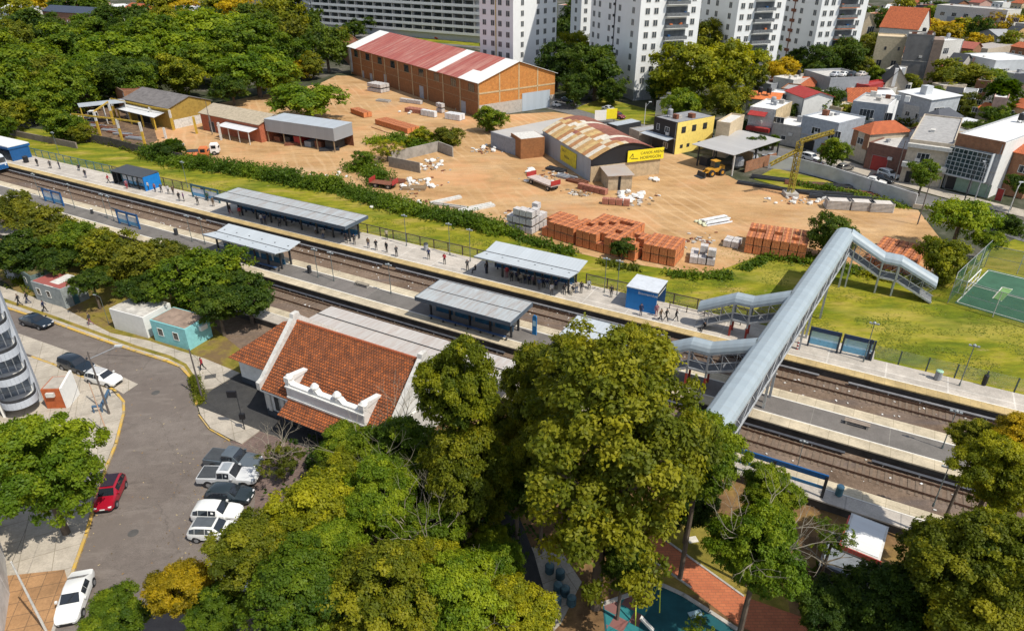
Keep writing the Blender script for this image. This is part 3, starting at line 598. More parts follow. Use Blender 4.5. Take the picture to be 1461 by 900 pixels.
for sd_ in (0, 2.5):
    o = MB(); ts = np.linspace(-26, 27, 26)
    o.bar((bx(-26)+sd_,-26,DZ+.1),(bx(27)+sd_,27,DZ+.1),.14,.22); o.bar((bx(-26)+sd_,-26,EZ),(bx(27)+sd_,27,EZ),.12,.16)
    for i in range(len(ts)-1):
        a, b = ts[i], ts[i+1]; z0, z1 = (DZ+.1, EZ) if i % 2 else (EZ, DZ+.1)
        o.bar((bx(a)+sd_,a,z0),(bx(b)+sd_,b,z1),.07,.07); o.bar((bx(a)+sd_,a,DZ+.1),(bx(a)+sd_,a,EZ),.07,.07)
    o.build('side_truss', TR, br)
    o = MB(); o.add([(bx(-26)+sd_*.98+.03,-26,DZ+.2),(bx(27)+sd_*.98+.03,27,DZ+.2),(bx(27)+sd_*.98+.03,27,DZ+1.35),(bx(-26)+sd_*.98+.03,-26,DZ+1.35)], [(0,1,2,3)]); o.build('side_mesh', meshwire('bridge_netting', (.07,.08,.10), th=.75), br)
for t in (-25.5,-20.6,-19.4,-10.2,-8.0,3.5,6.6,14.5,25.4):
    for sd_ in (.15, 2.35):
        o = MB(); o.box(-.13,-.13,0,.13,.13,DZ-.3); x = o.build('pillar', M['steel'], br); x.location = (bx(t)+sd_, t, 0)
    o = MB(); o.box(0,-.12,DZ-.6,2.5,.12,DZ-.36); x = o.build('cross_beam', M['steel'], br); x.location = (bx(t), t, 0)
def stair(pts, tc, wd, label, red=True, feet=None, z0=PZ):
    """covered stair running along the line: pts (s, roof eave z)"""
    st_ = empty('covered_stair', (0,0,0)); st_.parent = br; 
    if label: st_['label'] = label
    pr2 = [(u*wd/2.5, v) for u, v in prof]
    o = MB(); loft(o, [((s, tc-wd/2, z), (0,1,0)) for s, z in pts], pr2, 1); o.build('stair_roof', sheet((.31,.37,.41), (.27,.28,.28), rib=1.0, axis='x', stain=.35, patch=1.0), st_)
    o = MB(); dz = 2.15
    for (a, za), (b, zb) in zip(pts, pts[1:]):
        for y in (tc-wd/2, tc+wd/2):
            o.bar((a,y,za-dz),(b,y,zb-dz),.10,.25); o.bar((a,y,za-dz+1),(b,y,zb-dz+1),.06,.06); o.bar((a,y,za),(b,y,zb),.08,.12)
            n = max(1, int(abs(b-a)/1.3))
            for i in range(n):
                x0 = a+(b-a)*i/n; x1 = a+(b-a)*(i+1)/n; q0 = za+(zb-za)*i/n; q1 = za+(zb-za)*(i+1)/n
                o.bar((x0,y,q0-dz),(x0,y,q0),.06,.06); o.bar((x0,y,q0-dz),(x1,y,q1),.045,.045)
    o.build('stair_truss', TR, st_)
    o = MB()
    for (a, za), (b, zb) in zip(pts, pts[1:]):
        n = max(1, int(abs(za-zb)/.17)); 
        for i in range(n):
            x0 = a+(b-a)*i/n; x1 = a+(b-a)*(i+1)/n; q = za+(zb-za)*(i+.5)/n-dz
            o.box(min(x0,x1), tc-wd/2+.06, q-.16, max(x0,x1), tc+wd/2-.06, q)
    o.build('steps', M['grey'], st_)
    o = MB()
    for (a, za), (b, zb) in zip(pts, pts[1:]):
        for y in (tc-wd/2+.03, tc+wd/2-.03): o.add([(a,y,za-dz+.1),(b,y,zb-dz+.1),(b,y,zb-dz+1.1),(a,y,za-dz+1.1)], [(0,1,2,3)])
    o.build('stair_netting', meshwire('stair_netting', (.12,.13,.14), th=.3), st_)
    for s, z in feet:
        for y in (tc-wd/2+.05, tc+wd/2-.05):
            o = MB(); o.box(s-.1,y-.1,z0+(1.5 if red else 0),s+.1,y+.1,z); o.build('stair_post', M['steel'], st_)
            if red: o = MB(); o.box(s-.11,y-.11,z0,s+.11,y+.11,z0+1.5); o.build('post_guard', plain((.32,.04,.03), .6), st_)
stair([(bx(26)+2.2,7.0),(43.0,4.55),(45.1,4.5),(49.8,1.9+.45)], 26.9, 2.3, 'covered stair falling to the lawn', False, [(39.2,5.4),(42.95,4.4),(44.95,4.4)], 0)
stair([(bx(3.4)+.2,7.0),(30.3,5.35),(28.3,5.35),(24.2,3.2)], 3.5, 1.7, 'covered stair onto the platform by the lawn', True, [(30.2,5.2),(28.3,5.2)])
stair([(bx(-9)+.2,7.0),(28.6,5.35),(26.6,5.35),(22.6,3.2)], -9.15, 1.7, 'covered stair onto the island platform', True, [(28.6,5.2),(26.6,5.2)])
# striped posts near the bridge
for px, py, l in ((1137,498,'red and white striped post by the platform under the footbridge'),(1091,574,'red and white striped post on the island platform')):
    r = empty('striped_post', G(px,py,PZ), 0, l, 'post'); o = MB(); ms = [M['red'], M['white']]
    for k in range(6): o.tube((0,0,k*.2),(0,0,(k+1)*.2),.11,.11,10,k%2)
    o.build('post_body', ms, r)
# the handrail fence on the platform before the stairs
r = rthing('handrail', 'dark double handrail on the platform between kiosk and stairs', 'railing', None, *ST(955,440,PZ)); o = MB(); o.box(0,-.04,PZ+.95,9,.04,PZ+1.02); o.box(0,-.04,PZ+.5,9,.04,PZ+.55); o.build('rails', BR, r)
for k in range(5): o = MB(); o.box(-.05,-.05,PZ,.05,.05,PZ+1); x = o.build('post', BR, r); x.location = (k*2.25,0,0)
# ---- train
tr = rthing('commuter_train', 'blue and white commuter train front entering the platform', 'train', None, -137.6, -1.35)
sec = [(-1.55,.9),(-1.6,1.3),(-1.6,3.2),(-1.3,3.85),(-.6,4.15),(.6,4.15),(1.3,3.85),(1.6,3.2),(1.6,1.3),(1.55,.9)]
o = MB()
for x0, x1, s0_, s1_ in ((-40,16,1,1),(16,17.4,1,.93),(17.4,18.1,.93,.80)):
    n = len(sec); vs = [(x0,u*s0_,.9+(v-.9)*s0_) for u,v in sec]+[(x1,u*s1_,.9+(v-.9)*s1_) for u,v in sec]
    o.add(vs, [(i,(i+1)%n,n+(i+1)%n,n+i) for i in range(n)]+[tuple(range(n))[::-1], tuple(range(n,2*n))], 0)
o.build('body', plain((.60,.63,.68), .35, var=.1), tr, smooth=False)
o = MB(); o.box(-40,-1.63,1.2,16,1.63,2.0); o.box(-40,-1.63,3.1,16,1.63,3.35); o.build('blue_band', M['blue'], tr)
o = MB(); o.box(18.05,-1.15,2.3,18.16,1.15,3.3); o.build('windscreen', M['glass'], tr); o = MB(); o.box(18.05,-1.25,.95,18.2,1.25,1.9); o.build('nose_panel', M['blue'], tr)
for d in (-.85,.85): o = MB(); o.tube((18.2,d,1.75),(18.24,d,1.75),.14,.14,12); o.build('headlight', M['white'], tr)
for k in range(10): o = MB(); o.box(-1.2,-1.64,2.2,1.2,1.64,3.0); x = o.build('window_band', M['glass'], tr); x.location = (13-k*5,0,0)
for k in (14,10,-2): o = MB(); o.box(k-.9,-1.2,.25,k+.9,1.2,.95); o.build('bogie', M['black'], tr)
# ================================================================ BUILDINGS
def rect3(a, b, c, h):
    A = G(*a, h); B = G(*b, h); Cc = G(*c, h); u = B-A; L = u.length; rz = math.atan2(u.y, u.x)
    n = Vector((-u.y, u.x, 0)).normalized(); D = (Cc-A).dot(n)
    return Vector((A.x, A.y, 0)), rz, L, max(D, 1.5)
def window(par, face, L, D, u, z, w, h, kind='window', frame=None, pane=None, mull=1):
    """an opening set in a wall: frame standing 4 cm proud, pane inside; face f = front, r = far end, l = near end, b = back"""
    fr = frame or M['white']; o = MB(); t = .07 if w > .9 else .05
    for x0, x1, z0, z1 in ((-w/2,w/2,h-t,h),(-w/2,w/2,0,t),(-w/2,-w/2+t,t,h-t),(w/2-t,w/2,t,h-t)): o.box(x0,-.05,z0,x1,.02,z1)
    if mull and w > 1.2:
        for k in range(1, int(w/1.0)+1):
            x = -w/2+w*k/(int(w/1.0)+1); o.box(x-.03,-.04,t,x+.03,.02,h-t)
    f = o.build(kind, fr, par); q = MB(); q.box(-w/2+t,-.02,t,w/2-t,.03,h-t); q.build('pane' if kind == 'window' else 'leaf_panel', pane or M['glass'], f)
    if face == 'f': f.location = (u, 0, z)
    elif face == 'r': f.location = (L, u, z); f.rotation_euler = (0,0,R(90))
    elif face == 'l': f.location = (0, u, z); f.rotation_euler = (0,0,R(-90))
    elif face == 'b': f.location = (u, D, z); f.rotation_euler = (0,0,R(180))
    return f
def door(par, face, L, D, u, w, h, m, z=0): return window(par, face, L, D, u, z+.02, w, h, 'door', plain((.30,.28,.26), .7), m, 0)
def house(a, b, c, h, label, wall, roof, style='flat', rise=1.6, wins=(), doors=(), cat='house', name='house', ov=.35, group=None, par=.35, z0=0, dp=None, frame=None, roofside=0):
    loc, rz, L, D = rect3(a, b, c, h); D = dp or D
    r = empty(name, loc, rz, label, cat, group); r['dims'] = (L, D)
    if style == 'flat':
        o = MB(); o.box(0,0,z0,L,D,h-.02); o.build('walls', wall, r)
        q = MB(); q.box(.16,.16,h-.02,L-.16,D-.16,h+.03); q.build('roof', roof, r)
        if par:
            p = MB(); p.box(-.03,-.03,h-.02,L+.03,.16,h+par); p.box(-.03,D-.16,h-.02,L+.03,D+.03,h+par); p.box(-.03,.16,h-.02,.16,D-.16,h+par); p.box(L-.16,.16,h-.02,L+.03,D-.16,h+par); p.build('parapet', wall, r)
    elif style in ('gx', 'gy', 'sx', 'hip'):
        o = MB()
        if style == 'gx': o.ext([(0,z0),(D,z0),(D,h-.02),(D/2,h+rise-.02),(0,h-.02)], 'x', 0, L)
        elif style == 'gy': o.ext([(0,z0),(L,z0),(L,h-.02),(L/2,h+rise-.02),(0,h-.02)], 'y', 0, D)
        elif style == 'sx': o.ext([(0,z0),(D,z0),(D,h+rise-.02),(0,h-.02)], 'x', 0, L)
        else: o.box(0,0,z0,L,D,h-.02)
        o.build('walls', wall, r); q = MB(); t = .12
        if style == 'gx':
            k = rise/(D/2)
            q.ext([(-ov,h-ov*k),(D/2,h+rise),(D+ov,h-ov*k),(D+ov,h-ov*k+t),(D/2,h+rise+t),(-ov,h-ov*k+t)], 'x', -ov, L+ov)
        elif style == 'gy':
            k = rise/(L/2); q.ext([(-ov,h-ov*k),(L/2,h+rise),(L+ov,h-ov*k),(L+ov,h-ov*k+t),(L/2,h+rise+t),(-ov,h-ov*k+t)], 'y', -ov, D+ov)
        elif style == 'sx':
            k = rise/D; q.ext([(-ov,h-ov*k),(D+ov,h+rise+ov*k),(D+ov,h+rise+ov*k+t),(-ov,h-ov*k+t)], 'x', -ov, L+ov)
        else:
            m_ = min(L, D)/2; 
            if L >= D: rp = [(m_, D/2), (L-m_, D/2)]
            else: rp = [(L/2, m_), (L/2, D-m_)]
            vs = [(-ov,-ov,h),(L+ov,-ov,h),(L+ov,D+ov,h),(-ov,D+ov,h),(rp[0][0],rp[0][1],h+rise),(rp[1][0]+.01,rp[1][1]+.01,h+rise)]
            fs = [(0,3,2,1),(0,1,5,4),(2,3,4,5),(1,2,5),(3,0,4)] if L >= D else [(0,3,2,1),(0,1,4),(2,3,5),(1,2,5,4),(3,0,4,5)]
            q.add(vs, fs)
        q.build('roof', roof, r)
    hr = random.Random(int(a[0]*7+a[1]))
    if style == 'flat' and L*D > 55 and cat in ('house','building','workshop','garage','school','car park') and cat != 'car park':
        for q_ in range(hr.randint(1,3)):
            q = MB(); u_, v_ = hr.uniform(.8,L-2), hr.uniform(min(2,D*.3),D-2); w_, d_, t_ = hr.uniform(.5,1.6), hr.uniform(.5,1.4), hr.uniform(.35,1.3); q.box(u_,v_,h+.03,u_+w_,v_+d_,h+.03+t_); q.box(u_-.06,v_-.06,h+.03+t_,u_+w_+.06,v_+d_+.06,h+.09+t_); q.build('roof_unit', hr.choice([M['white_old'],M['grey'],M['conc'],M['rust']]), r)
        if hr.random() < .4: tank(r, hr.uniform(1,L-1), D*.6, h+.05, hr.choice([M['grey'],M['black'],M['steel']]))
        q = MB(); u_ = hr.uniform(1,L-2); q.box(u_,-.35,h*.55,u_+.9,-.03,h*.55+.6); q.build('air_conditioner', M['white_old'], r)
    if style in ('flat','gx','gy','hip') and L > 6 and h > 5 and cat in ('house','building'):
        q = MB(); q.box(-.03,-.09,h*.47,L+.03,-.01,h*.47+.18); q.build('floor_band', M['conc'], r); q = MB(); q.tube((L-.25,-.1,0),(L-.25,-.1,h-.1),.06); q.build('downpipe', M['grey'], r)
    for wn in wins: window(r, wn[0], L, D, *wn[1:5], frame=frame)
    for dn in doors: door(r, dn[0], L, D, dn[1], dn[2], dn[3], dn[4])
    return r, L, D
def tank(par, x, y, z, m=None):
    o = MB(); o.lathe([(.55,0),(.6,.1),(.6,1.1),(.5,1.25),(.15,1.35)], 12, (0,0,.5)); 
    for a, b in ((-.4,-.4),(.4,-.4),(.4,.4),(-.4,.4)): o.box(a-.05,b-.05,0,a+.05,b+.05,.5)
    t = o.build('water_tank', m or M['grey'], par); t.location = (x,y,z)
def grid(face, L, zs, n, w, h, m0=1.2):
    return [(face, m0+(L-2*m0)*(i/(max(1,n-1))), z, w, h) for z in zs for i in range(n)]
# ---- STATION BUILDING: tiled gable roof with white parapets and a false front
def st_pt(px, py, z): return G(px, py, z)
# main block: front eave from (372,545) to right (600,~640 hidden); ridge from (425,455) to (610,515)
A0 = G(371,547,3.9); B0 = G(425,457,8.5)
s_e, t_e = ST(371,547,3.9); s_r, t_r = ST(425,457,8.5); s_x, t_x = ST(611,514,8.5)
s_l, t_l = ST(331,497,3.6)
SB = empty('station_building', W(s_e, t_e), RA, 'white station building with weathered orange tile roof and scrolled parapet', 'station')
SL = s_x - s_e - .3; SD = 2*(t_r - t_e); RZ = 8.4; EH = 3.85
print('STATION', s_e, t_e, s_r, t_r, s_x, t_x, s_l, t_l, 'L', SL, 'D', SD)
WS = plain((.74,.73,.70), .75, var=.22, sc=1.2)
o = MB(); o.ext([(.25,0),(SD-.25,0),(SD-.25,EH-.05),(SD/2,RZ-.25),(.25,EH-.05)], 'x', .2, SL-.2); o.build('walls', WS, SB)
o = MB(); k = (RZ-EH)/(SD/2)
def tiles(x0, x1, y0, z0, y1, z1, par, nm='roof'):
    """tiled slope: courses step up towards the ridge; faces carry the tile pattern in their own plane"""
    ln = math.hypot(y1-y0, z1-z0); q = MB(); n = max(2, int(ln/.30))
    for i in range(n):
        a, b = ln*i/n, ln*(i+1)/n+.05; q.add([(x0,a,.0),(x1,a,.0),(x1,b,.0),(x0,b,.0),(x0,a,.075),(x1,a,.075),(x1,b,.03),(x0,b,.03)], [(0,3,2,1),(4,5,6,7),(0,1,5,4),(1,2,6,5),(2,3,7,6),(3,0,4,7)])
    o = q.build(nm, M['tile'], par); o.location = (0,y0,z0); o.rotation_euler = (math.atan2(z1-z0, y1-y0) if y1 > y0 else -math.atan2(z1-z0, y0-y1),0,0)
    if y1 < y0: o.rotation_euler = (math.atan2(z1-z0, y0-y1),0,R(180)); o.location = (x0+x1, y0, z0)
    return o
tiles(.35, SL-.35, -.35, EH-.35*k, SD/2, RZ, SB, 'front_roof'); tiles(.35, SL-.35, SD+.35, EH-.35*k, SD/2, RZ, SB, 'back_roof')
o = MB(); o.tube((.35,SD/2,RZ+.06),(SL-.35,SD/2,RZ+.06),.13,.13,8); o.build('ridge_tiles', M['tile_plain'], SB)
for x in (-.05, SL-.45):
    o = MB(); pr_ = [(-.45,EH-.4),(-.45,EH+.45),(.1,EH+.65),(SD/2-.5,RZ+.5),(SD/2-.4,RZ+.95),(SD/2+.4,RZ+.95),(SD/2+.5,RZ+.5),(SD-.1,EH+.65),(SD+.45,EH+.45),(SD+.45,EH-.4),(SD/2,RZ-.6)]
    o.ext(pr_, 'x', x, x+.5); o.box(x+.02,.25,0,x+.48,SD-.25,EH); o.build('gable_parapet', M['white_old'], SB)
o = MB(); o.box(.1,.12,0,SL-.1,.24,.75); o.box(.1,SD-.24,0,SL-.1,SD-.12,.75); o.build('plinth', plain((.05,.06,.075), .7), SB)
o = MB(); o.box(.3,-.45,EH-.5,SL-.3,-.33,EH-.36); o.build('gutter', M['grey'], SB)
for u in (1.7, 3.55): window(SB, 'f', SL, SD, u, .95, .75, 2.1, frame=M['white_old'])
for o_ in [c for c in SB.children if c.name.startswith('window')]: o_.location.y = .2
for u in (.7, 2.62, 4.5): o = MB(); o.box(u-.22,.06,.75,u+.22,.25,EH-.4); o.build('pilaster', M['white_old'], SB)
# curved false front
pf = MB(); x0, x1 = ST(428,560,3.8)[0]-s_e, 0
FX0 = ST(418,545,5.0)[0]-s_e; FX1 = ST(536,580,5.0)[0]-s_e
print('front', FX0, FX1)
n = 24; W_ = FX1-FX0; vs = []
fp = [(FX0, EH-.4)]
fp += [(FX0, EH+1.80), (FX0+.5, EH+1.95), (FX0+.65, EH+1.60), (FX0+W_*.30, EH+1.55), (FX0+W_*.33, EH+1.95), (FX0+W_*.40, EH+1.95), (FX0+W_*.43, EH+1.60), (FX0+W_*.60, EH+1.60), (FX0+W_*.63, EH+1.95), (FX0+W_*.70, EH+1.95), (FX0+W_*.74, EH+1.55), (FX1-.65, EH+1.60), (FX1-.5, EH+1.95), (FX1, EH+1.80), (FX1, EH-.4)]
pf.ext(fp, 'y', -.25, .35); pf.box(FX0-.05,-.4,EH+1.15,FX1+.05,-.25,EH+1.32); pf.box(FX0-.05,-.36,EH-.1,FX1+.05,-.25,EH+.1); pf.build('scrolled_parapet', M['white'], SB)
for u in (0, .36, .66, 1):
    o = MB(); o.lathe([(.34,0),(.34,.35),(.42,.42),(.42,.55),(.2,.85),(.05,.92)], 10); x = o.build('finial', M['white'], SB); x.location = (FX0+.25+(W_-.5)*u, .05, EH+1.65)
for u in (FX0, FX1-.5): o = MB(); o.box(u,-.3,EH-.4,u+.45,2.2,EH+1.75); o.ext([(-.35,EH+1.75),(2.4,EH+1.75),(2.4,EH+1.9),(.4,EH+2.3),(-.35,EH+2.3)], 'x', u-.05, u+.55); o.build('parapet_return', M['white'], SB)
# little tiled entrance roof
tiles(FX0+.1, FX1-.1, -2.0, EH-1.05, -.2, EH-.25, SB, 'porch_roof')
for u in (FX0+.6, (FX0+FX1)/2, FX1-.6): o = MB(); o.tube((u,-1.8,0),(u,-1.8,EH-1.1),.09); o.build('porch_post', M['dark'], SB)
o = MB(); o.box(FX0+1.2,.1,0,FX0+2.5,.27,2.6); o.box(FX1-2.7,.1,0,FX1-1.4,.27,2.6); o.build('entrance_doors', M['dark'], SB)
o = MB(); o.tube((FX0-.15,-.1,EH-.3),(FX0-.15,-.1,0),.07); o.build('downpipe', M['black'], SB)
# lower side wing on the near-left end with its own hipped tile roof
w0, w1, v0, v1 = -16.7-s_e, -.06, -31.4-t_e, -23.6-t_e
o = MB(); o.box(w0,v0,0,w1,v1,3.45); o.build('wing_walls', WS, SB)
q = MB(); ww = .7; my = (v0+v1)/2
vs = [(w0-ww,v0-ww,3.35),(w1,v0-ww,3.35),(w1,v1+ww,3.35),(w0-ww,v1+ww,3.35),(w0+3.6,my,6.7),(w1,my,6.7)]
q.add(vs, [(0,1,5,4),(2,3,4,5),(3,0,4),(0,3,2,1),(1,2,5)]); q.build('wing_roof', M['tile'], SB)
o = MB(); o.box(w0-.05,v0-.05,0,w1,v0,.7); o.box(w0-.05,v0,0,w0,v1,.7); o.build('plinth', plain((.05,.06,.075), .7), SB)
o = MB(); o.box(w0-.06,v0+1.4,1.0,w0,v0+2.6,2.9); o.build('wall_panel', M['white_old'], SB)
# platform awning behind the building
s_a, t_a = ST(455,447,4.3); s_b, t_b = ST(640,492,4.3)
print('awning', s_a, t_a, s_b, t_b)
aw = empty('platform_awning', W(s_a, -19.0), RA, 'pale corrugated awning roof over the platform behind the station', 'awning')
AWL = 27.0; AD = abs(-19.0-(t_e+SD))+.6
M['awn'] = sheet((.50,.47,.44), (.33,.24,.19), rib=.4, axis='x', stain=.75, patch=2.2, name='awning_sheet')
o = MB(); o.ext([(0,4.25),(-AD,4.55),(-AD,4.45),(0,4.15)], 'x', 0, AWL); o.build('roof', M['awn'], aw)
o = MB(); o.box(0,-AD*.5-.04,4.43,AWL,-AD*.5+.04,4.50); o.build('joint_strip', M['dark'], aw)
for k in range(7): o = MB(); o.tube((0,0,0),(0,0,4.15),.09); x = o.build('post', M['white_old'], aw); x.location = (1+k*4.1,-.8,0)
# ---- huts by the street
def hut(a, b, c, h, label, wall, roof, wins, doors=(), cat='hut', style='flat', rise=.3, group=None):
    return house(a, b, c, h, label, wall, roof, style, rise, wins, doors, cat, 'portable_hut', .12, group, 0)
RR = sheet((.36,.10,.085), (.22,.12,.09), rib=.3, axis='y', stain=.4, patch=1.4, name='red_roof_sheet')
r, L, D = hut((43,401),(85,413),(123,399), 2.9, 'grey hut with red striped roof and two shuttered windows', plain((.30,.33,.33), .7, var=.3), RR, [('f',1.1,1.1,.8,1.0),('f',3.1,1.1,.8,1.0)], [('r',1.6,.9,2.0,plain((.05,.13,.15),.5))])
o = MB(); o.ext([(0,2.86),(D,2.98),(D,3.02),(0,2.90)], 'x', L*.45, L*.75); o.build('pale_roof_stripe', M['white_old'], r)
hut((28,385),(42,394),(88,380), 2.8, 'low shed with mossy brown roof behind the red roofed hut', plain((.14,.19,.18), .7, var=.4), plain((.16,.13,.05), .9, var=.5), [('f',1.0,1.2,.7,.8)])
hut((155,440),(203,453),(246,433), 2.9, 'white container hut with dirty flat roof', M['white'], plain((.55,.52,.47), .85, var=.5, sc=.7), [], [('r',1.6,.9,2.0,M['white'])])
r, L, D = hut((213,456),(263,470),(306,453), 2.9, 'turquoise hut with brown roof beside the white container', M['teal'], plain((.30,.22,.17), .9, var=.4, sc=1.2), [('f',1.4,1.0,.9,1.05),('f',3.9,1.0,.9,1.05)])
o = MB(); o.box(L+.02,1.9,1.7,L+.4,2.9,2.3); o.build('air_conditioner', M['white'], r)
hut((0,372),(14,376),(26,362), 2.7, 'small grey shed half hidden at the edge of the trees', M['grey'], M['roof_zinc'], [])
# small house with orange wall and the white boundary wall beside it
r, L, D = house((57,556),(84,555),(97,536), 2.5, 'small flat roofed annex with orange front and white side wall', plain((.42,.10,.03),.75,var=.3), plain((.40,.36,.31), .9), 'flat', wins=[], cat='annex', par=.0)
o = MB(); o.ext([(0,0),(D,0),(D,3.2),(0,2.6)], 'x', L+.02, L+.25); o.build('side_wall', M['white'], r); o = MB(); o.box(.5,-.3,1.7,1.3,-.02,2.15); o.build('air_conditioner', M['white_old'], r)
# ---- white apartment block with curved balconies on the left
AP = empty('apartment_block', (0,0,0), 0, 'white apartment block with stacked curved balconies beside the street', 'apartment block')
P7 = G(42,540,4.4); base = Vector((P7.x, P7.y, 0)); d2 = Vector((-.80,-.60,0)).normalized()    # along the street facade, towards the camera
AP.location = base; AP.rotation_euler = (0,0,math.atan2(-.60,-.80)); FHt = 2.8
# local x runs along the facade towards the camera, local -y ... +y is into the building? outward is +y
WA = plain((.47,.50,.55), .7, var=.15, sc=.5)
sg = 1
# outward direction: towards +X world (street)
o = MB(); nfl = 7
o.box(-.2,-6,0,13,-2.6,1.6+nfl*FHt-.01); o.build('walls', WA, AP)
o = MB(); o.box(-.3,-6.1,1.6+nfl*FHt-.01,13.1,-2.4,1.6+nfl*FHt+.5); o.build('parapet', WA, AP)
def balc(par, x, z, w, dep):
    n = 14; q = MB(); ps = []
    for i in range(n+1):
        a = math.pi*i/n; ps.append((x - math.cos(a)*w/2, -1.4 + math.sin(a)*dep))
    ps = [(ps[0][0], -2.55)] + ps + [(ps[-1][0], -2.55)]
    q.prism(ps, z-.18, z); q.build('balcony_slab', M['white'], par)
    q = MB()
    for (a0, b0), (a1, b1) in zip(ps, ps[1:]): q.bar((a0,b0,z+.24),(a1,b1,z+.24),.14,.78)
    q.build('balcony_front', WA, par)
    q = MB()
    for (a0, b0), (a1, b1) in zip(ps, ps[1:]): q.bar((a0,b0,z+.80),(a1,b1,z+.80),.10,.28)
    q.bar((ps[0][0],ps[0][1]+.1,z+.80),(ps[-1][0],ps[-1][1]+.1,z+.80),.02,.02)
    q.build('balcony_rail', M['dark'], par)
    d = MB(); d.box(x-w*.40,-2.62,z+.05,x+w*.40,-2.57,z+2.35); f = d.build('glass_door', plain((.22,.25,.29),.2,var=.7,sc=.9), par)
    d = MB(); 
    for k in range(5): d.box(x-w*.40+k*w*.20-.04,-2.56,z+.05,x-w*.40+k*w*.20+.04,-2.52,z+2.4)
    d.build('door_frame', M['white'], f)
    if int(z*7+x) % 3: d = MB(); d.lathe([(.22,0),(.28,.35),(.1,.4)],8,(x+.4,-.9,z)); d.box(x-.9,-1.2,z,x-.3,-.8,z+.45); d.build('balcony_chair', M['white_old'], f)
for k in range(nfl):
    for x in (1.5, 5.0, 8.5, 12.0): balc(AP, x, 1.6+k*FHt, 3.1, 1.5)
o = MB()
for x in (3.25,6.75,10.25): o.box(x-.12,-2.7,0,x+.12,-1.5,1.6+nfl*FHt)
o.build('pilasters', M['white'], AP)
# ---- towers
def tower(corner, left, right, h, label, fl=3.15, lit=None, cols=(1,2), seed=1, balc_m=None, zb=4.0):
    """corner / left / right measured at the ground: the shaded long face runs left of the corner, the sunlit one right"""
    A = G(*left); B = G(*corner); Cc = G(*right); u = B-A; L = u.length; rz = math.atan2(u.y,u.x); n_ = Vector((-u.y,u.x,0)).normalized(); 
    D = min((abs(PR(B+n_*q_)[0]-right[0]), q_) for q_ in [k_*.25 for k_ in range(16, 160)])[1]
    r = empty('tower_block', (A.x,A.y,0), rz, label, 'tower block', 'white tower blocks'); rnd = random.Random(seed)
    o = MB(); o.box(0,0,0,L,D,h); o.box(-.2,-.2,h,L+.2,D+.2,h+.8); o.build('walls', plain((.78,.79,.79), .7, var=.06, sc=.3), r)
    o = MB(); o.box(-.03,-.03,0,L+.03,D+.03,3.0); o.build('base_storey', plain((.30,.32,.34), .7), r)
    nf = int((h-zb)/fl); wm = MB(); wm.box(-.6,-.06,0,.6,.02,1.35); w0 = None
    fr = MB(); 
    def addw(x, y, z, rot, w=1.3, hh=1.4):
        nonlocal w0
        if w0 is None:
            q = MB(); t = .1
            for a, b, c_, d_ in ((-.65,.65,1.3,1.4),(-.65,.65,0,.1),(-.65,-.55,.1,1.3),(.55,.65,.1,1.3),(-.04,.04,.1,1.3)): q.box(a,-.07,c_,b,.02,d_)
            w0 = q.build('window', M['white_old'], r); g_ = MB(); g_.box(-.55,-.04,.1,.55,.03,1.3); g_.build('pane', plain((.07,.085,.10), .25, var=.6, sc=.6), w0); f = w0
        else:
            f = w0.copy(); C.objects.link(f); f.parent = r
            for ch in w0.children: c2 = ch.copy(); C.objects.link(c2); c2.parent = f
        f.location = (x,y,z); f.rotation_euler = (0,0,rot); f.scale = (w/1.3,1,hh/1.4)
    for k in range(nf):
        z = zb + k*fl
        if z > 46: break
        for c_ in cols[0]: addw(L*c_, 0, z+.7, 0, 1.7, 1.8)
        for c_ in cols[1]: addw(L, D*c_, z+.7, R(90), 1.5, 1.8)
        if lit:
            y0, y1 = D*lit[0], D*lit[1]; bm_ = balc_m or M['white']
            o = MB(); o.box(L-.9,y0,z+.15,L+.02,y1,z+2.6); rec = o.build('loggia_shade_panel', plain((.10,.11,.12), .5, var=.5, sc=.8), r) if k % 1 == 0 else None  # dark panel flush with the wall: the loggia's shade put into its colour
            o = MB(); o.box(L,y0-.1,z-.02,L+1.2,y1+.1,z+.14); o.build('balcony_slab', bm_, r)
            o = MB(); o.box(L+1.12,y0-.1,z+.14,L+1.2,y1+.1,z+1.05); o.box(L,y0-.1,z+.14,L+1.12,y0-.02,z+1.05); o.box(L,y1+.02,z+.14,L+1.12,y1+.1,z+1.05); o.build('balcony_rail', plain((.16,.17,.18), .5, var=.5, sc=2), r)
            o = MB()
            for q_ in range(rnd.randint(1,3)): yy = rnd.uniform(y0+.3,y1-1); o.box(L+.2,yy,z+.14,L+.8,yy+rnd.uniform(.3,.9),z+rnd.uniform(.5,1.5))
            o.build('balcony_clutter', rnd.choice([M['teal'],M['wood'],M['white_old'],M['orange'],M['leaf_dark'],M['blue']]), r)
    return r, L, D
tw, L, D = tower((903,144),(838,116),(984,123), 62, 'white tower with drainpipe and grey railed balconies behind the yellow house', cols=((.08,.2,.42,.62,.88),(.12,.26,.88)), lit=(.42,.78), seed=2)
o = MB(); o.tube((L*.53,-.15,3),(L*.53,-.15,62),.14); 
for k in range(14): o.box(L*.53-.9,-.4,6+k*3.15,L*.53-.3,-.02,6.7+k*3.15)
o.build('drainpipe', M['dark'], tw)
tower((1036,128),(972,106),(1100,108), 62, 'white tower with pale balconies between its two sister towers', cols=((.1,.25,.42,.6,.86),(.1,.26,.86)), lit=(.36,.76), seed=3)
tw, L, D = tower((1150,118),(1090,100),(1213,90), 62, 'white tower with orange balconies beside the old church', cols=((.15,.3,.62,.9),(.1,.25,.85)), lit=(.40,.78), seed=4, balc_m=M['orange'])
o = MB(); o.tube((L*.46,-.15,3),(L*.46,-.15,62),.14); 
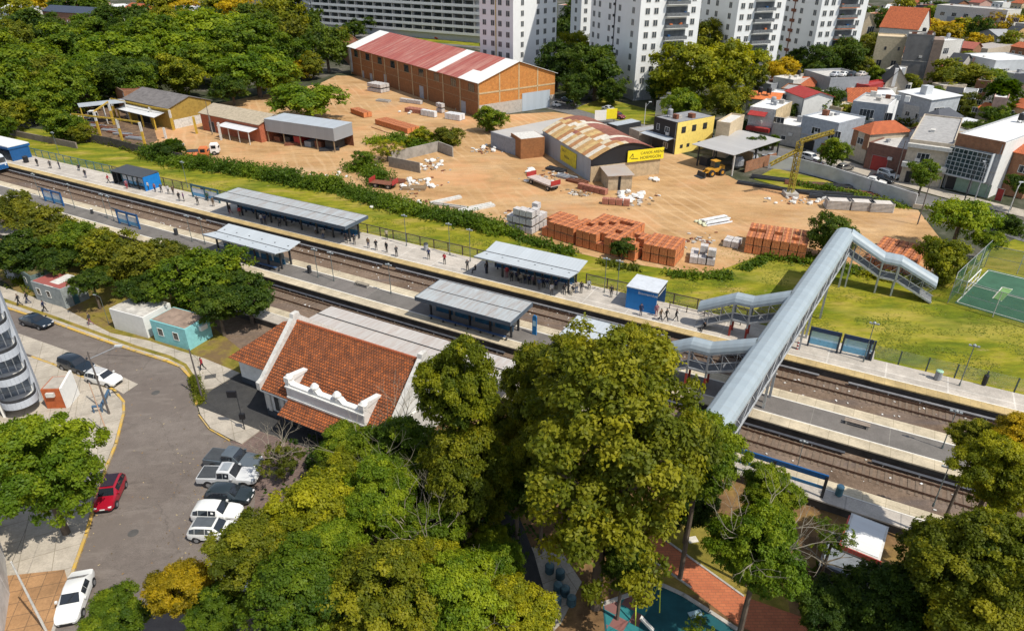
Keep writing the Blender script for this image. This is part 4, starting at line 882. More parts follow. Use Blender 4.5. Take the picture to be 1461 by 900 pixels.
for k in range(14): o.box(L*.46-1.1,-.5,5+k*3.15,L*.46+1.1,-.02,5.9+k*3.15)
o.build('service_balconies', M['rust'], tw)
tw, L, D = tower((732,120),(686,112),(792,110), 62, 'narrow white tower with a yellow pipe beside the avenue', cols=((.15,.4,.62,.85),(.2,.55,.72,.93)), lit=None, seed=5)
o = MB(); o.tube((L*.5,-.15,3),(L*.5,-.15,62),.13); o.build('gas_pipe', M['yellow'], tw)
tower((826,88),(812,84),(846,84), 62, 'slim white tower glimpsed between two larger towers', cols=((.5,),(.3,.8)), lit=None, seed=6)
# long slab block at the top
def slab_block(a, b, c, h, label, n=9, fl=3.0):
    A = G(*a); B = G(*b); u = B-A; L = u.length; rz = math.atan2(u.y,u.x); n_ = Vector((-u.y,u.x,0)).normalized(); D = max(9, abs((G(*c)-B).dot(n_)))
    r = empty('apartment_slab', (A.x,A.y,0), rz, label, 'apartment block'); o = MB(); o.box(0,0,0,L,D,h); o.build('walls', plain((.45,.46,.48), .7, var=.15), r)
    for k in range(int(h/fl)):
        z = 3.2+k*fl; o = MB(); o.box(-.1,-1.5,z-.15,L+.1,-.01,z+.1); o.box(-.1,-1.5,z+.1,L+.1,-1.4,z+1.0); o.build('balcony_band', M['white'], r)
        o = MB()
        for q_ in range(int(L/6)): o.box(q_*6+.6,-.06,z+.15,q_*6+5.2,-.01,z+2.4)
        o.build('window_band', M['glass'], r)
        o = MB()
        for q_ in range(int(L/6)+1): o.box(q_*6-.15,-1.42,z+.1,q_*6+.15,-.02,z+fl-.16)
        o.build('partitions', M['white_old'], r)
    return r
slab_block((452,42),(688,62),(700,50), 45, 'long white apartment slab with continuous balconies across the avenue')
slab_block((412,22),(450,42),(470,30), 45, 'end wing of the white apartment slab above dark conifers')
# ================================================================ THE YARD
# warehouse: long facade with pilasters, red stained roof with white strips
loc, rz, L, D = rect3((497,66),(683,118),(792,104), 9.3)
print('WAREHOUSE', L, D); WH = empty('warehouse', loc, rz, 'large brick warehouse with faded red and white gabled roof', 'warehouse'); h = 9.3; rise = 4.2
o = MB(); o.ext([(0,0),(D,0),(D,h-.05),(D/2,h+rise-.05),(0,h-.05)], 'x', 0, L); o.build('walls', M['brick_w'], WH)  # darker brick than the gable: the front's grazing light put into the colour
def wroof():
    m, n, b = newmat('warehouse_roof'); co = coords(n); sep = N(n,'SeparateXYZ'); lnk(n, co, sep.inputs[0])
    f = noise_(n, coords(n, scale=(1.6,.12,.12)), .55, 6, .75); f2 = noise_(n, coords(n, scale=(.3,.5,.5)), .7, 4, .6)
    br_ = N(n,'TexBrick'); lnk(n, coords(n, R(90)), br_.inputs['Vector']); br_.inputs['Scale'].default_value = 1; br_.inputs['Brick Width'].default_value = 3.4; br_.inputs['Row Height'].default_value = 1.05; br_.inputs['Mortar Size'].default_value = .03
    br_.inputs['Color1'].default_value = (.40,.09,.065,1); br_.inputs['Color2'].default_value = (.30,.055,.045,1); br_.inputs['Mortar'].default_value = (.25,.10,.08,1)
    c = mix(n, ramp(n, f, [(.45,(0,0,0)), (.62,(.75,)*3)]), br_.outputs[0], (.52,.28,.22)); c = mix(n, ramp(n, f2, [(.4,(0,0,0)), (.65,(.55,)*3)]), c, (.36,.10,.075))
    wv = N(n,'Math',operation='MULTIPLY'); lnk(n, sep.outputs[0], wv.inputs[0]); wv.inputs[1].default_value = 2*math.pi/.5; si = N(n,'Math',operation='SINE'); lnk(n, wv.outputs[0], si.inputs[0]); bump(n, b, si.outputs[0], .5, .04)
    lnk(n, c, b.inputs['Base Color']); b.inputs['Roughness'].default_value = .6; return m
WR = wroof(); k = rise/(D/2); ov = .6
def wslope(x0, x1, m, nm, f0=0, f1=1, lift=0):
    for s_ in (0, 1):
        q = MB(); y0, y1 = -ov+(D/2+ov)*f0, -ov+(D/2+ov)*f1; z0, z1 = h+k*y0+lift, h+k*y1+lift
        if s_: y0, y1 = D-y0, D-y1
        q.add([(x0,y0,z0),(x1,y0,z0),(x1,y1,z1),(x0,y1,z1),(x0,y0,z0+.1),(x1,y0,z0+.1),(x1,y1,z1+.1),(x0,y1,z1+.1)], [(0,3,2,1),(4,5,6,7),(0,1,5,4),(1,2,6,5),(2,3,7,6),(3,0,4,7)]); q.build(nm, m, WH)
wslope(-.5, L*.085, M['white'], 'white_roof_strip'); wslope(L*.085, L*.69, WR, 'roof_sheets'); wslope(L*.69, L*.745, M['white'], 'white_roof_strip'); wslope(L*.745, L*.93, WR, 'roof_sheets'); wslope(L*.93, L+.6, M['white'], 'white_roof_strip'); wslope(L*.885, L*.93, M['white'], 'white_roof_strip', 0, .38, .03)
nb = 9
for i in range(nb+1): o = MB(); o.box(-.22,-.12,0,.22,.05,h-.1); x = o.build('pilaster', plain((.46,.34,.20), .9, var=.3), WH); x.location = (.2+(L-.4)*i/nb,0,0)
for i in range(nb): 
    q = MB(); 
    x0 = .2+(L-.4)*(i+.62)/nb; window(WH, 'f', L, D, x0, h-3.0, 2.9, 2.2, frame=M['dark'])
o = MB(); o.box(0,-.06,h-3.1,L,.02,h-2.9); o.box(0,-.05,4.0,L,.02,4.15); o.build('string_course', plain((.30,.20,.11), .9), WH)
for u, w_, hh in ((.33,2.0,3.6),(.62,2.6,3.6),(.90,3.2,3.2),(.12,2.0,2.4),(.2,2.0,2.4)): door(WH, 'f', L, D, L*u, w_, hh, plain((.33,.35,.40),.6))
q = MB(); q.ext([(.02,3.4),(D-.02,3.4),(D-.02,h-.1),(D/2,h+rise-.1),(.02,h-.1)], 'x', L-.02, L+.06); q.build('sunlit_gable_brick', bricks((.62,.26,.06),(.54,.20,.045),(.45,.25,.09),.4,.2,'wall',big=.35), WH)  # brighter copy of the brick: sun on the gable put into the colour
o = MB(); o.box(L-.02,-.01,0,L+.1,D,3.4); o.build('pale_base_wall', M['conc'], WH)
o = MB(); o.box(L+.02,0,6.2,L+.14,D,6.6); o.box(L+.02,D*.25,3.4,L+.14,D*.25+.35,h+2.0); o.box(L+.02,D*.5,3.4,L+.14,D*.5+.35,h+rise-.4); o.box(L+.02,D*.75,3.4,L+.14,D*.75+.35,h+2); o.build('gable_frame', plain((.50,.38,.22), .9), WH)
window(WH, 'r', L, D, D*.40, 4.0, D*.2, 1.7, frame=M['dark']); window(WH, 'r', L, D, D*.16, 4.0, D*.12, 1.4, frame=M['dark'])
o = MB(); o.box(L+.1,D*.55,0,L+.2,D*.93,4.9); o.build('roller_door', sheet((.42,.48,.54), rib=.25, axis='y', stain=.2), WH)
o = MB(); o.box(-.4,-.08,.8,2.0,-.02,h-.4); o.build('mural_panel', plain((.45,.47,.50), .7, var=.7, sc=.35), WH)
house((480,52),(497,66),(540,50), 7.0, 'small brick building behind the far end of the warehouse', M['brick'], M['rust'], 'flat', cat='building', dp=6)
# curved roof shed
loc, rz, L, D = rect3((774,187),(843,228),(932,211), 4.6); print('CURVED', L, D)
CS = empty('curved_roof_shed', loc, rz, 'shed with rusty striped arched roof and yellow sign boards', 'shed'); n = 16; h = 4.6; rise = 2.6
arc = [(D*i/n, h+rise*math.sin(math.pi*i/n)) for i in range(n+1)]
o = MB(); o.ext([(0.05,0),(D-.05,0)]+[(min(max(y,.05),D-.05), z-.08) for y, z in arc[::-1]], 'x', .1, L-.1); o.build('walls', sheet((.33,.37,.42), (.22,.20,.19), rib=.3, axis='x', stain=.6), CS)
cols_ = [(.24,.09,.06),(.50,.30,.12),(.62,.52,.36),(.42,.20,.08),(.30,.11,.08),(.58,.40,.17),(.66,.60,.50)]
rn = random.Random(4); nx = 16
mats_ = [plain(c_, .65, var=.35, sc=1.5) for c_ in cols_]
for i in range(nx):
    q = MB(); x0, x1 = -.4+(L+.8)*i/nx, -.4+(L+.8)*(i+1)/nx; dz = .02*(i % 2)
    for j in range(n):
        (y0,z0),(y1,z1) = arc[j], arc[j+1]; 
        mi = ([2,1,6,3,5,1,2,3][(i*3+(j>3))%8] if j < (7 if 4 < i < 12 else 5+i%4) else [0,4,0,4,6,0,4,0][(i*5)%8]) if rn.random() < .97 else rn.randrange(7)
        q.add([(x0,y0,z0+dz),(x1,y0,z0+dz),(x1,y1,z1+dz),(x0,y1,z1+dz),(x0,y0,z0+.08+dz),(x1,y0,z0+.08+dz),(x1,y1,z1+.08+dz),(x0,y1,z1+.08+dz)], [(0,3,2,1),(4,5,6,7),(0,1,5,4),(1,2,6,5),(2,3,7,6),(3,0,4,7)], mi)
    q.build('roof_sheet_course', mats_, CS)
o = MB(); o.box(L-.09,0.1,0,L+.04,D-.1,3.2); o.build('gable_wall', plain((.48,.36,.22), .9, var=.3), CS)
o = MB(); o.ext([(.1,3.2),(D-.1,3.2)]+[(min(max(y,.1),D-.1), z-.12) for y, z in arc[::-1]], 'x', L-.08, L+.03); o.build('dark_gable', M['black'], CS)
sgb = MB(); sgb.box(L+.3,D*.50,3.3,L+.42,D*1.02,5.6); sgb_o = sgb.build('yellow_signboard', M['yellow_b'], CS)
letters('CANOS ARENA', .78, M['black'], CS, (L+.43, D*.68, 4.62), (R(90),0,R(90))); letters('HORMIGON', .85, M['black'], CS, (L+.43, D*.68, 3.65), (R(90),0,R(90)))
o = MB(); o.tube((L+.45,D*.53,4.1),(L+.45,D*.57,5.0),.06); o.tube((L+.45,D*.57,5.0),(L+.45,D*.58,4.2),.05); o.tube((L+.45,D*.55,4.0),(L+.45,D*.65,3.9),.05); o.build('sign_emblem', M['black'], CS)
o = MB(); o.box(L*.42,-.12,.9,L*.74,-.02,4.0); o.build('yellow_wall_sign', plain((.62,.50,.03), .6, var=.3), CS)
letters('CAL Y', .8, M['dark'], CS, (L*.45,-.13,3.0), (R(90),0,0)); letters('ARENA', .8, M['dark'], CS, (L*.50,-.13,1.9), (R(90),0,0))
# lean-to in front of its gable
loc, rz, L2, D2 = rect3((850,229),(868,251),(905,251), 3.0)
r = empty('lean_to', loc, rz, 'block walled lean-to with patched tin roof against the arched shed', 'shed'); o = MB(); o.box(.1,.1,0,L2-.1,D2-.1,2.9); o.build('walls', plain((.46,.36,.24), .9, var=.35), r)
o = MB(); o.ext([(-.2,2.95),(D2+.2,2.95),(D2+.2,3.05),(-.2,3.05)], 'x', -.2, L2+.3); o.build('roof', sheet((.42,.40,.38), (.45,.25,.13), rib=.3, axis='x', stain=.9, patch=1.2), r); o = MB(); o.box(L2-.1,D2*.42,0,L2-.04,D2*.52,2.8); o.build('doorway_shade_panel', M['black'], r)  # black panel on the wall paints the shade of an open doorway
# yellow house with black front
y, L, D = house((934,167),(967,176),(1006,163), 7.0, 'two storey house with bright yellow side and black front', M['black'], plain((.26,.26,.27), .8), 'flat', wins=[('f',1.4,4.3,.9,1.5),('f',4.3,4.3,1.4,1.3),('f',4.3,.8,1.4,1.3)], cat='house', par=.1)
print('YELLOW', L, D)
o = MB(); o.box(L-.02,-.02,0,L+.12,D+.02,7.1); o.build('yellow_wall', plain((.86,.66,.17), .75, var=.15), y)
for u in (.17,.45,.75): f = window(y, 'r', L, D, D*u, 4.6, 1.3, 1.4, frame=M['dark']); f.location.x = L+.13
o = MB(); o.ext([(-2.2,3.2),(0,3.5),(0,3.6),(-2.2,3.3)], 'x', -2.0, L-.6); o.build('porch_roof', M['roof_grey'], y); tank(y, 2.2, 2.6, 7.1)
for u in (.12,.3,.6): q = MB(); q.box(L+.13,D*u,1.2,L+.16,D*u+.9,2.0); q.build('painted_mark', M['dark'], y)
# open vehicle shed with a flat grey roof
loc, rz, L, D = rect3((987,206),(1047,222),(1110,202), 4.5); print('OPEN', L, D)
r = empty('open_shed', loc, rz, 'open post shed with broad flat grey roof sheltering machines', 'shed'); o = MB(); o.ext([(0,4.45),(D,5.0),(D,5.1),(0,4.55)], 'x', 0, L); o.build('roof', sheet((.42,.41,.40), (.33,.32,.31), rib=.4, axis='y', stain=.35), r)
for u, v in ((.12,.06),(.5,.05),(.97,.05),(.97,.5),(.97,.97),(.5,.97),(.05,.97),(.05,.5)): o = MB(); o.box(-.12,-.12,0,.12,.12,4.4); x = o.build('post', M['white_old'] if (u,v)==(.97,.05) else M['dark'], r); x.location = (L*u,D*v,0)
o = MB(); o.box(L*.97,D*.3,0,L*.97+.2,D*.95,2.3); o.build('brick_side_wall', M['brick'], r); o = MB(); o.box(L*.6,D*.5,0,L*.9,D*.51,3.5); o.build('back_screen', M['wood'], r)
o = MB(); o.box(1.0,2.0,0.0,3.0,4.0,1.8); o.build('machine_cover', M['dark'], r)
for u, v, rr in ((.75,.35,1.2),(.82,.6,1.1)): o = MB(); o.lathe([(rr*.5,0),(rr,.6),(rr,1.8),(rr*.6,2.4)], 14, (L*u,D*v,.3)); o.build('hopper', M['grey'], r)
# low open shed with a grey skirt on the left of the yard
loc, rz, L, D = rect3((377,170),(475,184),(515,177), 5.4); print('LOW', L, D)
r = empty('open_shed', loc, rz, 'long low open shed with deep grey metal skirt', 'shed'); D = max(D, 5)
o = MB(); o.box(-.1,-.1,5.35,L+.1,D+.1,5.5); o.build('roof', M['roof_grey'], r); SK = sheet((.30,.31,.33), (.24,.22,.2), rib=.3, axis='x', stain=.3)
o = MB(); o.box(-.05,-.08,2.6,L+.05,.0,5.35); o.build('front_skirt', SK, r); o = MB(); o.box(L-.02,.02,2.6,L+.05,D,5.35); o.build('end_skirt', SK, r); o = MB(); o.box(0,D-.1,0,L,D,5.3); o.build('back_wall', M['rust'], r)
for i in range(5): o = MB(); o.box(-.1,-.02,0,.1,.18,2.6); x = o.build('post', M['wood'], r); x.location = (.3+(L-.6)*i/4,0,0)
for i, mm in enumerate((M['rust'],M['dark'],M['red'],M['grey'],M['rust'],M['dark'])): o = MB(); o.box(1+i*L/6.5,1,0,1+i*L/6.5+1.9,D-1,1.2+.4*(i%3)); o.build('stored_crate', mm, r)
# brick workshop with tan roof
r, L, D = house((285,161),(369,178),(380,160), 4.3, 'orange brick workshop with tan curved roof beside the low shed', plain((.40,.12,.06), .9, var=.3), plain((.42,.35,.25), .8, var=.3), 'gx', 1.5, wins=[('l',2,1.6,1,1)], doors=[('f',4,2.2,2.6,M['dark'])], cat='workshop', dp=9)
o = MB(); o.ext([(-2.8,2.9),(0,3.3),(0,3.4),(-2.8,3.0)], 'x', L*.45, L*.98); o.build('porch_roof', M['roof_white'], r)
for u in (.16,): o = MB(); o.box(L*u,-.25,0,L*u+.4,.0,4.2); o.build('white_pilaster', M['white_old'], r)
for i in range(4): o = MB(); o.box(-.08,-.08,0,.08,.08,3); x = o.build('post', M['white_old'], r); x.location = (L*(.47+.165*i),-2.7,0)
# gabled grey shed with mustard end
r, L, D = house((176,141),(240,155),(264,140), 5.2, 'grey gabled shed with mustard coloured end wall', plain((.34,.22,.045), .85, var=.3), plain((.17,.155,.15), .85, var=.4, sc=1), 'gx', 2.0, cat='shed', doors=[('f',8,6,3,M['black'])], dp=12)
o = MB(); o.ext([(-3.2,3.2),(-.0,3.9),(0,4.0),(-3.2,3.3)], 'x', 1, L-2); o.build('porch_roof', M['roof_white'], r); o = MB(); o.box(L+.02,.6,0,L+.1,9,2.2); o.build('white_lower_wall', M['white_old'], r)
for i in range(4): o = MB(); o.box(-.15,-.15,0,.15,.15,3.3); x = o.build('post', M['yellow'], r); x.location = (1.5+i*(L-3)/3.2,-3.0,0)
house((163,124),(176,132),(195,122), 6.0, 'orange brick wall block behind the grey gabled shed', M['brick'], M['rust'], 'flat', cat='building', dp=5)
r, L, D = house((62,146),(140,132),(152,128), 3.4, 'long low shed with white roof edges behind yellow gantries', plain((.10,.08,.07), .9), M['roof_white'], 'sx', .5, cat='shed', dp=5)
r = empty('flat_canopy', G(112,152,5), math.atan2((G(179,145,5)-G(112,152,5)).y,(G(179,145,5)-G(112,152,5)).x), 'thin grey canopy strip over parked trucks', 'canopy'); r.location.z = 0
L = (G(179,145,5)-G(112,152,5)).length; o = MB(); o.box(0,-1,4.9,L,4,5.05); o.build('roof', M['roof_grey'], r)
for x in (.3, L/2, L-.3):
    for y_ in (-.8,3.8): o = MB(); o.box(-.1,-.1,0,.1,.1,4.9); q = o.build('post', M['white_old'] if x > 1 else M['yellow'], r); q.location = (x,y_,0)
# yellow gantries
def gantry(pts, hh, label, xtra=()):
    base_ = G(*pts[0]); r = empty('gantry_frame', base_, 0, label, 'gantry', 'yellow gantry frames'); P = [G(*p)-base_ for p in pts]
    for p in P: o = MB(); o.box(-.22,-.22,0,.22,.22,hh*.62,0); o.box(-.22,-.22,hh*.62,.22,.22,hh,1); x = o.build('post', [M['yellow'],M['white_old']], r); x.location = p
    o = MB()
    for a, b in zip(P, P[1:]): o.bar(a+Vector((0,0,hh)), b+Vector((0,0,hh)), .22,.35)
    o.build('beam', M['yellow'], r)
gantry([(112,196),(175.5,204),(207.6,209)], 5.6, 'yellow gantry closest to the hedge with white post tops'); gantry([(143.5,194),(163,178)], 5.8, 'yellow cross gantry behind the hedge gantry'); gantry([(165,168),(220,181),(248,186)], 5.0, 'yellow gantry in front of the grey gabled shed')
for px, py, l in ((281,191,'painted concrete post between shed and brick workshop'),(316,200,'white concrete post in front of the brick workshop'),(237,198,'short white post beside the palm')):
    r = empty('concrete_post', G(px,py), 0, l, 'post'); o = MB(); o.box(-.22,-.22,0,.22,.22,4.2 if px > 240 else 2.6); o.build('shaft', M['yellow'] if px==281 else M['white_old'], r)
# the rows of stored steel under the gantries
rnd = random.Random(5)
for i in range(9):
    o = MB(); 
    p = G(118+i*9, 176+i*3); x = empty('steel_bundle', p, R(-20), 'bundle of rusty steel bars, row %s behind the hedge gantry' % ['nearest the shrubs','second','third','fourth','fifth','sixth','seventh','eighth','nearest the palm'][i], 'steel bundle', 'steel bundles under the gantries')
    for j in range(5): o.box(-2.5+rnd.uniform(-.3,.3), j*.3, .15, 2.5, j*.3+.2, .3+rnd.uniform(0,.3))
    o.build('bars', M['rust'] if i % 2 else M['grey'], x)
# concrete bin walls
def wallseg(pts, hts, label, m, th=.22, cat='wall', name='yard_wall', cap=None):
    P = [G(*p) for p in pts]; b0 = P[0].copy(); r = empty(name, b0, 0, label, cat); o = MB()
    for a, b in zip(P, P[1:]):
        a = a-b0; b = b-b0; d = (b-a).normalized(); n_ = Vector((-d.y,d.x,0))*th/2; ext_ = d*th/2
        q = [a-ext_-n_, b+ext_-n_, b+ext_+n_, a-ext_+n_]; o.prism([(v.x,v.y) for v in q], 0, hts+random.Random(len(o.v)).uniform(0,.006))
    o.build('wall', m, r); return r
wallseg([(560,232),(626,216),(646,224)], 2.3, 'tall bare concrete bin walls enclosing rubble in the yard', M['conc_wall'], .25); wallseg([(556,238),(599,247)], 2.2, 'low front concrete bin wall by the bushes', plain((.27,.23,.19),.9,var=.3), .25)
# street boundary wall and its stubs
wallseg([(1096,240),(1135,244),(1180,256),(1240,276),(1303,297)], 2.7, 'pale grey street wall along the yard', plain((.50,.50,.50), .8, var=.25, sc=.4), .2)
wallseg([(1303,297),(1345,303),(1400,322)], .8, 'low sandy kerb wall by the street tree', M['beige'], .3)
wallseg([(0,190),(50,200),(110,212)], 1.4, 'low stone wall behind the shrubs by the train', plain((.22,.18,.15), .9), .3)
wallseg([(120,201),(160,209),(215,224),(262,232)], 2.0, 'dark rough panel fence below the yellow gantries', plain((.09,.075,.07), .9, var=.5), .15, 'fence', 'panel_fence')
wallseg([(-40,660),(-14,730),(6,800),(12,850),(-4,960)], 2.8, 'white garden wall with faded red mural in the bottom corner', plain((.62,.60,.58),.8,var=.35,sc=.8), .25)
# side yard roofs between warehouse and arched shed
house((700,188),(741,201),(813,171), 3.6, 'patched pale tin roofed shed between warehouse and arched shed', plain((.26,.28,.32), .8), sheet((.44,.43,.42), (.50,.44,.36), rib=.4, axis='y', stain=.8, patch=2), 'flat', par=0, cat='shed')
house((729,190),(743,199),(768,190), 4.4, 'small orange brick shed with pale roof by the arched shed', M['brick_w'], M['white_old'], 'flat', par=0, cat='shed')
house((866,176),(880,180),(925,176), 3.0, 'low dark shed behind the arched roof', M['dark'], M['roof_grey'], 'flat', par=0, cat='shed')
house((898,184),(912,189),(940,182), 3.2, 'grey stone walled hut beside the black fronted house', M['conc_wall'], M['roof_zinc'], 'flat', par=.2, cat='shed')
r = empty('signboard', G(848,178), R(15), 'white and yellow hoarding beside the cross street', 'signboard'); o = MB(); o.box(0,0,1,3.2,.1,3.6); o.build('white_board', M['white'], r); o = MB(); o.box(3.2,0,1.2,6.2,.1,3.8); o.build('yellow_board', M['yellow_b'], r)
for x in (.5,5.5): o = MB(); o.box(x-.07,.1,0,x+.07,.2,3); o.build('post', M['dark'], r)
r = empty('mesh_gate', G(935,166), R(15), 'tall grey mesh gate beside the black fronted house', 'gate'); o = MB(); 
for x in (0,2.3,4.6): o.box(x-.06,-.04,0,x+.06,.04,4.2)
o.box(0,-.03,4.1,4.6,.03,4.2); o.build('gate_frame', M['grey'], r); o = MB(); o.box(.06,-.01,.1,4.54,.01,4.1); o.build('gate_mesh', meshwire('gate_mesh',(.25,.26,.28),th=.6), r)
# ================================================================ HOUSES ON THE FAR SIDE OF THE STREET
WT = M['white']; WO = M['white_old']; GR = M['conc']; rf = plain((.50,.48,.45), .85, var=.3, sc=.8); rw = plain((.70,.70,.69), .7, var=.15, sc=.6)
house((1145,167),(1197,178),(1232,168), 7.0, 'grey blue house with garage opening behind the yellow crane', plain((.34,.37,.41),.7), rw, wins=[('f',4,3.8,2.2,1.6),('f',8.5,3.6,3.0,2.0)], doors=[('f',3,2.6,2.5,M['black']),('f',7,2.2,2.4,M['rust'])])
r, L, D = house((1219,184),(1242,192),(1281,182), 6.4, 'small house with bright orange hip roof beside the brick garage', M['beige'], M['tile_plain'], 'hip', 2.0, wins=[('f',2.6,3.7,1.8,1.4),('r',2.5,3.6,1.0,1.2),('r',6,3.6,1,1.2)])
o = MB(); o.box(-.05,-.06,3,L*.3,.0,6.2); o.box(L*.7,-.06,3,L+.02,0,6.2); o.build('brick_panel', M['brick'], r)
r, L, D = house((1217,146),(1267,152),(1307,142), 8.4, 'big house with a blank bright white side wall', plain((.36,.38,.41),.75), rf, wins=[('f',3.5,4.6,3.2,2.6),('f',8.3,5.0,1.8,2.0)], doors=[])
o = MB(); o.box(L+.01,-.02,0,L+.14,D+.02,8.8); o.build('white_side_wall', plain((.78,.78,.77),.7,var=.05), r)
for i in range(4): o = MB(); o.box(0,0,0,1.1,.8,.7+.2*i); q = o.build('roof_box', [WT, M['rust'], M['steel'], WT][i], r); q.location = (3+i*2.2, D-3-.6*i, 8.42)
house((1240,205),(1297,217),(1330,200), 5.2, 'low red brown brick garage wall with red double door', bricks((.30,.13,.09),(.24,.10,.07),(.20,.14,.11),.3,.12,'wall',big=.4), rf, doors=[('f',3,3.4,3.2,M['red'])], cat='garage', dp=22)
r, L, D = house((1298,201),(1360,209),(1430,168), 8.2, 'two storey beige house with two shuttered windows and a pale balcony', M['beige'], plain((.36,.35,.34), .85, var=.3), wins=[('f',3,4.2,2.2,2.0),('f',8,4.2,2.2,2.0)], doors=[('f',1.5,1.2,2.4,M['black']),('f',9.2,2.4,2.6,M['black'])], dp=26)
o = MB(); o.box(-.2,-1.3,3.4,L+.1,-.02,4.3); o.box(-.1,-.9,7.2,L+.05,-.02,7.9); o.build('balcony', WO, r)
r, L, D = house((1367,193),(1434,206),(1500,176), 10.2, 'building with a big gridded glass front above green garage doors', plain((.40,.41,.42),.7), rw, doors=[('f',2.8,3.4,2.6,plain((.24,.34,.27),.6)),('f',6.6,3.4,2.6,plain((.24,.34,.27),.6)),('f',10,1.2,2.4,M['red'])], cat='building', dp=34)
o = MB(); o.box(-.05,-.1,8.3,L+.05,.0,10.6); o.build('brick_parapet', M['brick'], r)
o = MB(); o.box(-.1,-1.2,3.2,L-1,-.95,8.2); o.build('glass_front', plain((.04,.065,.07),.12,var=.6,sc=1.5), r)
o = MB()
for i in range(10): x = -.1+(L-.9)*i/9; o.box(x-.05,-1.3,3.2,x+.05,-1.2,8.2)
for i in range(7): z = 3.2+5*i/6; o.box(-.1,-1.32,z-.05,L-1,-1.2,z+.05)
o.build('glazing_bars', plain((.42,.45,.46),.5), r); o = MB(); o.box(-.2,-1.35,2.95,L-.9,-.02,3.2); o.box(L-1,-1.35,2.95,L-.85,-.02,8.3); o.build('frame_slab', M['lgrey'], r)
o = MB(); o.box(L+.01,0,0,L+.12,D,10.4); o.build('white_side_wall', WT, r)
house((1447,217),(1480,224),(1520,210), 8.0, 'house with orange tile roof cut by the picture edge', M['brick'], M['tile_plain'], 'gx', 1.5, wins=[('f',2.5,4.6,1.8,1.4)], dp=14)
house((1103,177),(1144,184),(1162,174), 4.4, 'low concrete walled house with pale flat roof beside the crane', M['conc'], rw, cat='house', wins=[('f',3,1.2,1.2,1.0)])
r, L, D = house((1070,154),(1107,159),(1137,148), 7.2, 'white house with red awnings beside the large olive tree', WO, rw, wins=[('f',7.2,4.3,2.6,1.7)])
o = MB(); o.ext([(-1.8,5.9),(0,6.6),(0,6.7),(-1.8,6.0)], 'x', .2, 4.4); o.box(.3,-1.5,2.3,L-.4,-.04,3.2); o.build('red_awning', M['red'], r); o = MB(); o.box(L+.01,0,0,L+.12,D,7.6); o.build('stained_side_wall', plain((.52,.40,.24),.9,var=.4), r)
r, L, D = house((1066,140),(1111,144),(1120,132), 7.0, 'house with orange roof carrying two black water tanks', M['conc'], M['orange'], 'gx', 1.0, wins=[('f',2.5,4,1.3,1.3)], dp=9); tank(r, L*.35, 2.0, 7.8, M['black']); tank(r, L*.62, 2.2, 7.8, M['black'])
house((1042,178),(1062,166),(1066,150), 7.4, 'white gable wall touching the large olive tree', M['cream'], WO, cat='wall', dp=3)
r, L, D = house((1121,130),(1148,140),(1163,130), 7.5, 'white gabled house with red roof sheet and black tank', WT, M['red'], 'gx', 1.2, dp=8); tank(r, 2, -1.4, 5.5, M['black'])
house((1132,116),(1163,111),(1165,103), 6.0, 'white building with two long dark windows beside the golden tree', WO, WO, wins=[('f',3,3.6,3.6,.9),('f',8.5,3.6,3.6,.9)], dp=7)
house((1100,122),(1131,116),(1133,108), 4.5, 'grey wall building under the golden tree', M['grey'], M['roof_zinc'], dp=6)
r, L, D = house((1185,114),(1241,112),(1245,103), 7.2, 'grey rooftop car park deck', M['grey'], rf, cat='car park', dp=14, par=.6); DECK = r
house((1222,121),(1240,124),(1246,114), 5.6, 'small red brick building below the car park deck', M['red'], M['red'], cat='house')
house((1200,142),(1211,146),(1222,136), 5.0, 'steep orange gable roof between trees', WO, M['tile_plain'], 'gy', 3.2, dp=8)
house((1212,134),(1234,143),(1243,130), 5.2, 'white gable roofed annex beside the steep orange gable', WT, rw, 'gy', 1.6, dp=9)
house((1243,125),(1270,129),(1285,118), 4.6, 'pale flat roofed building with red awning strip', WO, rf, doors=[('f',3,3,2.4,M['red'])])
r, L, D = house((1283,131),(1330,143),(1365,139), 7.2, 'pale grey house with bright white metal roofs', plain((.46,.48,.50),.7), sheet((.74,.74,.74),(.6,.6,.6),rib=.5,axis='y',stain=.2), 'sx', .6, wins=[('r',3,4,3.2,1.2)])
o = MB(); o.box(L*.42,2,0,L*.42+2,4,9.6); o.build('chimney_stack', M['lgrey'], r)
r, L, D = house((1264,117),(1296,119),(1320,103), 6.2, 'dark slate roofed house with beige gable', M['beige'], plain((.03,.03,.035),.7), 'gy', 3.6, wins=[('f',6,4.6,1.3,1.2)], dp=12); o = MB(); o.box(1.6,-.2,5,2.5,.6,10); o.box(L-2.2,2,5,L-1.4,2.8,10); o.build('chimney', WT, r)
r, L, D = house((1296,50),(1334,52),(1350,40), 15.0, 'tall bare concrete party wall building', plain((.19,.18,.175),.9,var=.3,sc=.4), GR, cat='building', dp=9); o = MB(); o.box(L+.01,-.3,0,L+3,D,14); o.build('brown_side', plain((.26,.19,.15),.9), r)
house((1344,60),(1375,58),(1378,48), 12.0, 'white and glass rear extension beside the concrete party wall', WO, rw, wins=[('f',3,4,2.5,2),('f',3,8,2.5,2)], cat='building', dp=8)
r, L, D = house((1253,53),(1294,55),(1298,45), 13.5, 'beige church hall with tall arched windows', plain((.50,.42,.29),.85), M['cream'], wins=[('f',2,3,1.6,3.4),('f',6.5,3,1.6,3.4),('f',11,3,1.6,3.4),('f',3,9.5,.8,1.2),('f',7,9.5,.8,1.2)], cat='church hall', dp=9, frame=M['beige'])
house((1256,38),(1310,42),(1334,30), 11.0, 'church with vast orange tiled roof', WO, M['tile_plain'], 'gx', 7.0, cat='church', wins=[('f',4,6,1,2),('f',9,6,1,2)], dp=16)
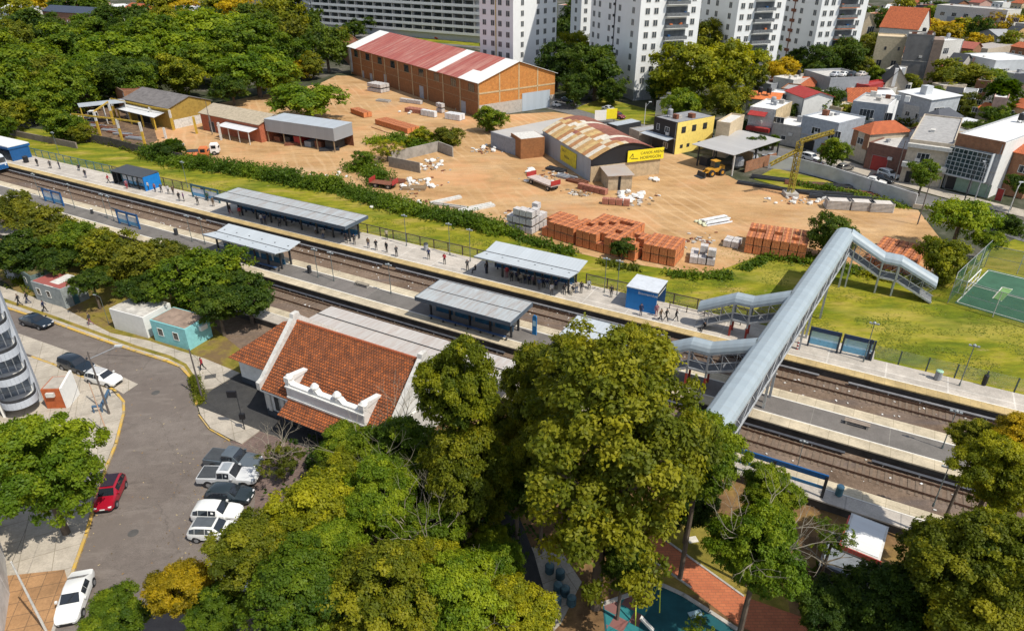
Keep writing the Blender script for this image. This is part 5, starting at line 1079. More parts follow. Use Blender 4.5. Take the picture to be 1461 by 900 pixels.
house((1228,38),(1248,38),(1252,28), 10, 'sandstone church gable with pointed dark arch beside the tower', plain((.48,.40,.28),.85), M['cream'], 'gy', 5.0, wins=[('f',4.5,6,2.8,4)], cat='church', dp=7)
house((1372,78),(1421,88),(1460,81), 7.5, 'white workshop with flat bright roof behind the palms', M['lgrey'], rw, cat='workshop', wins=[('f',4,3,3,1.6),('r',4,4,4,1.2)])
house((1337,8),(1438,16),(1446,8), 12, 'long pale school block with a row of square windows', WO, rf, wins=[('f',4+6*i,7.5,2.4,1.8) for i in range(7)], cat='school', dp=12)
house((1349,35),(1378,37),(1390,30), 6, 'low house with red hip roof and white dormer', M['beige'], M['orange'], 'hip', 3, dp=12)
house((1380,36),(1420,38),(1428,30), 6.2, 'wide house with weathered red hip roof', M['beige'], M['tile'], 'hip', 3, dp=12)
house((1395,47),(1424,52),(1430,44), 5.5, 'grey gabled house in front of the red hip roofs', M['grey'], M['roof_zinc'], 'gy', 2, dp=8)
house((1410,70),(1462,62),(1475,52), 4.5, 'long taupe roofed hall beside the clothes line', M['beige'], plain((.38,.34,.31),.85), cat='hall', par=0)
house((1313,166),(1340,172),(1362,158), 4.2, 'house with dark grey hip roof behind the white wall', WO, plain((.07,.075,.09),.7), 'hip', 2.0, dp=9)
house((1348,171),(1372,177),(1403,173), 3.6, 'low shed with white corrugated roof and dark openings', M['beige'], M['roof_white'], 'flat', doors=[('f',2,2.4,2.2,M['black'])], par=0, cat='shed')
house((1395,155),(1420,160),(1435,150), 3.5, 'small garden house between the palms', M['beige'], M['orange'], 'gx', 1.2, dp=6)
fill = [((1180,152),(1200,156),(1208,150),5,'small cream house between crane and hip roof',M['cream'],rf),((1150,134),(1168,138),(1174,130),5.5,'low white annex left of the round dark tree',WO,rf),((1246,140),(1262,144),(1268,138),5,'tiny white roof room behind the big white wall',WT,rw),((1330,186),(1352,192),(1362,184),4,'garden lean-to between beige house and grey roofs',M['beige'],M['roof_zinc']),((1290,150),(1312,155),(1318,148),4.5,'low white yard room beside the orange garden house',WO,M['roof_white']),
 ((1408,128),(1432,133),(1444,126),5,'grey house beyond the large palm',M['conc'],rf),((1440,150),(1466,156),(1476,148),4.5,'cream house cut by the edge behind the palm',M['cream'],M['tile_plain']),((1330,120),(1346,124),(1352,116),4.5,'little pale house below the party wall',M['beige'],rf),((1432,104),(1466,110),(1474,100),5.5,'pale terrace house beyond the workshop',WO,M['roof_zinc']),((1443,66),(1470,70),(1478,62),5,'brick house at the edge beside the golden trees',M['brick'],M['tile_plain']),((1272,72),(1290,75),(1294,70),4,'low cream church annex',M['cream'],M['tile_plain']),
 ((1210,128),(1222,130),(1226,124),4.5,'narrow white house behind the steep orange gable',WT,rf),((1095,136),(1112,138),(1118,130),6,'blue grey flat house behind the water tanks',M['lgrey'],rw),((1395,100),(1412,104),(1420,97),4.5,'white shed between workshop and palms',WT,rw),((1345,24),(1372,27),(1380,19),7,'grey flat block before the school',M['grey'],rf),((1420,52),(1440,55),(1448,47),5,'small red roofed house near the taupe hall',M['beige'],M['tile'])]
for i, (a, b, c, h_, l, wm, rm) in enumerate(fill):
    house(a, b, c, h_, l, wm, rm, 'gx' if rm in (M['tile_plain'],M['tile']) else 'flat', 1.4, wins=[('f',1.6+3*j,h_*.45,1.3,1.2) for j in range(2)], dp=8, group='small houses of the far quarter')
WN = {'white':WT,'cream':M['cream'],'grey':M['conc'],'ochre':plain((.50,.32,.14),.85),'brick':M['brick'],'pink':plain((.52,.33,.27),.85)}; RN = {'grey':rf,'white':rw,'orange tile':M['tile_plain'],'zinc':M['roof_zinc'],'dark':M['dark'],'red':plain((.34,.10,.07),.8)}
spots_ = [(x_, y_) for x_, y_ in [(1245,12),(1275,6),(1300,4),(1330,5),(1360,4),(1392,3),(1425,3),(1452,4),(1458,34),(1445,44),(1380,68),(1400,84),(1436,94),(1456,88),(1366,86),(1352,100),(1405,116),(1430,140),(1384,134),(1360,138),(20,4),(55,6),(95,4),(130,3),(215,3),(250,4),(285,4),(410,3),(470,16),(760,6),(1222,8),(1290,84),(1276,100),(1152,122),(1126,128),(1456,118)]]
for i, (x_, y_) in enumerate(spots_):
    wn_, rn_ = list(WN)[i % 6], list(RN)[(i//6+i) % 6]; hh_ = 4.5+2.5*((i*7)%3)/2; k_ = 13 if y_ < 50 else 17
    wh_ = 'beyond the school' if x_ > 1220 and y_ < 30 else 'among the right hand roofs' if x_ > 1000 else 'above the big trees' if x_ < 450 else 'beyond the towers'
    house((x_-k_*.7,y_),(x_+k_*.5,y_+k_*.12),(x_+k_*.9,y_-k_*.22), hh_, 'far %s house with %s roof %s' % (wn_, rn_, wh_), WN[wn_], RN[rn_], 'gx' if rn_ in ('orange tile','red','dark') else 'flat', 1.8, wins=[('f',1.6+3*j,hh_*.45,1.3,1.3) for j in range(3)], dp=9, group='houses of the far quarter')
# far town along the top edge
far = [((2,12),(30,16),(40,6),8,'white town house over the teal awning',WT,rw),((-8,27),(12,29),(20,20),5,'white building with a teal awning',plain((.04,.30,.28),.6),WT),((30,14),(48,18),(56,8),7,'white villa with red brown side beside the teal awning',WO,M['rust']),((60,16),(128,20),(134,8),9,'long dark slate roofed house above the big trees',plain((.30,.15,.10),.8),plain((.05,.065,.10),.7)),((74,26),(96,30),(100,22),5,'pale low house under the dark slate roof',M['lgrey'],rw),((150,8),(172,12),(178,2),7,'white house with green gable top',WT,rw),((176,12),(194,14),(200,6),8,'house with bright orange gabled roof',M['orange'],M['tile_plain']),((240,8),(262,12),(268,3),8,'grey blue block behind the trees',M['lgrey'],rw),((300,14),(330,18),(338,8),6,'blue grey pitched roof house among the trees',M['orange'],plain((.12,.14,.22),.6)),((345,20),(372,24),(378,15),6,'white low building above the round trees',WT,rw),((376,10),(398,12),(402,3),9,'pinkish apartment behind the conifers',M['cream'],rw),((500,22),(545,26),(550,20),6,'white roofed store beside the avenue',WO,rw),((620,10),(650,12),(655,5),9,'grey balcony block between avenue trees',M['grey'],rw),((796,8),(812,9),(815,4),7,'red and white low house beyond the tower gap',WO,M['tile_plain']),((1236,20),(1262,22),(1266,14),8,'yellowish facade above the church gable',M['cream'],M['tile_plain']),((1262,14),(1300,16),(1306,8),6,'white arched roof house behind the church',WT,rw),((1300,8),(1336,9),(1340,2),8,'dark house row behind the orange church roof',M['dark'],M['tile']),((1440,14),(1470,18),(1475,8),9,'striped white block by the corner of the sky',WT,M['teal'])]
for i, (a, b, c, h_, l, wm, rm) in enumerate(far):
    house(a, b, c, h_, l, wm, rm, 'gx' if i % 3 == 0 else 'flat', 2.4, wins=[('f',2+4*j,h_*.45,1.5,1.5) for j in range(3)], dp=11, group='houses of the far town')
# ================================================================ VEHICLES
TY = plain((.02,.02,.022), .8, var=.1); RIM = plain((.35,.36,.38), .4, .6, var=.1); CG = plain((.018,.022,.028), .06, 0, var=.1, spec=.9); HLm = plain((.75,.76,.78), .15, var=.02); TLm = plain((.40,.02,.02), .3, var=.02)
def vehicle(kind, paint, roofm=None):
    """kind: hatch, sedan, suv, pickup. built nose to +x, centred, wheels on z=0"""
    Ls = dict(hatch=4.0, sedan=4.5, suv=4.5, pickup=5.2)[kind]; wd = .88 if kind != 'pickup' else .92
    hh = dict(hatch=1.5, sedan=1.46, suv=1.66, pickup=1.78)[kind]; r = empty('parked_car', (0,0,0)); hl = Ls/2
    # stations: x, sill z, belt z, belt half width, roof z, roof half width
    if kind == 'hatch': st_ = [(-1,.42,.80,.72,.80,.70),(-.97,.30,.96,.86,.98,.80),(-.86,.26,.98,.95,1.32,.70),(-.62,.24,.97,1,hh,.70),(-.2,.24,.95,1,hh,.72),(.12,.24,.94,1,hh-.07,.70),(.42,.24,.92,.99,.96,.80),(.80,.26,.80,.94,.83,.80),(.95,.30,.64,.84,.67,.70),(1,.38,.55,.68,.56,.60)]
    elif kind == 'sedan': st_ = [(-1,.42,.78,.70,.80,.66),(-.96,.30,.92,.86,.95,.78),(-.72,.26,.96,.96,1.0,.82),(-.42,.24,.95,1,hh-.04,.69),(-.1,.24,.94,1,hh,.71),(.12,.24,.93,1,hh-.07,.69),(.42,.24,.90,.99,.93,.80),(.80,.26,.78,.94,.81,.80),(.95,.30,.64,.84,.67,.70),(1,.38,.55,.68,.56,.60)]
    elif kind == 'suv': st_ = [(-1,.48,.90,.76,.92,.72),(-.97,.36,1.08,.88,1.12,.80),(-.86,.32,1.08,.96,hh-.1,.74),(-.6,.30,1.06,1,hh,.76),(-.15,.30,1.04,1,hh,.77),(.14,.30,1.03,1,hh-.08,.75),(.40,.30,1.0,.99,1.05,.84),(.82,.32,.92,.95,.96,.82),(.96,.36,.76,.86,.80,.74),(1,.44,.62,.72,.64,.64)]
    else: st_ = [(-1,.50,1.05,.96,1.06,.94),(-.985,.42,1.06,.98,1.07,.95),(-.30,.40,1.08,1,1.10,.95),(-.26,.40,1.10,1,hh-.04,.78),(-.05,.40,1.10,1,hh,.78),(.16,.40,1.09,1,hh-.08,.76),(.40,.40,1.06,.99,1.12,.86),(.80,.42,.98,.96,1.02,.86),(.95,.44,.84,.88,.88,.78),(1,.5,.70,.76,.72,.68)]
    n = len(st_); vs = []; ring = 10
    for x, zs, zb, wb, zr, wr in st_:
        X = x*hl; b = wb*wd; t = wr*wd; zm = (zs+zb)/2
        vs += [(X,-b*.86,zs),(X,-b,zs+.12),(X,-b*1.01,zm),(X,-b*.985,zb),(X,-t,zr-.03),(X,-t*.86,zr+.02 if zr-zb>.2 else zr),(X,t*.86,zr+.02 if zr-zb>.2 else zr),(X,t,zr-.03),(X,b*.985,zb),(X,b*1.01,zm),(X,b,zs+.12),(X,b*.86,zs)]
    ring = 12; fs = []; ms = []
    for k in range(n-1):
        for i in range(ring): fs.append((k*ring+i, (k+1)*ring+i, (k+1)*ring+(i+1)%ring, k*ring+(i+1)%ring)); ms.append(0)
    fs += [tuple(range(ring)), tuple(range((n-1)*ring, n*ring))[::-1]]
    o = MB(); o.v = vs; o.f = [list(f)[::-1] for f in fs]; o.m = [0]*len(fs); body = o.build('body', paint, r, smooth=True)
    md = body.modifiers.new('e', 'EDGE_SPLIT'); md.split_angle = R(38)
    # windows: shells just outside the cabin
    def st_at(k): return vs[k*ring:(k+1)*ring]
    gl = MB(); cab = [k for k in range(n) if st_[k][4]-st_[k][2] > .2]; k0, k1 = cab[0], cab[-1]; e = .012
    def lerp(p, q, t): return tuple(p[i]+(q[i]-p[i])*t for i in range(3))
    for sgn, a_, b_ in ((-1,3,4),(1,8,7)):
        gl = MB()
        for k in range(k0, k1):
            p0 = st_at(k)[a_]; p1 = st_at(k+1)[a_]; q0 = st_at(k)[b_]; q1 = st_at(k+1)[b_]
            f0 = .025; f1 = .975
            a = lerp(lerp(p0,p1,f0), lerp(q0,q1,f0), .06); b = lerp(lerp(p0,p1,f1), lerp(q0,q1,f1), .06); c = lerp(lerp(p0,p1,f1), lerp(q0,q1,f1), .86); d = lerp(lerp(p0,p1,f0), lerp(q0,q1,f0), .86)
            gl.add([(v[0], v[1]+sgn*e, v[2]+.004) for v in (a,b,c,d)], [(0,1,2,3)])
        gl.build('side_window', CG, r)
    # front quarter
    def quad(k, kk, f0, f1, name):
        q = MB(); A_, B_ = st_at(k), st_at(kk); pts = []
        L0, R0 = lerp(A_[4],B_[4],f0), lerp(A_[7],B_[7],f0); L1, R1 = lerp(A_[4],B_[4],f1), lerp(A_[7],B_[7],f1)
        up = .05; q.add([(L0[0],L0[1]*.93,L0[2]+up+.015),(R0[0],R0[1]*.93,R0[2]+up+.015),(R1[0],R1[1]*.95,R1[2]+up),(L1[0],L1[1]*.95,L1[2]+up)], [(0,1,2,3)]); q.build(name, CG, r)
    quad(k1, k1+1, .08, .93, 'windscreen'); quad(k0, k0-1, .10, .90, 'rear_window') if kind != 'pickup' else None
    if kind == 'pickup': q = MB(); q.box(-hl*.96,-wd*.84,1.07,-hl*.32,wd*.84,1.12); q.build('bed_cover', plain((.06,.065,.07),.5), r)
    if roofm: q = MB(); a_ = st_[cab[1]-(0)][0]*hl; q.box(st_[k0][0]*hl+.25,-.52,hh+.01,st_[k1][0]*hl-.1,.52,hh+.035); q.build('roof_panel', roofm, r)
    rr = .32 if kind in ('hatch','sedan') else .38; w0 = None
    for x in (-hl*.60, hl*.62):
        for y in (-1, 1):
            if w0 is None:
                q = MB(); q.tube((0,-.11,0),(0,.11,0),rr,rr,16); q.tube((0,-.113,0),(0,-.11,0),rr*.93,rr*.93,16); w0 = q.build('wheel', TY, r); q = MB(); q.tube((0,-.125,0),(0,.125,0),rr*.58,rr*.58,10); rm = q.build('rim', RIM, w0); w = w0
            else: w = w0.copy(); C.objects.link(w); w.parent = r; c2 = rm.copy(); C.objects.link(c2); c2.parent = w
            w.location = (x, y*(wd-.09), rr)
    for x in (-hl*.60, hl*.62): q = MB(); q.tube((x,-wd*1.005,rr+.02),(x,wd*1.005,rr+.02),rr*1.12,rr*1.12,16); q.build('wheel_arch', plain((.012,.012,.013),.9), r)
    zl = st_[-2][2]
    for y in (-1,1):
        q = MB(); q.box(hl*.90,y*wd*.52,zl-.10,hl*.965,y*wd*.80,zl+.06); q.build('headlight', HLm, r); q = MB(); q.box(-hl*.995,y*wd*.52,zl+.0,-hl*.95,y*wd*.82,zl+.2); q.build('taillight', TLm, r)
    q = MB(); q.box(hl*.955,-.42,.36,hl*1.002,.42,.5); q.build('grille', plain((.02,.02,.02),.5), r); q = MB(); q.box(hl*.99,-.2,.52,hl*1.012,.2,.6); q.build('number_plate', WT, r)
    for y in (-1,1): q = MB(); q.box(hl*.22,y*(wd+.01),zl+.28,hl*.30,y*(wd+.16),zl+.42); q.build('wing_mirror', paint, r)
    return r
def park(rear, front, kind, col, label, roofm=None, group=None, z=0, sc=1):
    a = G(*rear, z); b = G(*front, z); m = (a+b)/2; v = vehicle(kind, carpaint(col), roofm); v.location = m; v.rotation_euler = (0,0,math.atan2(b.y-a.y,b.x-a.x)); v.scale = (sc,)*3
    tag(v, label, 'car', group); return v
WC = (.72,.72,.70); BK = (.02,.025,.03); g1 = 'cars parked nose in by the pavers'
park((35,459),(74,469),'sedan',(.012,.022,.035),'dark blue black saloon driving past the curved balconies')
park((92,521),(132,534),'suv',(.012,.02,.03),'black SUV parked on the pale strip'); park((131,541),(170,550),'hatch',WC,'white hatchback parked behind the black SUV on the corner',plain((.5,.5,.5),.3))
park((170,689),(149,733),'hatch',(.30,.006,.02),'red hatchback parked at the yellow kerb',plain((.03,.02,.03),.15)); park((120,832),(100,887),'sedan',WC,'white saloon parked at the kerb below the red car')
park((306,660),(366,668),'pickup',(.09,.11,.13),'dark grey pickup, first in the nose in row',None,g1); park((290,686),(368,688),'pickup',(.55,.56,.57),'white pickup with covered bed in the nose in row',plain((.30,.33,.36),.3),g1)
park((300,711),(360,714),'hatch',(.02,.03,.035),'black hatchback between white pickup and white hatchback',None,g1); park((279,737),(346,738),'hatch',WC,'white hatchback with clean roof in the nose in row',None,g1)
park((273,763),(344,764),'hatch',WC,'white coupe with dark glass roof at the end of the nose in row',plain((.10,.11,.12),.1),g1); park((300,838),(360,838),'sedan',WC,'white car mostly hidden under the yellow tree')
g2 = 'cars along the side street'
park((1144,226),(1170,233),'suv',WC,'white SUV parked before the grey blue house',None,g2); park((1155,238),(1180,244),'hatch',(.10,.015,.015),'dark red hatchback behind the street wall',None,g2); park((1193,245),(1217,240),'hatch',(.20,.19,.17),'grey brown hatchback on the corner forecourt',None,g2)
park((1232,260),(1260,265),'sedan',WC,'white saloon closest to the street wall',None,g2); park((1246,256),(1270,262),'sedan',BK,'black saloon between two white cars',None,g2); park((1256,250),(1278,257),'suv',WC,'white SUV before the brick garage',None,g2)
park((1088,226),(1115,231),'sedan',(.40,.42,.45),'silver saloon passing behind the open shed',None,g2)
g3 = 'cars around the cross street'
park((783,150),(800,154),'hatch',WC,'white hatchback beside the warehouse gable',None,g3); park((872,166),(892,172),'suv',(.16,.012,.02),'dark red SUV below the tower lawn',None,g3); park((862,157),(876,160),'sedan',(.5,.5,.5),'silver saloon beside the tower lawn',None,g3); park((800,144),(818,147),'sedan',(.04,.07,.10),'dark blue saloon in the tree shade',None,g3)
park((1003,201),(1016,194),'suv',BK,'black SUV parked behind the yellow house',None,g3)
g4 = 'cars on the avenue'
for i, (x, y, c_, l) in enumerate([(575,47,BK,'black car furthest left on the avenue'),(598,51,(.04,.04,.05),'dark car behind the red roof edge on the avenue'),(626,46,(.03,.04,.05),'dark car under the avenue trees'),(655,42,(.6,.62,.65),'silver car on the far lane of the avenue'),(641,55,WC,'white car beside the orange one on the avenue'),(622,56,(.55,.05,.01),'orange red car on the avenue'),(672,50,(.05,.12,.16),'teal dark car before the narrow tower'),(683,56,(.3,.3,.32),'grey car touching the narrow tower'),(562,42,(.5,.5,.5),'pale car at the start of the avenue')]):
    park((x-6,y-1),(x+6,y+1),'sedan',c_,l,None,g4)
for i, (x, c_, l) in enumerate([(1192,(.5,.52,.55),'silver car on the rooftop car park'),(1204,WC,'white car on the rooftop car park'),(1216,BK,'black car on the rooftop car park'),(1229,(.55,.5,.45),'beige car on the rooftop car park')]): park((x-5,110),(x+5,108),'sedan',c_,l,None,'cars on the rooftop deck',7.3)
park((240,214),(262,208),'hatch',WC,'small white car inside the yellow gantry yard',None)
# flatbed truck by the palm, white cab orange bed
def truck(loc, rz, label, cabc, bedc, bed=True, cab=True, L=6.5, hb=1.1):
    r = empty('flatbed_truck', loc, rz, label, 'truck'); o = MB(); o.box(-L/2,-.5,.6,L/2,.5,.85); o.build('chassis', M['dark'], r); o = MB(); o.box(-L/2,-1.15,.95,L/2-(2 if cab else 0),1.15,hb); o.build('bed', bedc, r)
    if cab:
        o = MB(); o.ext([(L/2-1.8,.6),(L/2,.6),(L/2,1.5),(L/2-.35,2.4),(L/2-1.8,2.4)], 'y', -1.1, 1.1); o.build('cab', cabc, r); o = MB(); o.add([(L/2+.005,-.95,1.5),(L/2+.005,.95,1.5),(L/2-.33,.95,2.33),(L/2-.33,-.95,2.33)],[(0,1,2,3)]); o.build('windscreen', CG, r)
        o = MB(); o.box(L/2-1.5,-1.12,1.5,L/2-.5,1.12,2.2); o.build('side_windows', CG, r)
    else: 
        o = MB(); o.box(-L/2-.1,-1.2,hb,-L/2,1.2,hb+.9); o.box(L/2,-1.2,hb,L/2+.1,1.2,hb+.9); o.build('end_boards', M['red'], r)
    for x in (-L/2+1.2, L/2-1):
        for y in (-1.0, 1.0): o = MB(); o.tube((0,-.14,0),(0,.14,0),.48,.48,14); q = o.build('wheel', TY, r); q.location = (x,y,.48); o = MB(); o.tube((0,-.15,0),(0,.15,0),.25,.25,10); o.build('rim', RIM, q)
    return r
truck(G(291,221), R(12), 'white cab truck with open dark bed beside the palm', WT, M['dark'], L=7)
truck(G(283,226), R(12), 'orange flatbed tipper tucked behind the shrubs', M['orange'], M['orange'], L=4.8)
truck(G(775,266), math.atan2((G(797,274)-G(755,257)).y,(G(797,274)-G(755,257)).x), 'red ended flatbed trailer parked alone on the sand', WT, plain((.50,.42,.38),.8,var=.3), cab=False, L=7.4, hb=1.25)
truck(G(548,267), R(-20), 'wrecked dark red trailer among the rubble', WT, M['rust'], cab=False, L=5, hb=.9)
truck(G(120,172), R(10), 'white truck parked under the thin canopy', WT, WO, L=7)
# wheel loader
r = empty('wheel_loader', G(1018,250), R(205), 'yellow wheel loader under the open shed', 'loader'); YL = plain((.55,.27,.03),.5,var=.2)
o = MB(); o.ext([(-2.2,.8),(2.0,.8),(2.0,1.5),(.6,1.7),(-2.2,1.9)], 'y', -.6, .6); o.build('body', YL, r); o = MB(); o.box(-.7,-.65,1.7,.6,.65,3.0); o.build('cab', CG, r); o = MB(); o.box(-.8,-.75,3.0,.7,.75,3.1); o.build('cab_roof', YL, r)
o = MB(); o.bar((1.0,-.5,1.4),(3.2,-.5,.7),.16,.25); o.bar((1.0,.5,1.4),(3.2,.5,.7),.16,.25); o.build('loader_arm', YL, r); o = MB(); o.ext([(3.0,.1),(4.1,.1),(3.4,.25),(3.2,1.1),(3.0,1.1)], 'y', -1.2, 1.2); o.build('bucket', M['dark'], r)
for x in (-1.3,1.3):
    for y in (-.95,.95): o = MB(); o.tube((0,-.2,0),(0,.2,0),.72,.72,16); q = o.build('wheel', TY, r); q.location = (x,y,.72); o = MB(); o.tube((0,-.22,0),(0,.22,0),.35,.35,10); o.build('rim', YL, q)
# crane mast with vines
b0 = G(1127,279); r = empty('yellow_crane', b0, 0, 'rusty yellow lattice crane leaning over the street wall', 'crane'); top = G(1135,196,12.0)-b0; top.z = 12.5
def lattice(par, nm, p, q, w, m, n=10):
    o = MB(); p = Vector(p); q = Vector(q); d = (q-p).normalized(); u = d.orthogonal().normalized()*w/2; v = d.cross(u.normalized())*w/2; cs = [u+v,u-v,-u-v,-u+v]
    for c_ in cs: o.bar(p+c_,q+c_,.13,.13)
    for i in range(n):
        a = p+(q-p)*i/n; b = p+(q-p)*(i+1)/n
        for k in range(4): o.bar(a+cs[k],b+cs[(k+1)%4],.09,.09); o.bar(a+cs[k],a+cs[(k+1)%4],.07,.07)
    o.build(nm, m, par)
YC = plain((.36,.27,.04), .85, var=.7, sc=2.2); tp = Vector((.1,.5,10.2)); lattice(r,'mast',(0,0,0),tp,.9,YC,11); lattice(r,'jib',tp,tp+Vector((5.6,-.5,1.9)),.55,YC,8); lattice(r,'counter_jib',tp+Vector((0,0,-1.6)),tp+Vector((-5.0,-.6,-4.2)),.5,YC,6); o = MB(); o.box(-1.2,-1.2,0,1.2,1.2,.7); o.build('base', M['conc'], r)
# ================================================================ YARD STORES
def pallet(name, cat, m, w=1.15, h=1.0, strap=True, split=3):
    r = empty(name, (0,0,0), 0, 'x', cat); o = MB(); 
    for y in (-.45,0,.45): o.box(-w/2,y-.06,0,w/2,y+.06,.12)
    o.build('wooden_base', M['wood'], r); o = MB()
    for i in range(split):
        o.box(-w/2+w*i/split+.012,-w/2,.12,-w/2+w*(i+1)/split-.012,w/2,.12+h-(.03*(i%2)))
    o.build('stacked_bricks', m, r); return r
pb = pallet('brick_pallet','brick pallet',M['brick_o'],h=1.28); pg = pallet('block_pallet','block pallet',plain((.52,.49,.47),.85,var=.25,sc=3), split=2)
rnd = random.Random(11); cnt = 0
def rows(front0, front1, nrow, high, proto, label, group, back, skip=0, w=1.28, seed=1, limit=999):
    """rows of pallets from one front corner to the other, then further rows behind"""
    a = G(*front0); b = G(*front1); d = (b-a); L = d.length; d.normalize(); nn = Vector((-d.y,d.x,0)); rz = math.atan2(d.y,d.x); n = int(L/w); rr = random.Random(seed); OR = 'first second third fourth fifth sixth seventh eighth ninth tenth eleventh twelfth'.split()+['far end']*20; base_l = label
    for j in range(nrow):
        for i in range(n):
            for k in range(high if (rr.random() > skip) else max(1, high-1)):
                p = a + d*(w*(i+.5)) + nn*(w*(j+.5)) + Vector((0,0,k*1.42)); p += Vector((rr.uniform(-.03,.03), rr.uniform(-.03,.03),0))
                lab = base_l + ', %s along' % OR[i] + (', %s row' % OR[j] if nrow > 1 else '') + ((', %s tier' % ('lower','upper','top')[k]) if high > 1 else '')
                place(proto, USED, p, rz+rr.uniform(-.03,.03), label=lab, group=group)
gp = 'pallets of orange bricks along the yard hedge'
rows((772,336),(818,350),4,2,pb,'orange brick pallet in the block beside grey ones',gp,0,.15,seed=1)
rows((820,351),(882,368),7,2,pb,'orange brick pallet in the broad middle block',gp,0,.08,seed=2)
rows((884,368),(908,375),4,2,pb,'orange brick pallet next to the round bush',gp,0,.1,seed=3)
rows((915,372),(972,384),4,2,pb,'orange brick pallet in the separate square block',gp,0,.05,seed=4)
rows((1060,361),(1160,377),5,2,pb,'orange brick pallet in the block by the footbridge',gp,0,.15,seed=5)
rows((1232,378),(1312,398),8,1,pb,'orange brick pallet behind the footbridge stair',gp,0,.0,seed=6)
gg = 'grey block pallets in the yard'
rows((722,327),(768,338),4,3,pg,'grey block pallet beside the first orange bricks',gg,0,.5,seed=7); rows((982,376),(1030,382),3,2,pg,'grey block pallet after the orange square block',gg,0,.5,seed=8)
rows((1030,352),(1056,357),2,1,pg,'grey block pallet before the long orange row',gg,0,.5,seed=9)
pt = pallet('tile_pallet','brick pallet',bricks((.48,.20,.13),(.40,.15,.10),(.30,.14,.10),.4,.25,'wall'), split=3); pw = pallet('wrapped_pallet','wrapped pallet',plain((.68,.69,.70),.5,var=.1), h=1.5, split=1)
rows((577,160),(604,164),2,1,pt,'pallet of brown bricks before the warehouse wall','pallets by the warehouse',0,seed=10); rows((600,165),(622,169),1,1,pw,'white wrapped pallet before the warehouse','wrapped pallets by the warehouse',0,seed=11); rows((622,160),(634,163),1,2,pg,'tall pair of grey block pallets before the warehouse',gg,0,0,seed=12); rows((634,170),(660,174),2,1,pw,'grey white pallet nearest the warehouse gable','wrapped pallets by the warehouse',0,seed=13)
rows((570,146),(600,150),1,1,pg,'grey pallet touching the warehouse wall',gg,0,seed=14); rows((524,130),(546,134),3,2,pg,'tall grey pallet stack near the warehouse mural',gg,0,seed=15)
rows((535,178),(582,192),3,1,pb,'low orange brick pallet inside the rail fence',gp,0,0,seed=16); rows((500,162),(522,170),2,1,pb,'low orange brick pallet beside the grey skirted shed',gp,0,.3,seed=17)
rows((858,292),(905,296),1,1,pt,'brown brick pallet among the white bags','pallets by the arched shed',0,seed=18); rows((823,270),(865,280),1,1,pt,'low brown brick pallet before the lean-to','pallets by the arched shed',0,seed=19)
fence_rail = wallseg([(530,182),(588,202)], .12, 'low rail fence in front of the orange brick field', M['rust'], .2, 'fence', 'rail_fence')
def bag_mesh(seed):
    rr = random.Random(seed); o = MB(); o.lathe([(.05,0),(.42,.02),(.5,.25),(.48,.5),(.3,.66),(.06,.7)], 9); 
    o.v = [(x+rr.uniform(-.12,.12), y+rr.uniform(-.12,.12), max(0,z+rr.uniform(-.08,.08))) for x,y,z in o.v]; x = o.build('building_bag', plain((.72,.70,.66),.7,var=.2,sc=3), smooth=False); x['category'] = 'bag'; return x
bags = [bag_mesh(s) for s in (1,2,3)]; rr = random.Random(8)
ORD = 'first second third fourth fifth sixth seventh eighth ninth tenth eleventh twelfth thirteenth fourteenth fifteenth sixteenth seventeenth eighteenth nineteenth twentieth'.split()+['last but one','last','last']
def scatter(cx, cy, rx, ry, n, label, group, sc=(.8,1.5)):
    for i, (x_, y_) in enumerate(sorted((cx+rr.uniform(-rx,rx), cy+rr.uniform(-ry,ry)) for _ in range(n))):
        p = G(x_, y_); b = bags[i%3]; o = b if not USED.get(b.name) else b.copy()
        if USED.get(b.name): C.objects.link(o)
        USED[b.name] = True; o.location = p; o.rotation_euler = (0,0,rr.uniform(0,6)); s = rr.uniform(*sc); o.scale = (s,s*rr.uniform(.7,1.2),s*rr.uniform(.5,1)); tag(o, label+', '+ORD[i]+' from the left', 'bag', group)
scatter(900,282,16,8,22,'white bulk bag in the heap before the lean-to','white bags before the lean-to'); scatter(758,252,8,8,7,'pale bag beside the arched shed wall','bags by the arched shed wall')
scatter(595,262,24,10,20,'white bag in the rubble below the concrete bin','bags around the concrete bin',(.6,1.2)); scatter(612,236,20,7,16,'pale sack inside the open concrete bin','bags inside the concrete bin',(.6,1.3)); scatter(568,292,38,5,16,'white sack along the hedge below the rubble','bags along the hedge',(.5,1.0)); scatter(690,212,18,5,10,'white bag beside the patched tin shed','bags by the tin shed',(.6,1.1)); scatter(460,250,60,4,12,'white scrap tucked against the hedge by the low shed','scrap along the hedge',(.4,.8)); scatter(931,258,6,3,4,'white bag by the gable wall under the yellow board','bags under the yellow board')
scatter(1150,288,60,4,14,'white bag beside the stacked pale slats','bags by the slats',(.5,1.0)); scatter(580,160,10,3,6,'white sack before the warehouse','bags before the warehouse',(.7,1.1)); scatter(525,240,14,6,8,'pale sack near the yellow bush','bags near the yellow bush',(.6,1.1))
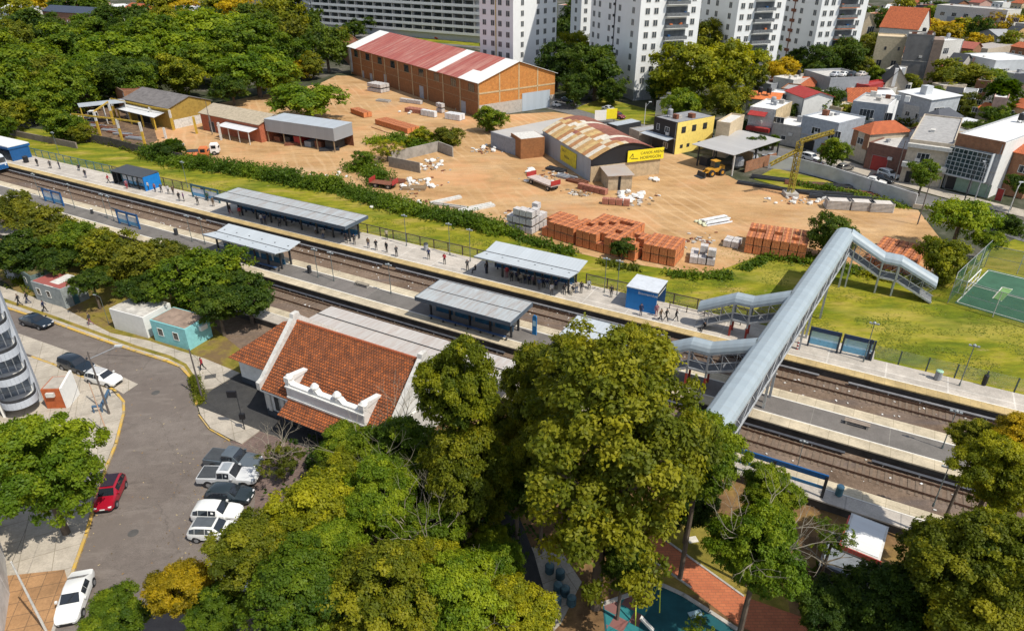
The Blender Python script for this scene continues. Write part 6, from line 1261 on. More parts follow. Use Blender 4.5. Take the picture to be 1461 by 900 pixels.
# rubble that nobody could count
o = MB(); rr = random.Random(3)
for i in range(420):
    u, v = rr.choice([((600,262),(34,14)),((615,238),(24,8)),((575,286),(36,6)),((905,288),(30,8)),((1150,286),(70,5)),((790,255),(30,10)),((1000,345),(30,12)),((740,310),(20,10)),((690,214),(26,6)),((830,275),(26,6))]); p = G(u[0]+rr.gauss(0,.5)*v[0], u[1]+rr.gauss(0,.5)*v[1]); s = rr.uniform(.1,.4); o.T = Matrix.Translation(p) @ Matrix.Rotation(rr.uniform(0,6),4,'Z') @ Matrix.Rotation(rr.uniform(-.4,.4),4,'X'); o.box(-s,-s*.6,0,s,s*.6,s*.6,rr.randrange(4))
o.T = None; tag(o.build('rubble',[M['conc'],M['wood'],M['white_old'],M['rust']]), 'scattered rubble and offcuts on the sand', None, None, 'stuff')
def beams(px, py, rz, L, n, label, m, hh=.35, cat='beams', name='beam_bundle', gr=None):
    r = empty(name, G(px,py), rz, label, cat, gr); o = MB()
    for i in range(n): o.box(-L/2+.1*(i%3), i*.42, 0, L/2, i*.42+.34, hh+.1*(i%2))
    o.build('beams', m, r)
beams(638,288,R(35),6.5,3,'white concrete beams lying at the hedge corner',M['white_old']); beams(683,300,R(32),7,4,'pale channel beams beside the hedge by the grey pallets',M['white_old']); beams(640,296,R(-22),7,2,'grey slab lying between the two beam bundles',M['conc'])
beams(1184,279,R(-12),15,3,'long black steel profiles nearer the street wall',M['dark'],.5); beams(1210,286,R(-9),14,3,'long black steel profiles behind the pale slats',M['dark'],.6); beams(1110,272,R(-30),16,3,'long dark girder pile below the open shed',M['dark'],.5)
for q_, (bx_, by_, rz_, l_) in enumerate([(1150,266,-18,'short dark steel pile on the weeds beside the crane base'),(1185,268,-14,'dark steel pile in the middle of the weedy strip'),(1225,279,-16,'dark steel pile against the street wall shrubs'),(1100,258,-25,'black sheet pile at the corner of the open shed')]): beams(bx_,by_,R(rz_),8,4,l_,M['dark'] if q_ % 2 else M['rust'],.4)
for px, py, l in ((1193,297,'pale slatted stack at the end near the crane'),(1228,299,'pale slatted stack in the middle'),(1255,301,'pale slatted stack near the street wall')):
    r = empty('slat_stack', G(px,py), R(-8), l, 'slat stack', 'pale slatted stacks'); o = MB()
    for k in range(7): o.box(-2,-1,.1+k*.24,2,1,.22+k*.24)
    o.build('slats', plain((.58,.53,.48),.8), r); o = MB(); o.box(-1.9,-.9,0,-1.7,.9,1.75); o.box(1.7,-.9,0,1.9,.9,1.75); o.build('spacers', M['dark'], r)
r = empty('pipe_heap', G(1021,316), R(25), 'heap of white plastic pipes in the middle of the sand', 'pipes'); o = MB(); rr = random.Random(6)
for i in range(26): y = rr.uniform(-1.3,1.3); z = rr.uniform(.1,.8)*(1-abs(y)/1.8); x = rr.uniform(-.4,.4); o.tube((-2.6+x,y,z),(2.4+x,y+rr.uniform(-.3,.3),z),.14,.14,8,rr.random()<.25 and 1 or 0)
o.build('pipes', [plain((.66,.67,.68),.5), plain((.45,.42,.36),.6)], r); o = MB(); 
for i in range(5): o.lathe([(.3,0),(.42,.15),(.3,.3)],10,(-3.2+.3*(i%2),-1+.55*i,.1*(i%2)))
o.build('coiled_hose', plain((.62,.62,.42),.6), r)
for q_, (bx_, by_, rz_, l_, m_) in enumerate([(790,245,-40,'dark scrap bars along the arched shed wall',M['dark']),(805,256,-42,'blue grey scrap bars along the arched shed wall',M['grey']),(820,262,-40,'rusty scrap bars at the corner of the arched shed',M['rust']),(560,262,-10,'rusty beams at the wrecked trailer',M['rust']),(590,272,-5,'dark plank lying on the rubble edge',M['wood']),(470,216,10,'dark scrap before the grey skirted shed',M['dark']),(420,208,8,'scrap heap in front of the grey skirted shed',M['rust']),(360,196,0,'pale boards before the brick workshop porch',M['conc']),(660,158,-20,'grey boards beside the white wrapped pallets',M['conc']),(545,146,-25,'grey slabs before the warehouse wall',M['conc']),(590,148,-25,'dark boards leaning at the warehouse wall',M['dark'])]): beams(bx_,by_,R(rz_),4.5,4,l_,m_,.5)
# ================================================================ THE SPORTS COURT
cp = [(1362,432),(1410,384),(1560,420),(1560,490)]
surf('court', PX(cp), .03, plain((.045,.125,.075),.8,var=.25,sc=.6))
def strip(a, b, w_, nm='court_line', m=None, z=.036): kerb([a,b], m or M['line'], w_, z*2+.004, nm)
for a, b in (((1365,431),(1410,386)),((1410,386),(1560,422)),((1365,431),(1560,489)),((1389,408),(1560,455)),((1416,426),(1430,410)),((1430,410),(1442,413)),((1428,430),(1444,413))): strip(a,b,.12)
surf('court_mat', PX([(1417,426),(1431,411),(1444,414),(1429,430)]), .09, plain((.16,.30,.10),.8))
def netf(pts, hh, label, group='court netting'):
    P = [G(*p) for p in pts]; b0 = P[0].copy(); r = empty('net_fence', b0, 0, label, 'net fence', group)
    for a, b in zip(P, P[1:]):
        a = a-b0; b = b-b0; L = (b-a).length; n = max(1,int(L/4)); o = MB(); o.add([(a.x,a.y,.05),(b.x,b.y,.05),(b.x,b.y,hh),(a.x,a.y,hh)],[(0,1,2,3)]); o.build('netting', M['netg'], r); o = MB(); o.bar(a+Vector((0,0,hh)),b+Vector((0,0,hh)),.06); o.bar(a+Vector((0,0,hh/2)),b+Vector((0,0,hh/2)),.04); o.build('net_rail', M['grey'], r)
        for i in range(n+1): p = a+(b-a)*i/n; o = MB(); o.tube((0,0,0),(0,0,hh),.05); x = o.build('post', M['white_old'], r); x.location = p
netf([(1352,432),(1404,381)], 4.5, 'tall green netting behind the white goal'); netf([(1404,381),(1550,414)], 3.5, 'green netting along the far side of the court'); netf([(1352,432),(1560,497)], 3.6, 'green netting along the near side of the court')
r = empty('football_goal', G(1383,414), 0, 'white goal frame at the end of the green court', 'goal'); d = (G(1402,394)-G(1366,430)); d.normalize(); r.rotation_euler = (0,0,math.atan2(d.y,d.x)); o = MB()
for x in (-3,3): o.tube((x,0,0),(x,0,2.2),.07)
for x in (-1,1): o.tube((x,0,0),(x,0,2.2),.05)
o.tube((-3,0,2.2),(3,0,2.2),.07); o.tube((-3,0,1.1),(3,0,1.1),.04); o.build('goal_frame', WT, r)
# ================================================================ THE PARK
r, L, D = house((1200,776),(1256,799),(1276,754), 3.6, 'white roofed kiosk between the trees beside the near platform', WO, sheet((.74,.74,.73),(.55,.52,.50),rib=1.0,axis='y',stain=.4), 'flat', par=0, cat='kiosk', name='park_kiosk')
o = MB(); o.box(-.1,-.1,3.2,L+.1,-.02,3.6); o.box(-.12,-.1,3.2,-.02,3.5,3.6); o.build('red_fascia', plain((.45,.07,.05),.6), r)
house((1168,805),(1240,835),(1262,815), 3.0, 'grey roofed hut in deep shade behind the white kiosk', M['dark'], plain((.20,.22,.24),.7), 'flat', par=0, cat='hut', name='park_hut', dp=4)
for i, (px, py, l) in enumerate([(784,816,'round bollard furthest up the park pavement'),(799,824,'round planter second from the path top'),(796,843,'round planter beside the park path edge'),(806,848,'round planter touching its neighbour by the tree'),(794,862,'round planter lowest beside the path'),(815,862,'round planter nearest the big tree trunk')]):
    r = empty('round_planter', G(px,py), 0, l, 'planter', 'round dark planters in the park'); o = MB(); o.lathe([(.3,0),(.36,.1),(.36,.75),(.3,.78)], 14); o.build('drum', plain((.03,.07,.09),.5), r); o = MB(); o.lathe([(.29,.7),(.31,.8),(.05,.86)],14); o.build('lid', plain((.08,.15,.17),.5), r)
r = empty('swing_frame', G(905,866), 0, 'lime green swing frame on the playground', 'swing'); o = MB(); YG = plain((.50,.58,.05),.5)
P = [G(903,884)-G(905,866), G(947,862)-G(905,866)]; T0 = Vector((P[0].x*.6,P[0].y*.6,2.3)); T1 = Vector((P[1].x*.8,P[1].y+.2,2.3)); o.bar(T0,T1,.08)
for T_ in (T0,T1):
    for s_ in (-.9,.9): o.bar(Vector((T_.x,T_.y+s_,0)),T_,.07)
o.build('frame', YG, r); o = MB(); m_ = (T0+T1)/2; o.bar(m_,m_-Vector((0,0,1.8)),.03); o.box(m_.x-.25,m_.y-.12,m_.z-1.85,m_.x+.25,m_.y+.12,m_.z-1.8); o.build('seat', M['black'], r)
r = empty('park_sign', G(992,876), .3, 'pale board lying on the dark playground surface', 'board'); o = MB(); o.box(-.5,-.25,.036,.5,.25,.1); o.build('board', plain((.35,.50,.55),.6), r)
r = empty('access_cover', G(988,770), .2, 'pale square cover on the dry grass', 'cover'); o = MB(); o.box(-.4,-.3,0,.4,.3,.08); o.build('plate', plain((.62,.58,.50),.7), r)
r = empty('spinner_ride', G(1150,882), 0, 'round yellow spinning ride on the red path', 'playground ride'); o = MB(); o.tube((0,0,0),(0,0,1.6),.07)
for i in range(16): a0 = i*math.pi/8; a1 = (i+1)*math.pi/8; o.bar((math.cos(a0)*.8,math.sin(a0)*.8,1.6),(math.cos(a1)*.8,math.sin(a1)*.8,1.6),.06)
for i in range(4): a0 = i*math.pi/4; o.bar((math.cos(a0)*.8,math.sin(a0)*.8,1.6),(-math.cos(a0)*.8,-math.sin(a0)*.8,1.6),.04)
o.build('ring', M['yellow'], r)
r = empty('slide', G(912,893), 0, 'white edged slide on the playground surface', 'slide'); o = MB(); o.bar((0,0,1.0),(.9,-.5,.2),.35,.06); o.bar((0,-.2,1.1),(.9,-.7,.3),.05,.15); o.build('chute', WO, r)
# ---- street furniture near the corner
def pole(px, py, hh, label, arm=None, m=None, name='utility_pole', rr_=.11, cat='pole'):
    r = empty(name, G(px,py,.13), 0, label, cat); o = MB(); o.tube((0,0,0),(0,0,hh),rr_,rr_*.6); o.build('shaft', m or plain((.13,.11,.10),.9), r)
    if arm: o = MB(); o.tube((0,0,hh-.8),(arm[0],arm[1],hh+.3),.05); o.build('arm', M['grey'], r); o = MB(); o.box(arm[0]-.35,arm[1]-.12,hh+.22,arm[0]+.35,arm[1]+.12,hh+.38); o.build('lamp_head', M['lgrey'], r)
    return r
pole(156,590,7.5,'dark utility pole with a long lamp arm beside the white hatchback',(2.8,.6)); pole(153,618,6.0,'pale orange banded pole leaning at the yellow corner',None,plain((.60,.40,.28),.7),'street_pole',.07); pole(288,566,6.0,'dark leaning pole at the planted kerb tip'); r = pole(349,612,4.3,'twin black lantern post on the dark driveway',None,M['dark'],'lantern_post',.06,'lamp post')
o = MB(); o.box(-.9,-.12,3.9,.0,.12,4.6); o.box(-.2,-.15,1.3,.3,.15,1.9); o.build('lantern', M['black'], r)
pole(1309,320,8,'utility pole at the end of the street wall'); pole(1275,262,8.5,'thin pole before the brick garage'); pole(1432,322,7.0,'pale street lamp by the far pavement',(1,1),WO); pole(1376,286,6,'post before the garage doors',None,M['dark']); pole(1391,284,6.5,'second post before the garage doors',(.3,1.2),M['grey']); pole(66,900,7,'white pole on the ochre paving',None,WO,'street_pole',.09)
pole(303,192,8,'bare pole behind the brick workshop'); pole(208,28,9,'tall lamp post above the big trees',(1,.3),WO); pole(108,32,9,'tall lamp post over the slate roofed house',(1,.3),WO); pole(340,34,10,'pale lamp mast beyond the round trees',(1,.2),WO); pole(288,26,10,'thin lamp mast beyond the round trees near the orange house',(1,.2),WO); pole(918,188,7,'white street lamp on the tower lawn edge',(1,0),WO)
r = empty('corner_barrier', G(142,598), 0, 'blue curved pipe barrier at the yellow corner', 'barrier'); o = MB(); P = [G(135,590),G(147,589),G(153,577),G(158,566)]
for a, b in zip(P,P[1:]): a = a-G(142,598); b = b-G(142,598); a.z = b.z = .9; o.tube(a,b,.14); 
for p in P: p = p-G(142,598); o.tube((p.x,p.y,.13),(p.x,p.y,.9),.07)
o.build('pipe', plain((.06,.12,.20),.5), r)
o = MB(); rr = random.Random(31); o.T = None
for i in range(700):
    u = rr.random()
    if u < .45: q_ = (rr.gauss(300,28), rr.uniform(640,860))
    elif u < .7: t_ = rr.random(); q_ = (101+62*t_+rr.gauss(0,7), 826-270*t_)
    else: q_ = (rr.uniform(110,330), rr.uniform(500,880))
    p = G(*q_); s = rr.uniform(.03,.09); o.T = Matrix.Translation(p+Vector((0,0,.03)))@Matrix.Rotation(rr.uniform(0,6),4,'Z'); o.add([(-s,-s*.5,0),(s,-s*.5,.01),(s,s*.5,0),(-s,s*.5,.02)], [(0,1,2,3)], rr.randrange(3))
o.T = None; tag(o.build('leaf_litter', [plain((.30,.17,.05),.9), plain((.42,.33,.18),.9), plain((.12,.08,.04),.9)]), 'dry leaves and specks on the street', None, None, 'stuff')
for px_, py_, l_ in ((222,560,'round manhole cover in the middle of the road bend'),(190,760,'round manhole cover lower on the street'),(300,537,'square grate on the sidewalk by the driveway')):
    r = empty('manhole_cover', G(px_,py_,.13 if py_ == 537 else .02), .3, l_, 'manhole cover'); o = MB(); (o.lathe([(.42,0),(.42,.012),(.38,.016)],20) if py_ != 537 else o.box(-.6,-.4,0,.6,.4,.012)); o.build('plate', plain((.09,.085,.08),.7), r)
# ================================================================ PEOPLE
HAIR = plain((.03,.022,.018),.8); HAIR2 = plain((.14,.07,.03),.8)
def human(pose):
    """one skinned figure, 1.72 m; returns a mesh"""
    P = dict(pel=(0,0,.96), bel=(0,0,1.12), ch=(0,.0,1.34), nk=(0,0,1.50), hd=(0,-.02,1.58), ht=(0,-.01,1.70), sl=(-.19,0,1.42), sr=(.19,0,1.42))
    if pose == 'stand': L_ = dict(hl=(-.09,0,.92), kl=(-.10,-.01,.50), al=(-.10,.02,.09), tl=(-.11,-.15,.04), hr=(.09,0,.92), kr=(.10,-.01,.50), ar=(.10,.02,.09), tr=(.11,-.15,.04), el=(-.25,.02,1.14), wl=(-.24,-.06,.90), fl=(-.24,-.10,.80), er=(.25,.02,1.14), wr=(.24,-.06,.90), fr=(.24,-.10,.80))
    if pose == 'phone': L_ = dict(hl=(-.09,0,.92), kl=(-.11,-.02,.50), al=(-.13,.02,.09), tl=(-.15,-.15,.04), hr=(.09,0,.92), kr=(.11,-.01,.50), ar=(.12,.03,.09), tr=(.14,-.13,.04), el=(-.25,.0,1.14), wl=(-.16,-.24,1.20), fl=(-.08,-.30,1.28), er=(.25,.0,1.14), wr=(.16,-.24,1.18), fr=(.08,-.30,1.26))
    if pose == 'walk': L_ = dict(hl=(-.09,0,.92), kl=(-.10,-.16,.52), al=(-.10,-.22,.10), tl=(-.10,-.38,.06), hr=(.09,0,.92), kr=(.10,.06,.50), ar=(.10,.32,.14), tr=(.10,.22,.04), el=(-.25,.16,1.16), wl=(-.24,.14,.92), fl=(-.24,.12,.83), er=(.25,-.12,1.16), wr=(.23,-.26,.96), fr=(.22,-.32,.88))
    if pose == 'sit':
        P = {k: (v[0], v[1]+.06, v[2]-.46) for k, v in P.items()}
        L_ = dict(hl=(-.10,0,.48), kl=(-.12,-.42,.50), al=(-.12,-.42,.09), tl=(-.12,-.58,.04), hr=(.10,0,.48), kr=(.12,-.42,.50), ar=(.12,-.44,.09), tr=(.12,-.60,.04), el=(-.25,-.02,.72), wl=(-.16,-.24,.62), fl=(-.10,-.32,.60), er=(.25,-.02,.72), wr=(.16,-.24,.62), fr=(.10,-.32,.60))
    P.update(L_); ks = list(P); ed = [('pel','bel'),('bel','ch'),('ch','nk'),('nk','hd'),('hd','ht'),('ch','sl'),('ch','sr'),('pel','hl'),('hl','kl'),('kl','al'),('al','tl'),('pel','hr'),('hr','kr'),('kr','ar'),('ar','tr'),('sl','el'),('el','wl'),('wl','fl'),('sr','er'),('er','wr'),('wr','fr')]
    rad = dict(pel=.15,bel=.13,ch=.155,nk=.06,hd=.09,ht=.075,sl=.075,sr=.075,hl=.10,hr=.10,kl=.065,kr=.065,al=.045,ar=.045,tl=.04,tr=.04,el=.048,er=.048,wl=.034,wr=.034,fl=.038,fr=.038)
    me = bpy.data.meshes.new('p'); me.from_pydata([P[k] for k in ks], [(ks.index(a), ks.index(b)) for a, b in ed], []); o = bpy.data.objects.new('p', me); C.objects.link(o); o.modifiers.new('s','SKIN')
    if not me.skin_vertices: me.skin_vertices.new() if hasattr(me.skin_vertices,'new') else None
    sv = me.skin_vertices[0].data
    for i, k in enumerate(ks): sv[i].radius = (rad[k],)*2; sv[i].use_root = (k == 'pel')
    sb = o.modifiers.new('u','SUBSURF'); sb.levels = 1; sb.render_levels = 1
    dg = bpy.context.evaluated_depsgraph_get(); m2 = bpy.data.meshes.new_from_object(o.evaluated_get(dg)); bpy.data.objects.remove(o)
    off = -.46 if pose == 'sit' else 0; zc_ = [sum(m2.vertices[i].co.z for i in p.vertices)/len(p.vertices) for p in m2.polygons]; xc = [sum(abs(m2.vertices[i].co.x) for i in p.vertices)/len(p.vertices) for p in m2.polygons]; yc = [sum(m2.vertices[i].co.y for i in p.vertices)/len(p.vertices) for p in m2.polygons]
    m2.materials.clear()
    for _ in range(5): m2.materials.append(M['skin'])
    mi = []
    for z, x, y in zip(zc_, xc, yc):
        zz = z-off; hand = (x > .2 or (pose in ('phone','sit') and y < -.22)) and (z < .92+off if pose != 'phone' else (y < -.24 and z > 1.2)) and z > .3
        if pose == 'sit' and zz < .96+.1 and not (x > .2 and z > .56): i = 2 if z > .09 else 4
        elif zz > 1.60 or (zz > 1.53 and y > (off and .06 or 0)-.0): i = 3
        elif zz > 1.49: i = 0
        elif zz > .96 or (x > .19 and zz > .92): i = 1
        elif z > .09: i = 2
        else: i = 4
        if pose == 'stand' and x > .2 and zz < .9: i = 0
        mi.append(i)
    m2.polygons.foreach_set('material_index', mi); m2.polygons.foreach_set('use_smooth', [True]*len(mi)); m2.name = 'person_'+pose; return m2
PM = {k: human(k) for k in ('stand','phone','walk','sit')}
CL = {n: plain(c_, .85, var=.15) for n, c_ in dict(black=(.02,.02,.024),navy=(.02,.03,.08),grey=(.06,.06,.065),red=(.35,.03,.04),white=(.42,.42,.42),blue=(.04,.08,.18),brown=(.12,.08,.05),green=(.04,.09,.05),pink=(.28,.12,.15),purple=(.14,.05,.16),cream=(.34,.29,.22)).items()}
def person(px, py, top, bottom, pose, label, rz=0, z=None, group='people on the platforms', hair=None):
    o = bpy.data.objects.new('person', PM[pose]); C.objects.link(o); o.location = G(px, py, PZ if z is None else z); 
    if pose == 'sit': o.location.z += 0
    o.rotation_euler = (0,0,R(rz)); o.scale = (1.04,1.04,1.04)
    for i, m_ in ((1, CL[top]), (2, CL[bottom]), (3, hair or HAIR), (4, CL['black'])): o.material_slots[i].link = 'OBJECT'; o.material_slots[i].material = m_
    tag(o, label, 'person', group); return o
W1 = 'person in %s waiting '
ppl = [(54.5,237.5,'black','black','stand','near the white roofed shelter',0),(73,240.7,'grey','black','stand','between two dark figures by the left fence',30),(86,241.5,'black','navy','phone','third from the white roofed shelter',-40),(113.5,243,'black','black','sit','low against the fence',20),(123,254,'black','navy','stand','alone in the middle of the platform near the train',10),(155.6,261.7,'red','black','walk','walking toward the dark shelter',100),(181.7,269.5,'pink','red','stand','in red clothes before the teal sign',20),(198.4,268.7,'black','black','stand','right at the dark shelter corner',-30),(179,259,'brown','navy','stand','behind the pink figure at the teal sign',40),(189,262,'blue','black','phone','in front of the teal sign post',0),
 (212,272,'white','black','stand','inside the dark shelter, first from the sign',10),(222,274,'pink','navy','stand','inside the dark shelter, second from the sign',-20),(231,275,'grey','black','phone','inside the dark shelter, third from the sign',30),(241,277,'white','grey','stand','inside the dark shelter near its blue wall',10),(248,278,'brown','black','stand','inside the dark shelter against its blue wall',-10),
 (256.6,287,'black','grey','stand','just past the blue wall',60),(263,287.5,'purple','black','stand','one step further than the blue wall',-60),(283,293,'grey','black','phone','before the second teal sign',10),(291,280,'black','black','stand','leaning on the second teal sign',0),(297,287,'green','black','stand','with pale bag at the second teal sign',-20),(305,294.7,'brown','brown','stand','before the tip of the longest shelter',10),(329.7,305.6,'black','pink','walk','walking under the edge of the longest shelter',-50),(343,309,'red','brown','stand','under the longest shelter near its start',0),(374,319,'white','navy','stand','pair under the longest shelter, white top',0),(379,320,'navy','black','stand','pair under the longest shelter, navy top',0),(400,322,'grey','black','sit','seated in the longest shelter',0),(452,333,'white','brown','sit','seated near the end of the longest shelter',0),(462,338,'cream','blue','sit','seated last in the longest shelter',0),
 (495,347,'black','black','stand','first past the longest shelter',0),(506,349,'black','black','stand','second past the longest shelter',10),(526,354,'brown','navy','stand','tallest of the group past the longest shelter',-10),(537,357,'black','black','phone','fourth past the longest shelter',20),(552,360,'black','black','stand','fifth past the longest shelter',-30),(566,366,'grey','black','phone','sixth past the longest shelter',40),(552,342,'cream','black','stand','with pale scarf against the brown fence',0),(612,370,'navy','black','phone','beside the grey bin',10),(634.5,377,'red','black','phone','between bin and tall green lamp',-20),(667,386,'grey','black','phone','with headphones before the bright shelter',0),(678,389,'black','grey','sit','crouched before the bright shelter',-60),(694,390,'black','navy','stand','standing at the first post of the bright shelter',10),
 (723,396,'red','pink','stand','bright red in the bright shelter',0),(730,399,'black','black','sit','seated beside the red figure',0),(737.5,399,'navy','black','sit','seated third in the bright shelter',0),(743,402,'cream','grey','sit','seated fourth in the bright shelter',0),(749,403,'black','navy','sit','seated fifth in the bright shelter',0),(755,404,'navy','black','sit','seated sixth in the bright shelter',0),(762,405,'pink','black','sit','seated seventh in the bright shelter',0),(769,413,'blue','grey','stand','standing in blue in the middle of the bright shelter',0),(775,408,'navy','black','sit','seated eighth in the bright shelter',0),(781,409,'navy','white','sit','seated ninth in the bright shelter',0),(787,421,'white','grey','stand','in white at the open edge of the bright shelter',20),(793,411,'navy','black','sit','seated tenth in the bright shelter',0),(805,418,'black','grey','sit','crouched near the end of the bright shelter',0),(817,419,'grey','cream','sit','sitting on luggage at the end of the bright shelter',-30),(822,418,'cream','blue','stand','standing at the last post of the bright shelter',10),(829,418,'black','grey','stand','just outside the bright shelter',0),(840,411,'white','black','sit','sitting against the fence past the bright shelter',0),
 (871.7,424,'black','grey','stand','between the bright shelter and the kiosk',0),(914,450,'navy','navy','stand','before the blue kiosk front wall',10),(936,451,'pink','pink','stand','at the kiosk doorway',0),(942,457.5,'brown','black','walk','walking out of the kiosk, camel coat',60),(950,457.5,'black','black','walk','walking beside the camel coat',60),(964,458,'black','grey','walk','walking toward the stairs behind the pair',80),(1004,472,'black','black','sit','crouched with a dark bag before the stairs',-60)]
for px, py, tp_, bt, po, wh, rz_ in ppl: person(px, py, tp_, bt, po, ('person in %s top ' % tp_) + wh, rz_)
for px, py, tp_, bt, l, rz_ in [(29,436,'black','black','person in black, first of the pair on the sidewalk',-60),(41,433,'black','navy','person in dark clothes, second of the pair on the sidewalk',-60),(65,445,'navy','black','person leaning into a stride on the sidewalk',120),(130,463.5,'grey','pink','person with a backpack alone on the sidewalk',-60)]: person(px,py,tp_,bt,'walk',l,rz_,.13,'people on the sidewalk')
person(290,528,'red','black','walk','person in a red top near the station driveway',-40,.13,'people on the sidewalk')
# ================================================================ TREES
def leaf_mesh(name, P, Nn, size, v, rng, aspect=1.7):
    """one small leaf face per point: P centres, Nn rough normals, v tint"""
    n = len(P); Nn = Nn/np.maximum(np.linalg.norm(Nn,axis=1,keepdims=True),1e-6)
    t = rng.normal(size=(n,3)); t -= (t*Nn).sum(1,keepdims=True)*Nn; t /= np.maximum(np.linalg.norm(t,axis=1,keepdims=True),1e-6); b = np.cross(Nn,t)
    s = (size*rng.uniform(.65,1.35,n))[:,None]
    V = np.empty((n,4,3)); V[:,0] = P-t*s*aspect*.5; V[:,1] = P+b*s*.5+Nn*s*.12; V[:,2] = P+t*s*aspect*.5; V[:,3] = P-b*s*.5+Nn*s*.12
    me = bpy.data.meshes.new(name); me.vertices.add(4*n); me.vertices.foreach_set('co', V.reshape(-1).astype(np.float32))
    me.loops.add(4*n); me.loops.foreach_set('vertex_index', np.arange(4*n,dtype=np.int32)); me.polygons.add(n); me.polygons.foreach_set('loop_start', np.arange(0,4*n,4,dtype=np.int32))
    try: me.polygons.foreach_set('loop_total', np.full(n,4,dtype=np.int32))
    except Exception: pass
    a = me.attributes.new('v','FLOAT','FACE'); a.data.foreach_set('value', v.astype(np.float32)); me.update(calc_edges=True); return me
def crown(name, seed, nl, ns, nt, per, leaf, shape='broad', asp=.85):
    """unit crown (semi-axes 1,1,1): lobes, each carrying leafy clumps with gaps between them"""
    rng = np.random.default_rng(seed); C_ = []; Rr = []
    for i in range(nl):
        for _ in range(80):
            d = rng.normal(size=3); d /= np.linalg.norm(d)
            if shape == 'tall': c = d*np.array([.60,.60,.74])*rng.uniform(.5,1); r = rng.uniform(.22,.36)
            elif shape == 'flat': d[2] = abs(d[2])*.7-.1; c = d*np.array([.74,.74,.66])*rng.uniform(.4,1); r = rng.uniform(.22,.34)
            elif shape == 'open': c = d*.74*rng.uniform(.45,1); r = rng.uniform(.16,.28)
            else: c = d*np.array([.66,.66,.62])*rng.uniform(.5,1.08); r = rng.uniform(.24,.40)
            if all(np.linalg.norm(c-q) > .6*min(r,s) for q, s in zip(C_, Rr)): break
        C_.append(c); Rr.append(r)
    C_ = np.array(C_); Rr = np.array(Rr); T = []; Nn = []; V = []; sz = np.array([1,1,1/asp])
    for i in range(nl):
        lt = rng.uniform(0,.22); m = int(ns*(Rr[i]/.3)**2)
        d = rng.normal(size=(m,3)); d /= np.linalg.norm(d,axis=1,keepdims=True); d[:,2] = np.where((d[:,2] < -.3) & (rng.uniform(size=m) < .6), -d[:,2], d[:,2])
        q = C_[i]+d*(Rr[i]*rng.uniform(.82,1.15,m))[:,None]
        D = np.linalg.norm(q[:,None,:]-C_[None],axis=2)/Rr[None]; D[:,i] = 9; q = q[D.min(1) > .68]
        for s in q:
            rs = rng.uniform(.055,.125)*(1.15 if shape != 'open' else .9); k = max(4, int(nt*(rs/.09)**2)); u = rng.normal(size=(k,3)); u /= np.linalg.norm(u,axis=1,keepdims=True); u[:,2] = np.where(u[:,2] < -.2, -u[:,2]*.7, u[:,2])
            p = s+u*rs*rng.uniform(.55,1.05,k)[:,None]*np.array([1.15,1.15,.75]); o_ = s/max(.01,np.linalg.norm(s)); T.append(p); Nn.append(u*.7+o_*.35); V.append(np.full(k, lt+rng.uniform(0,.50))+rng.uniform(0,.10,k))
    if shape in ('broad','tall','flat'):
        m = int(sum(len(t) for t in T)*.13); q = rng.normal(size=(m,3)); q /= np.linalg.norm(q,axis=1,keepdims=True); q *= (rng.uniform(0,1,m)**.5)[:,None]*.66; q[:,2] *= .9; T.append(q); Nn.append(q); V.append(rng.uniform(0,.2,m))  # inner leaves get the darkest tints: shade inside the crown put into colour
    T = np.concatenate(T); Nn = np.concatenate(Nn); V = np.concatenate(V); k = len(T)
    P = np.repeat(T,per,0)+rng.normal(size=(k*per,3))*leaf*.8*sz; NN = np.repeat(Nn,per,0)+np.array([0,0,.35])+rng.normal(size=(k*per,3))*.5; v = np.repeat(V,per)+rng.uniform(-.04,.12,k*per)
    P[:,2] *= asp; me = leaf_mesh(name, P, NN, np.full(k*per, leaf), v, rng); co = np.empty(len(me.vertices)*3, dtype=np.float32); me.vertices.foreach_get('co', co); co = co.reshape(-1,3); co[:,2] /= asp; me.vertices.foreach_set('co', co.reshape(-1)); me.update(); return me, C_
CR = {}
def arche(key, n, *a, **k): CR[key] = [crown('crown', 100*sum(map(ord,key))%997+i, *a, **k) for i in range(n)]
arche('near', 4, 20, 19, 24, 6, .029); arche('tall', 2, 36, 17, 26, 6, .026, shape='tall', asp=1.6); arche('open', 2, 26, 9, 12, 5, .036, shape='open')
arche('mid', 4, 17, 15, 8, 5, .048); arche('flat', 2, 24, 14, 8, 5, .044, shape='flat', asp=.7); arche('far', 4, 13, 12, 5, 4, .075)
def trunk_mesh(cs, seed, tz):
    """unit trunk from z=-tz (ground) up into the crown; limbs to the lobes"""
    rr = random.Random(seed); o = MB(); o.tube((0,0,-tz),(0,.01,-.35),.065,.05,8); o.tube((0,.01,-.35),(.02,0,.1),.05,.03,7)
    for c in list(cs)[:10]: m = Vector((c[0]*.45,c[1]*.45,(c[2]-.35)*.5)); o.tube((0,0,-.4+rr.random()*.3),tuple(m),.028,.018,6); o.tube(tuple(m),tuple(c),.018,.007,5)
    return o
TR_ = {}; rt = random.Random(77)
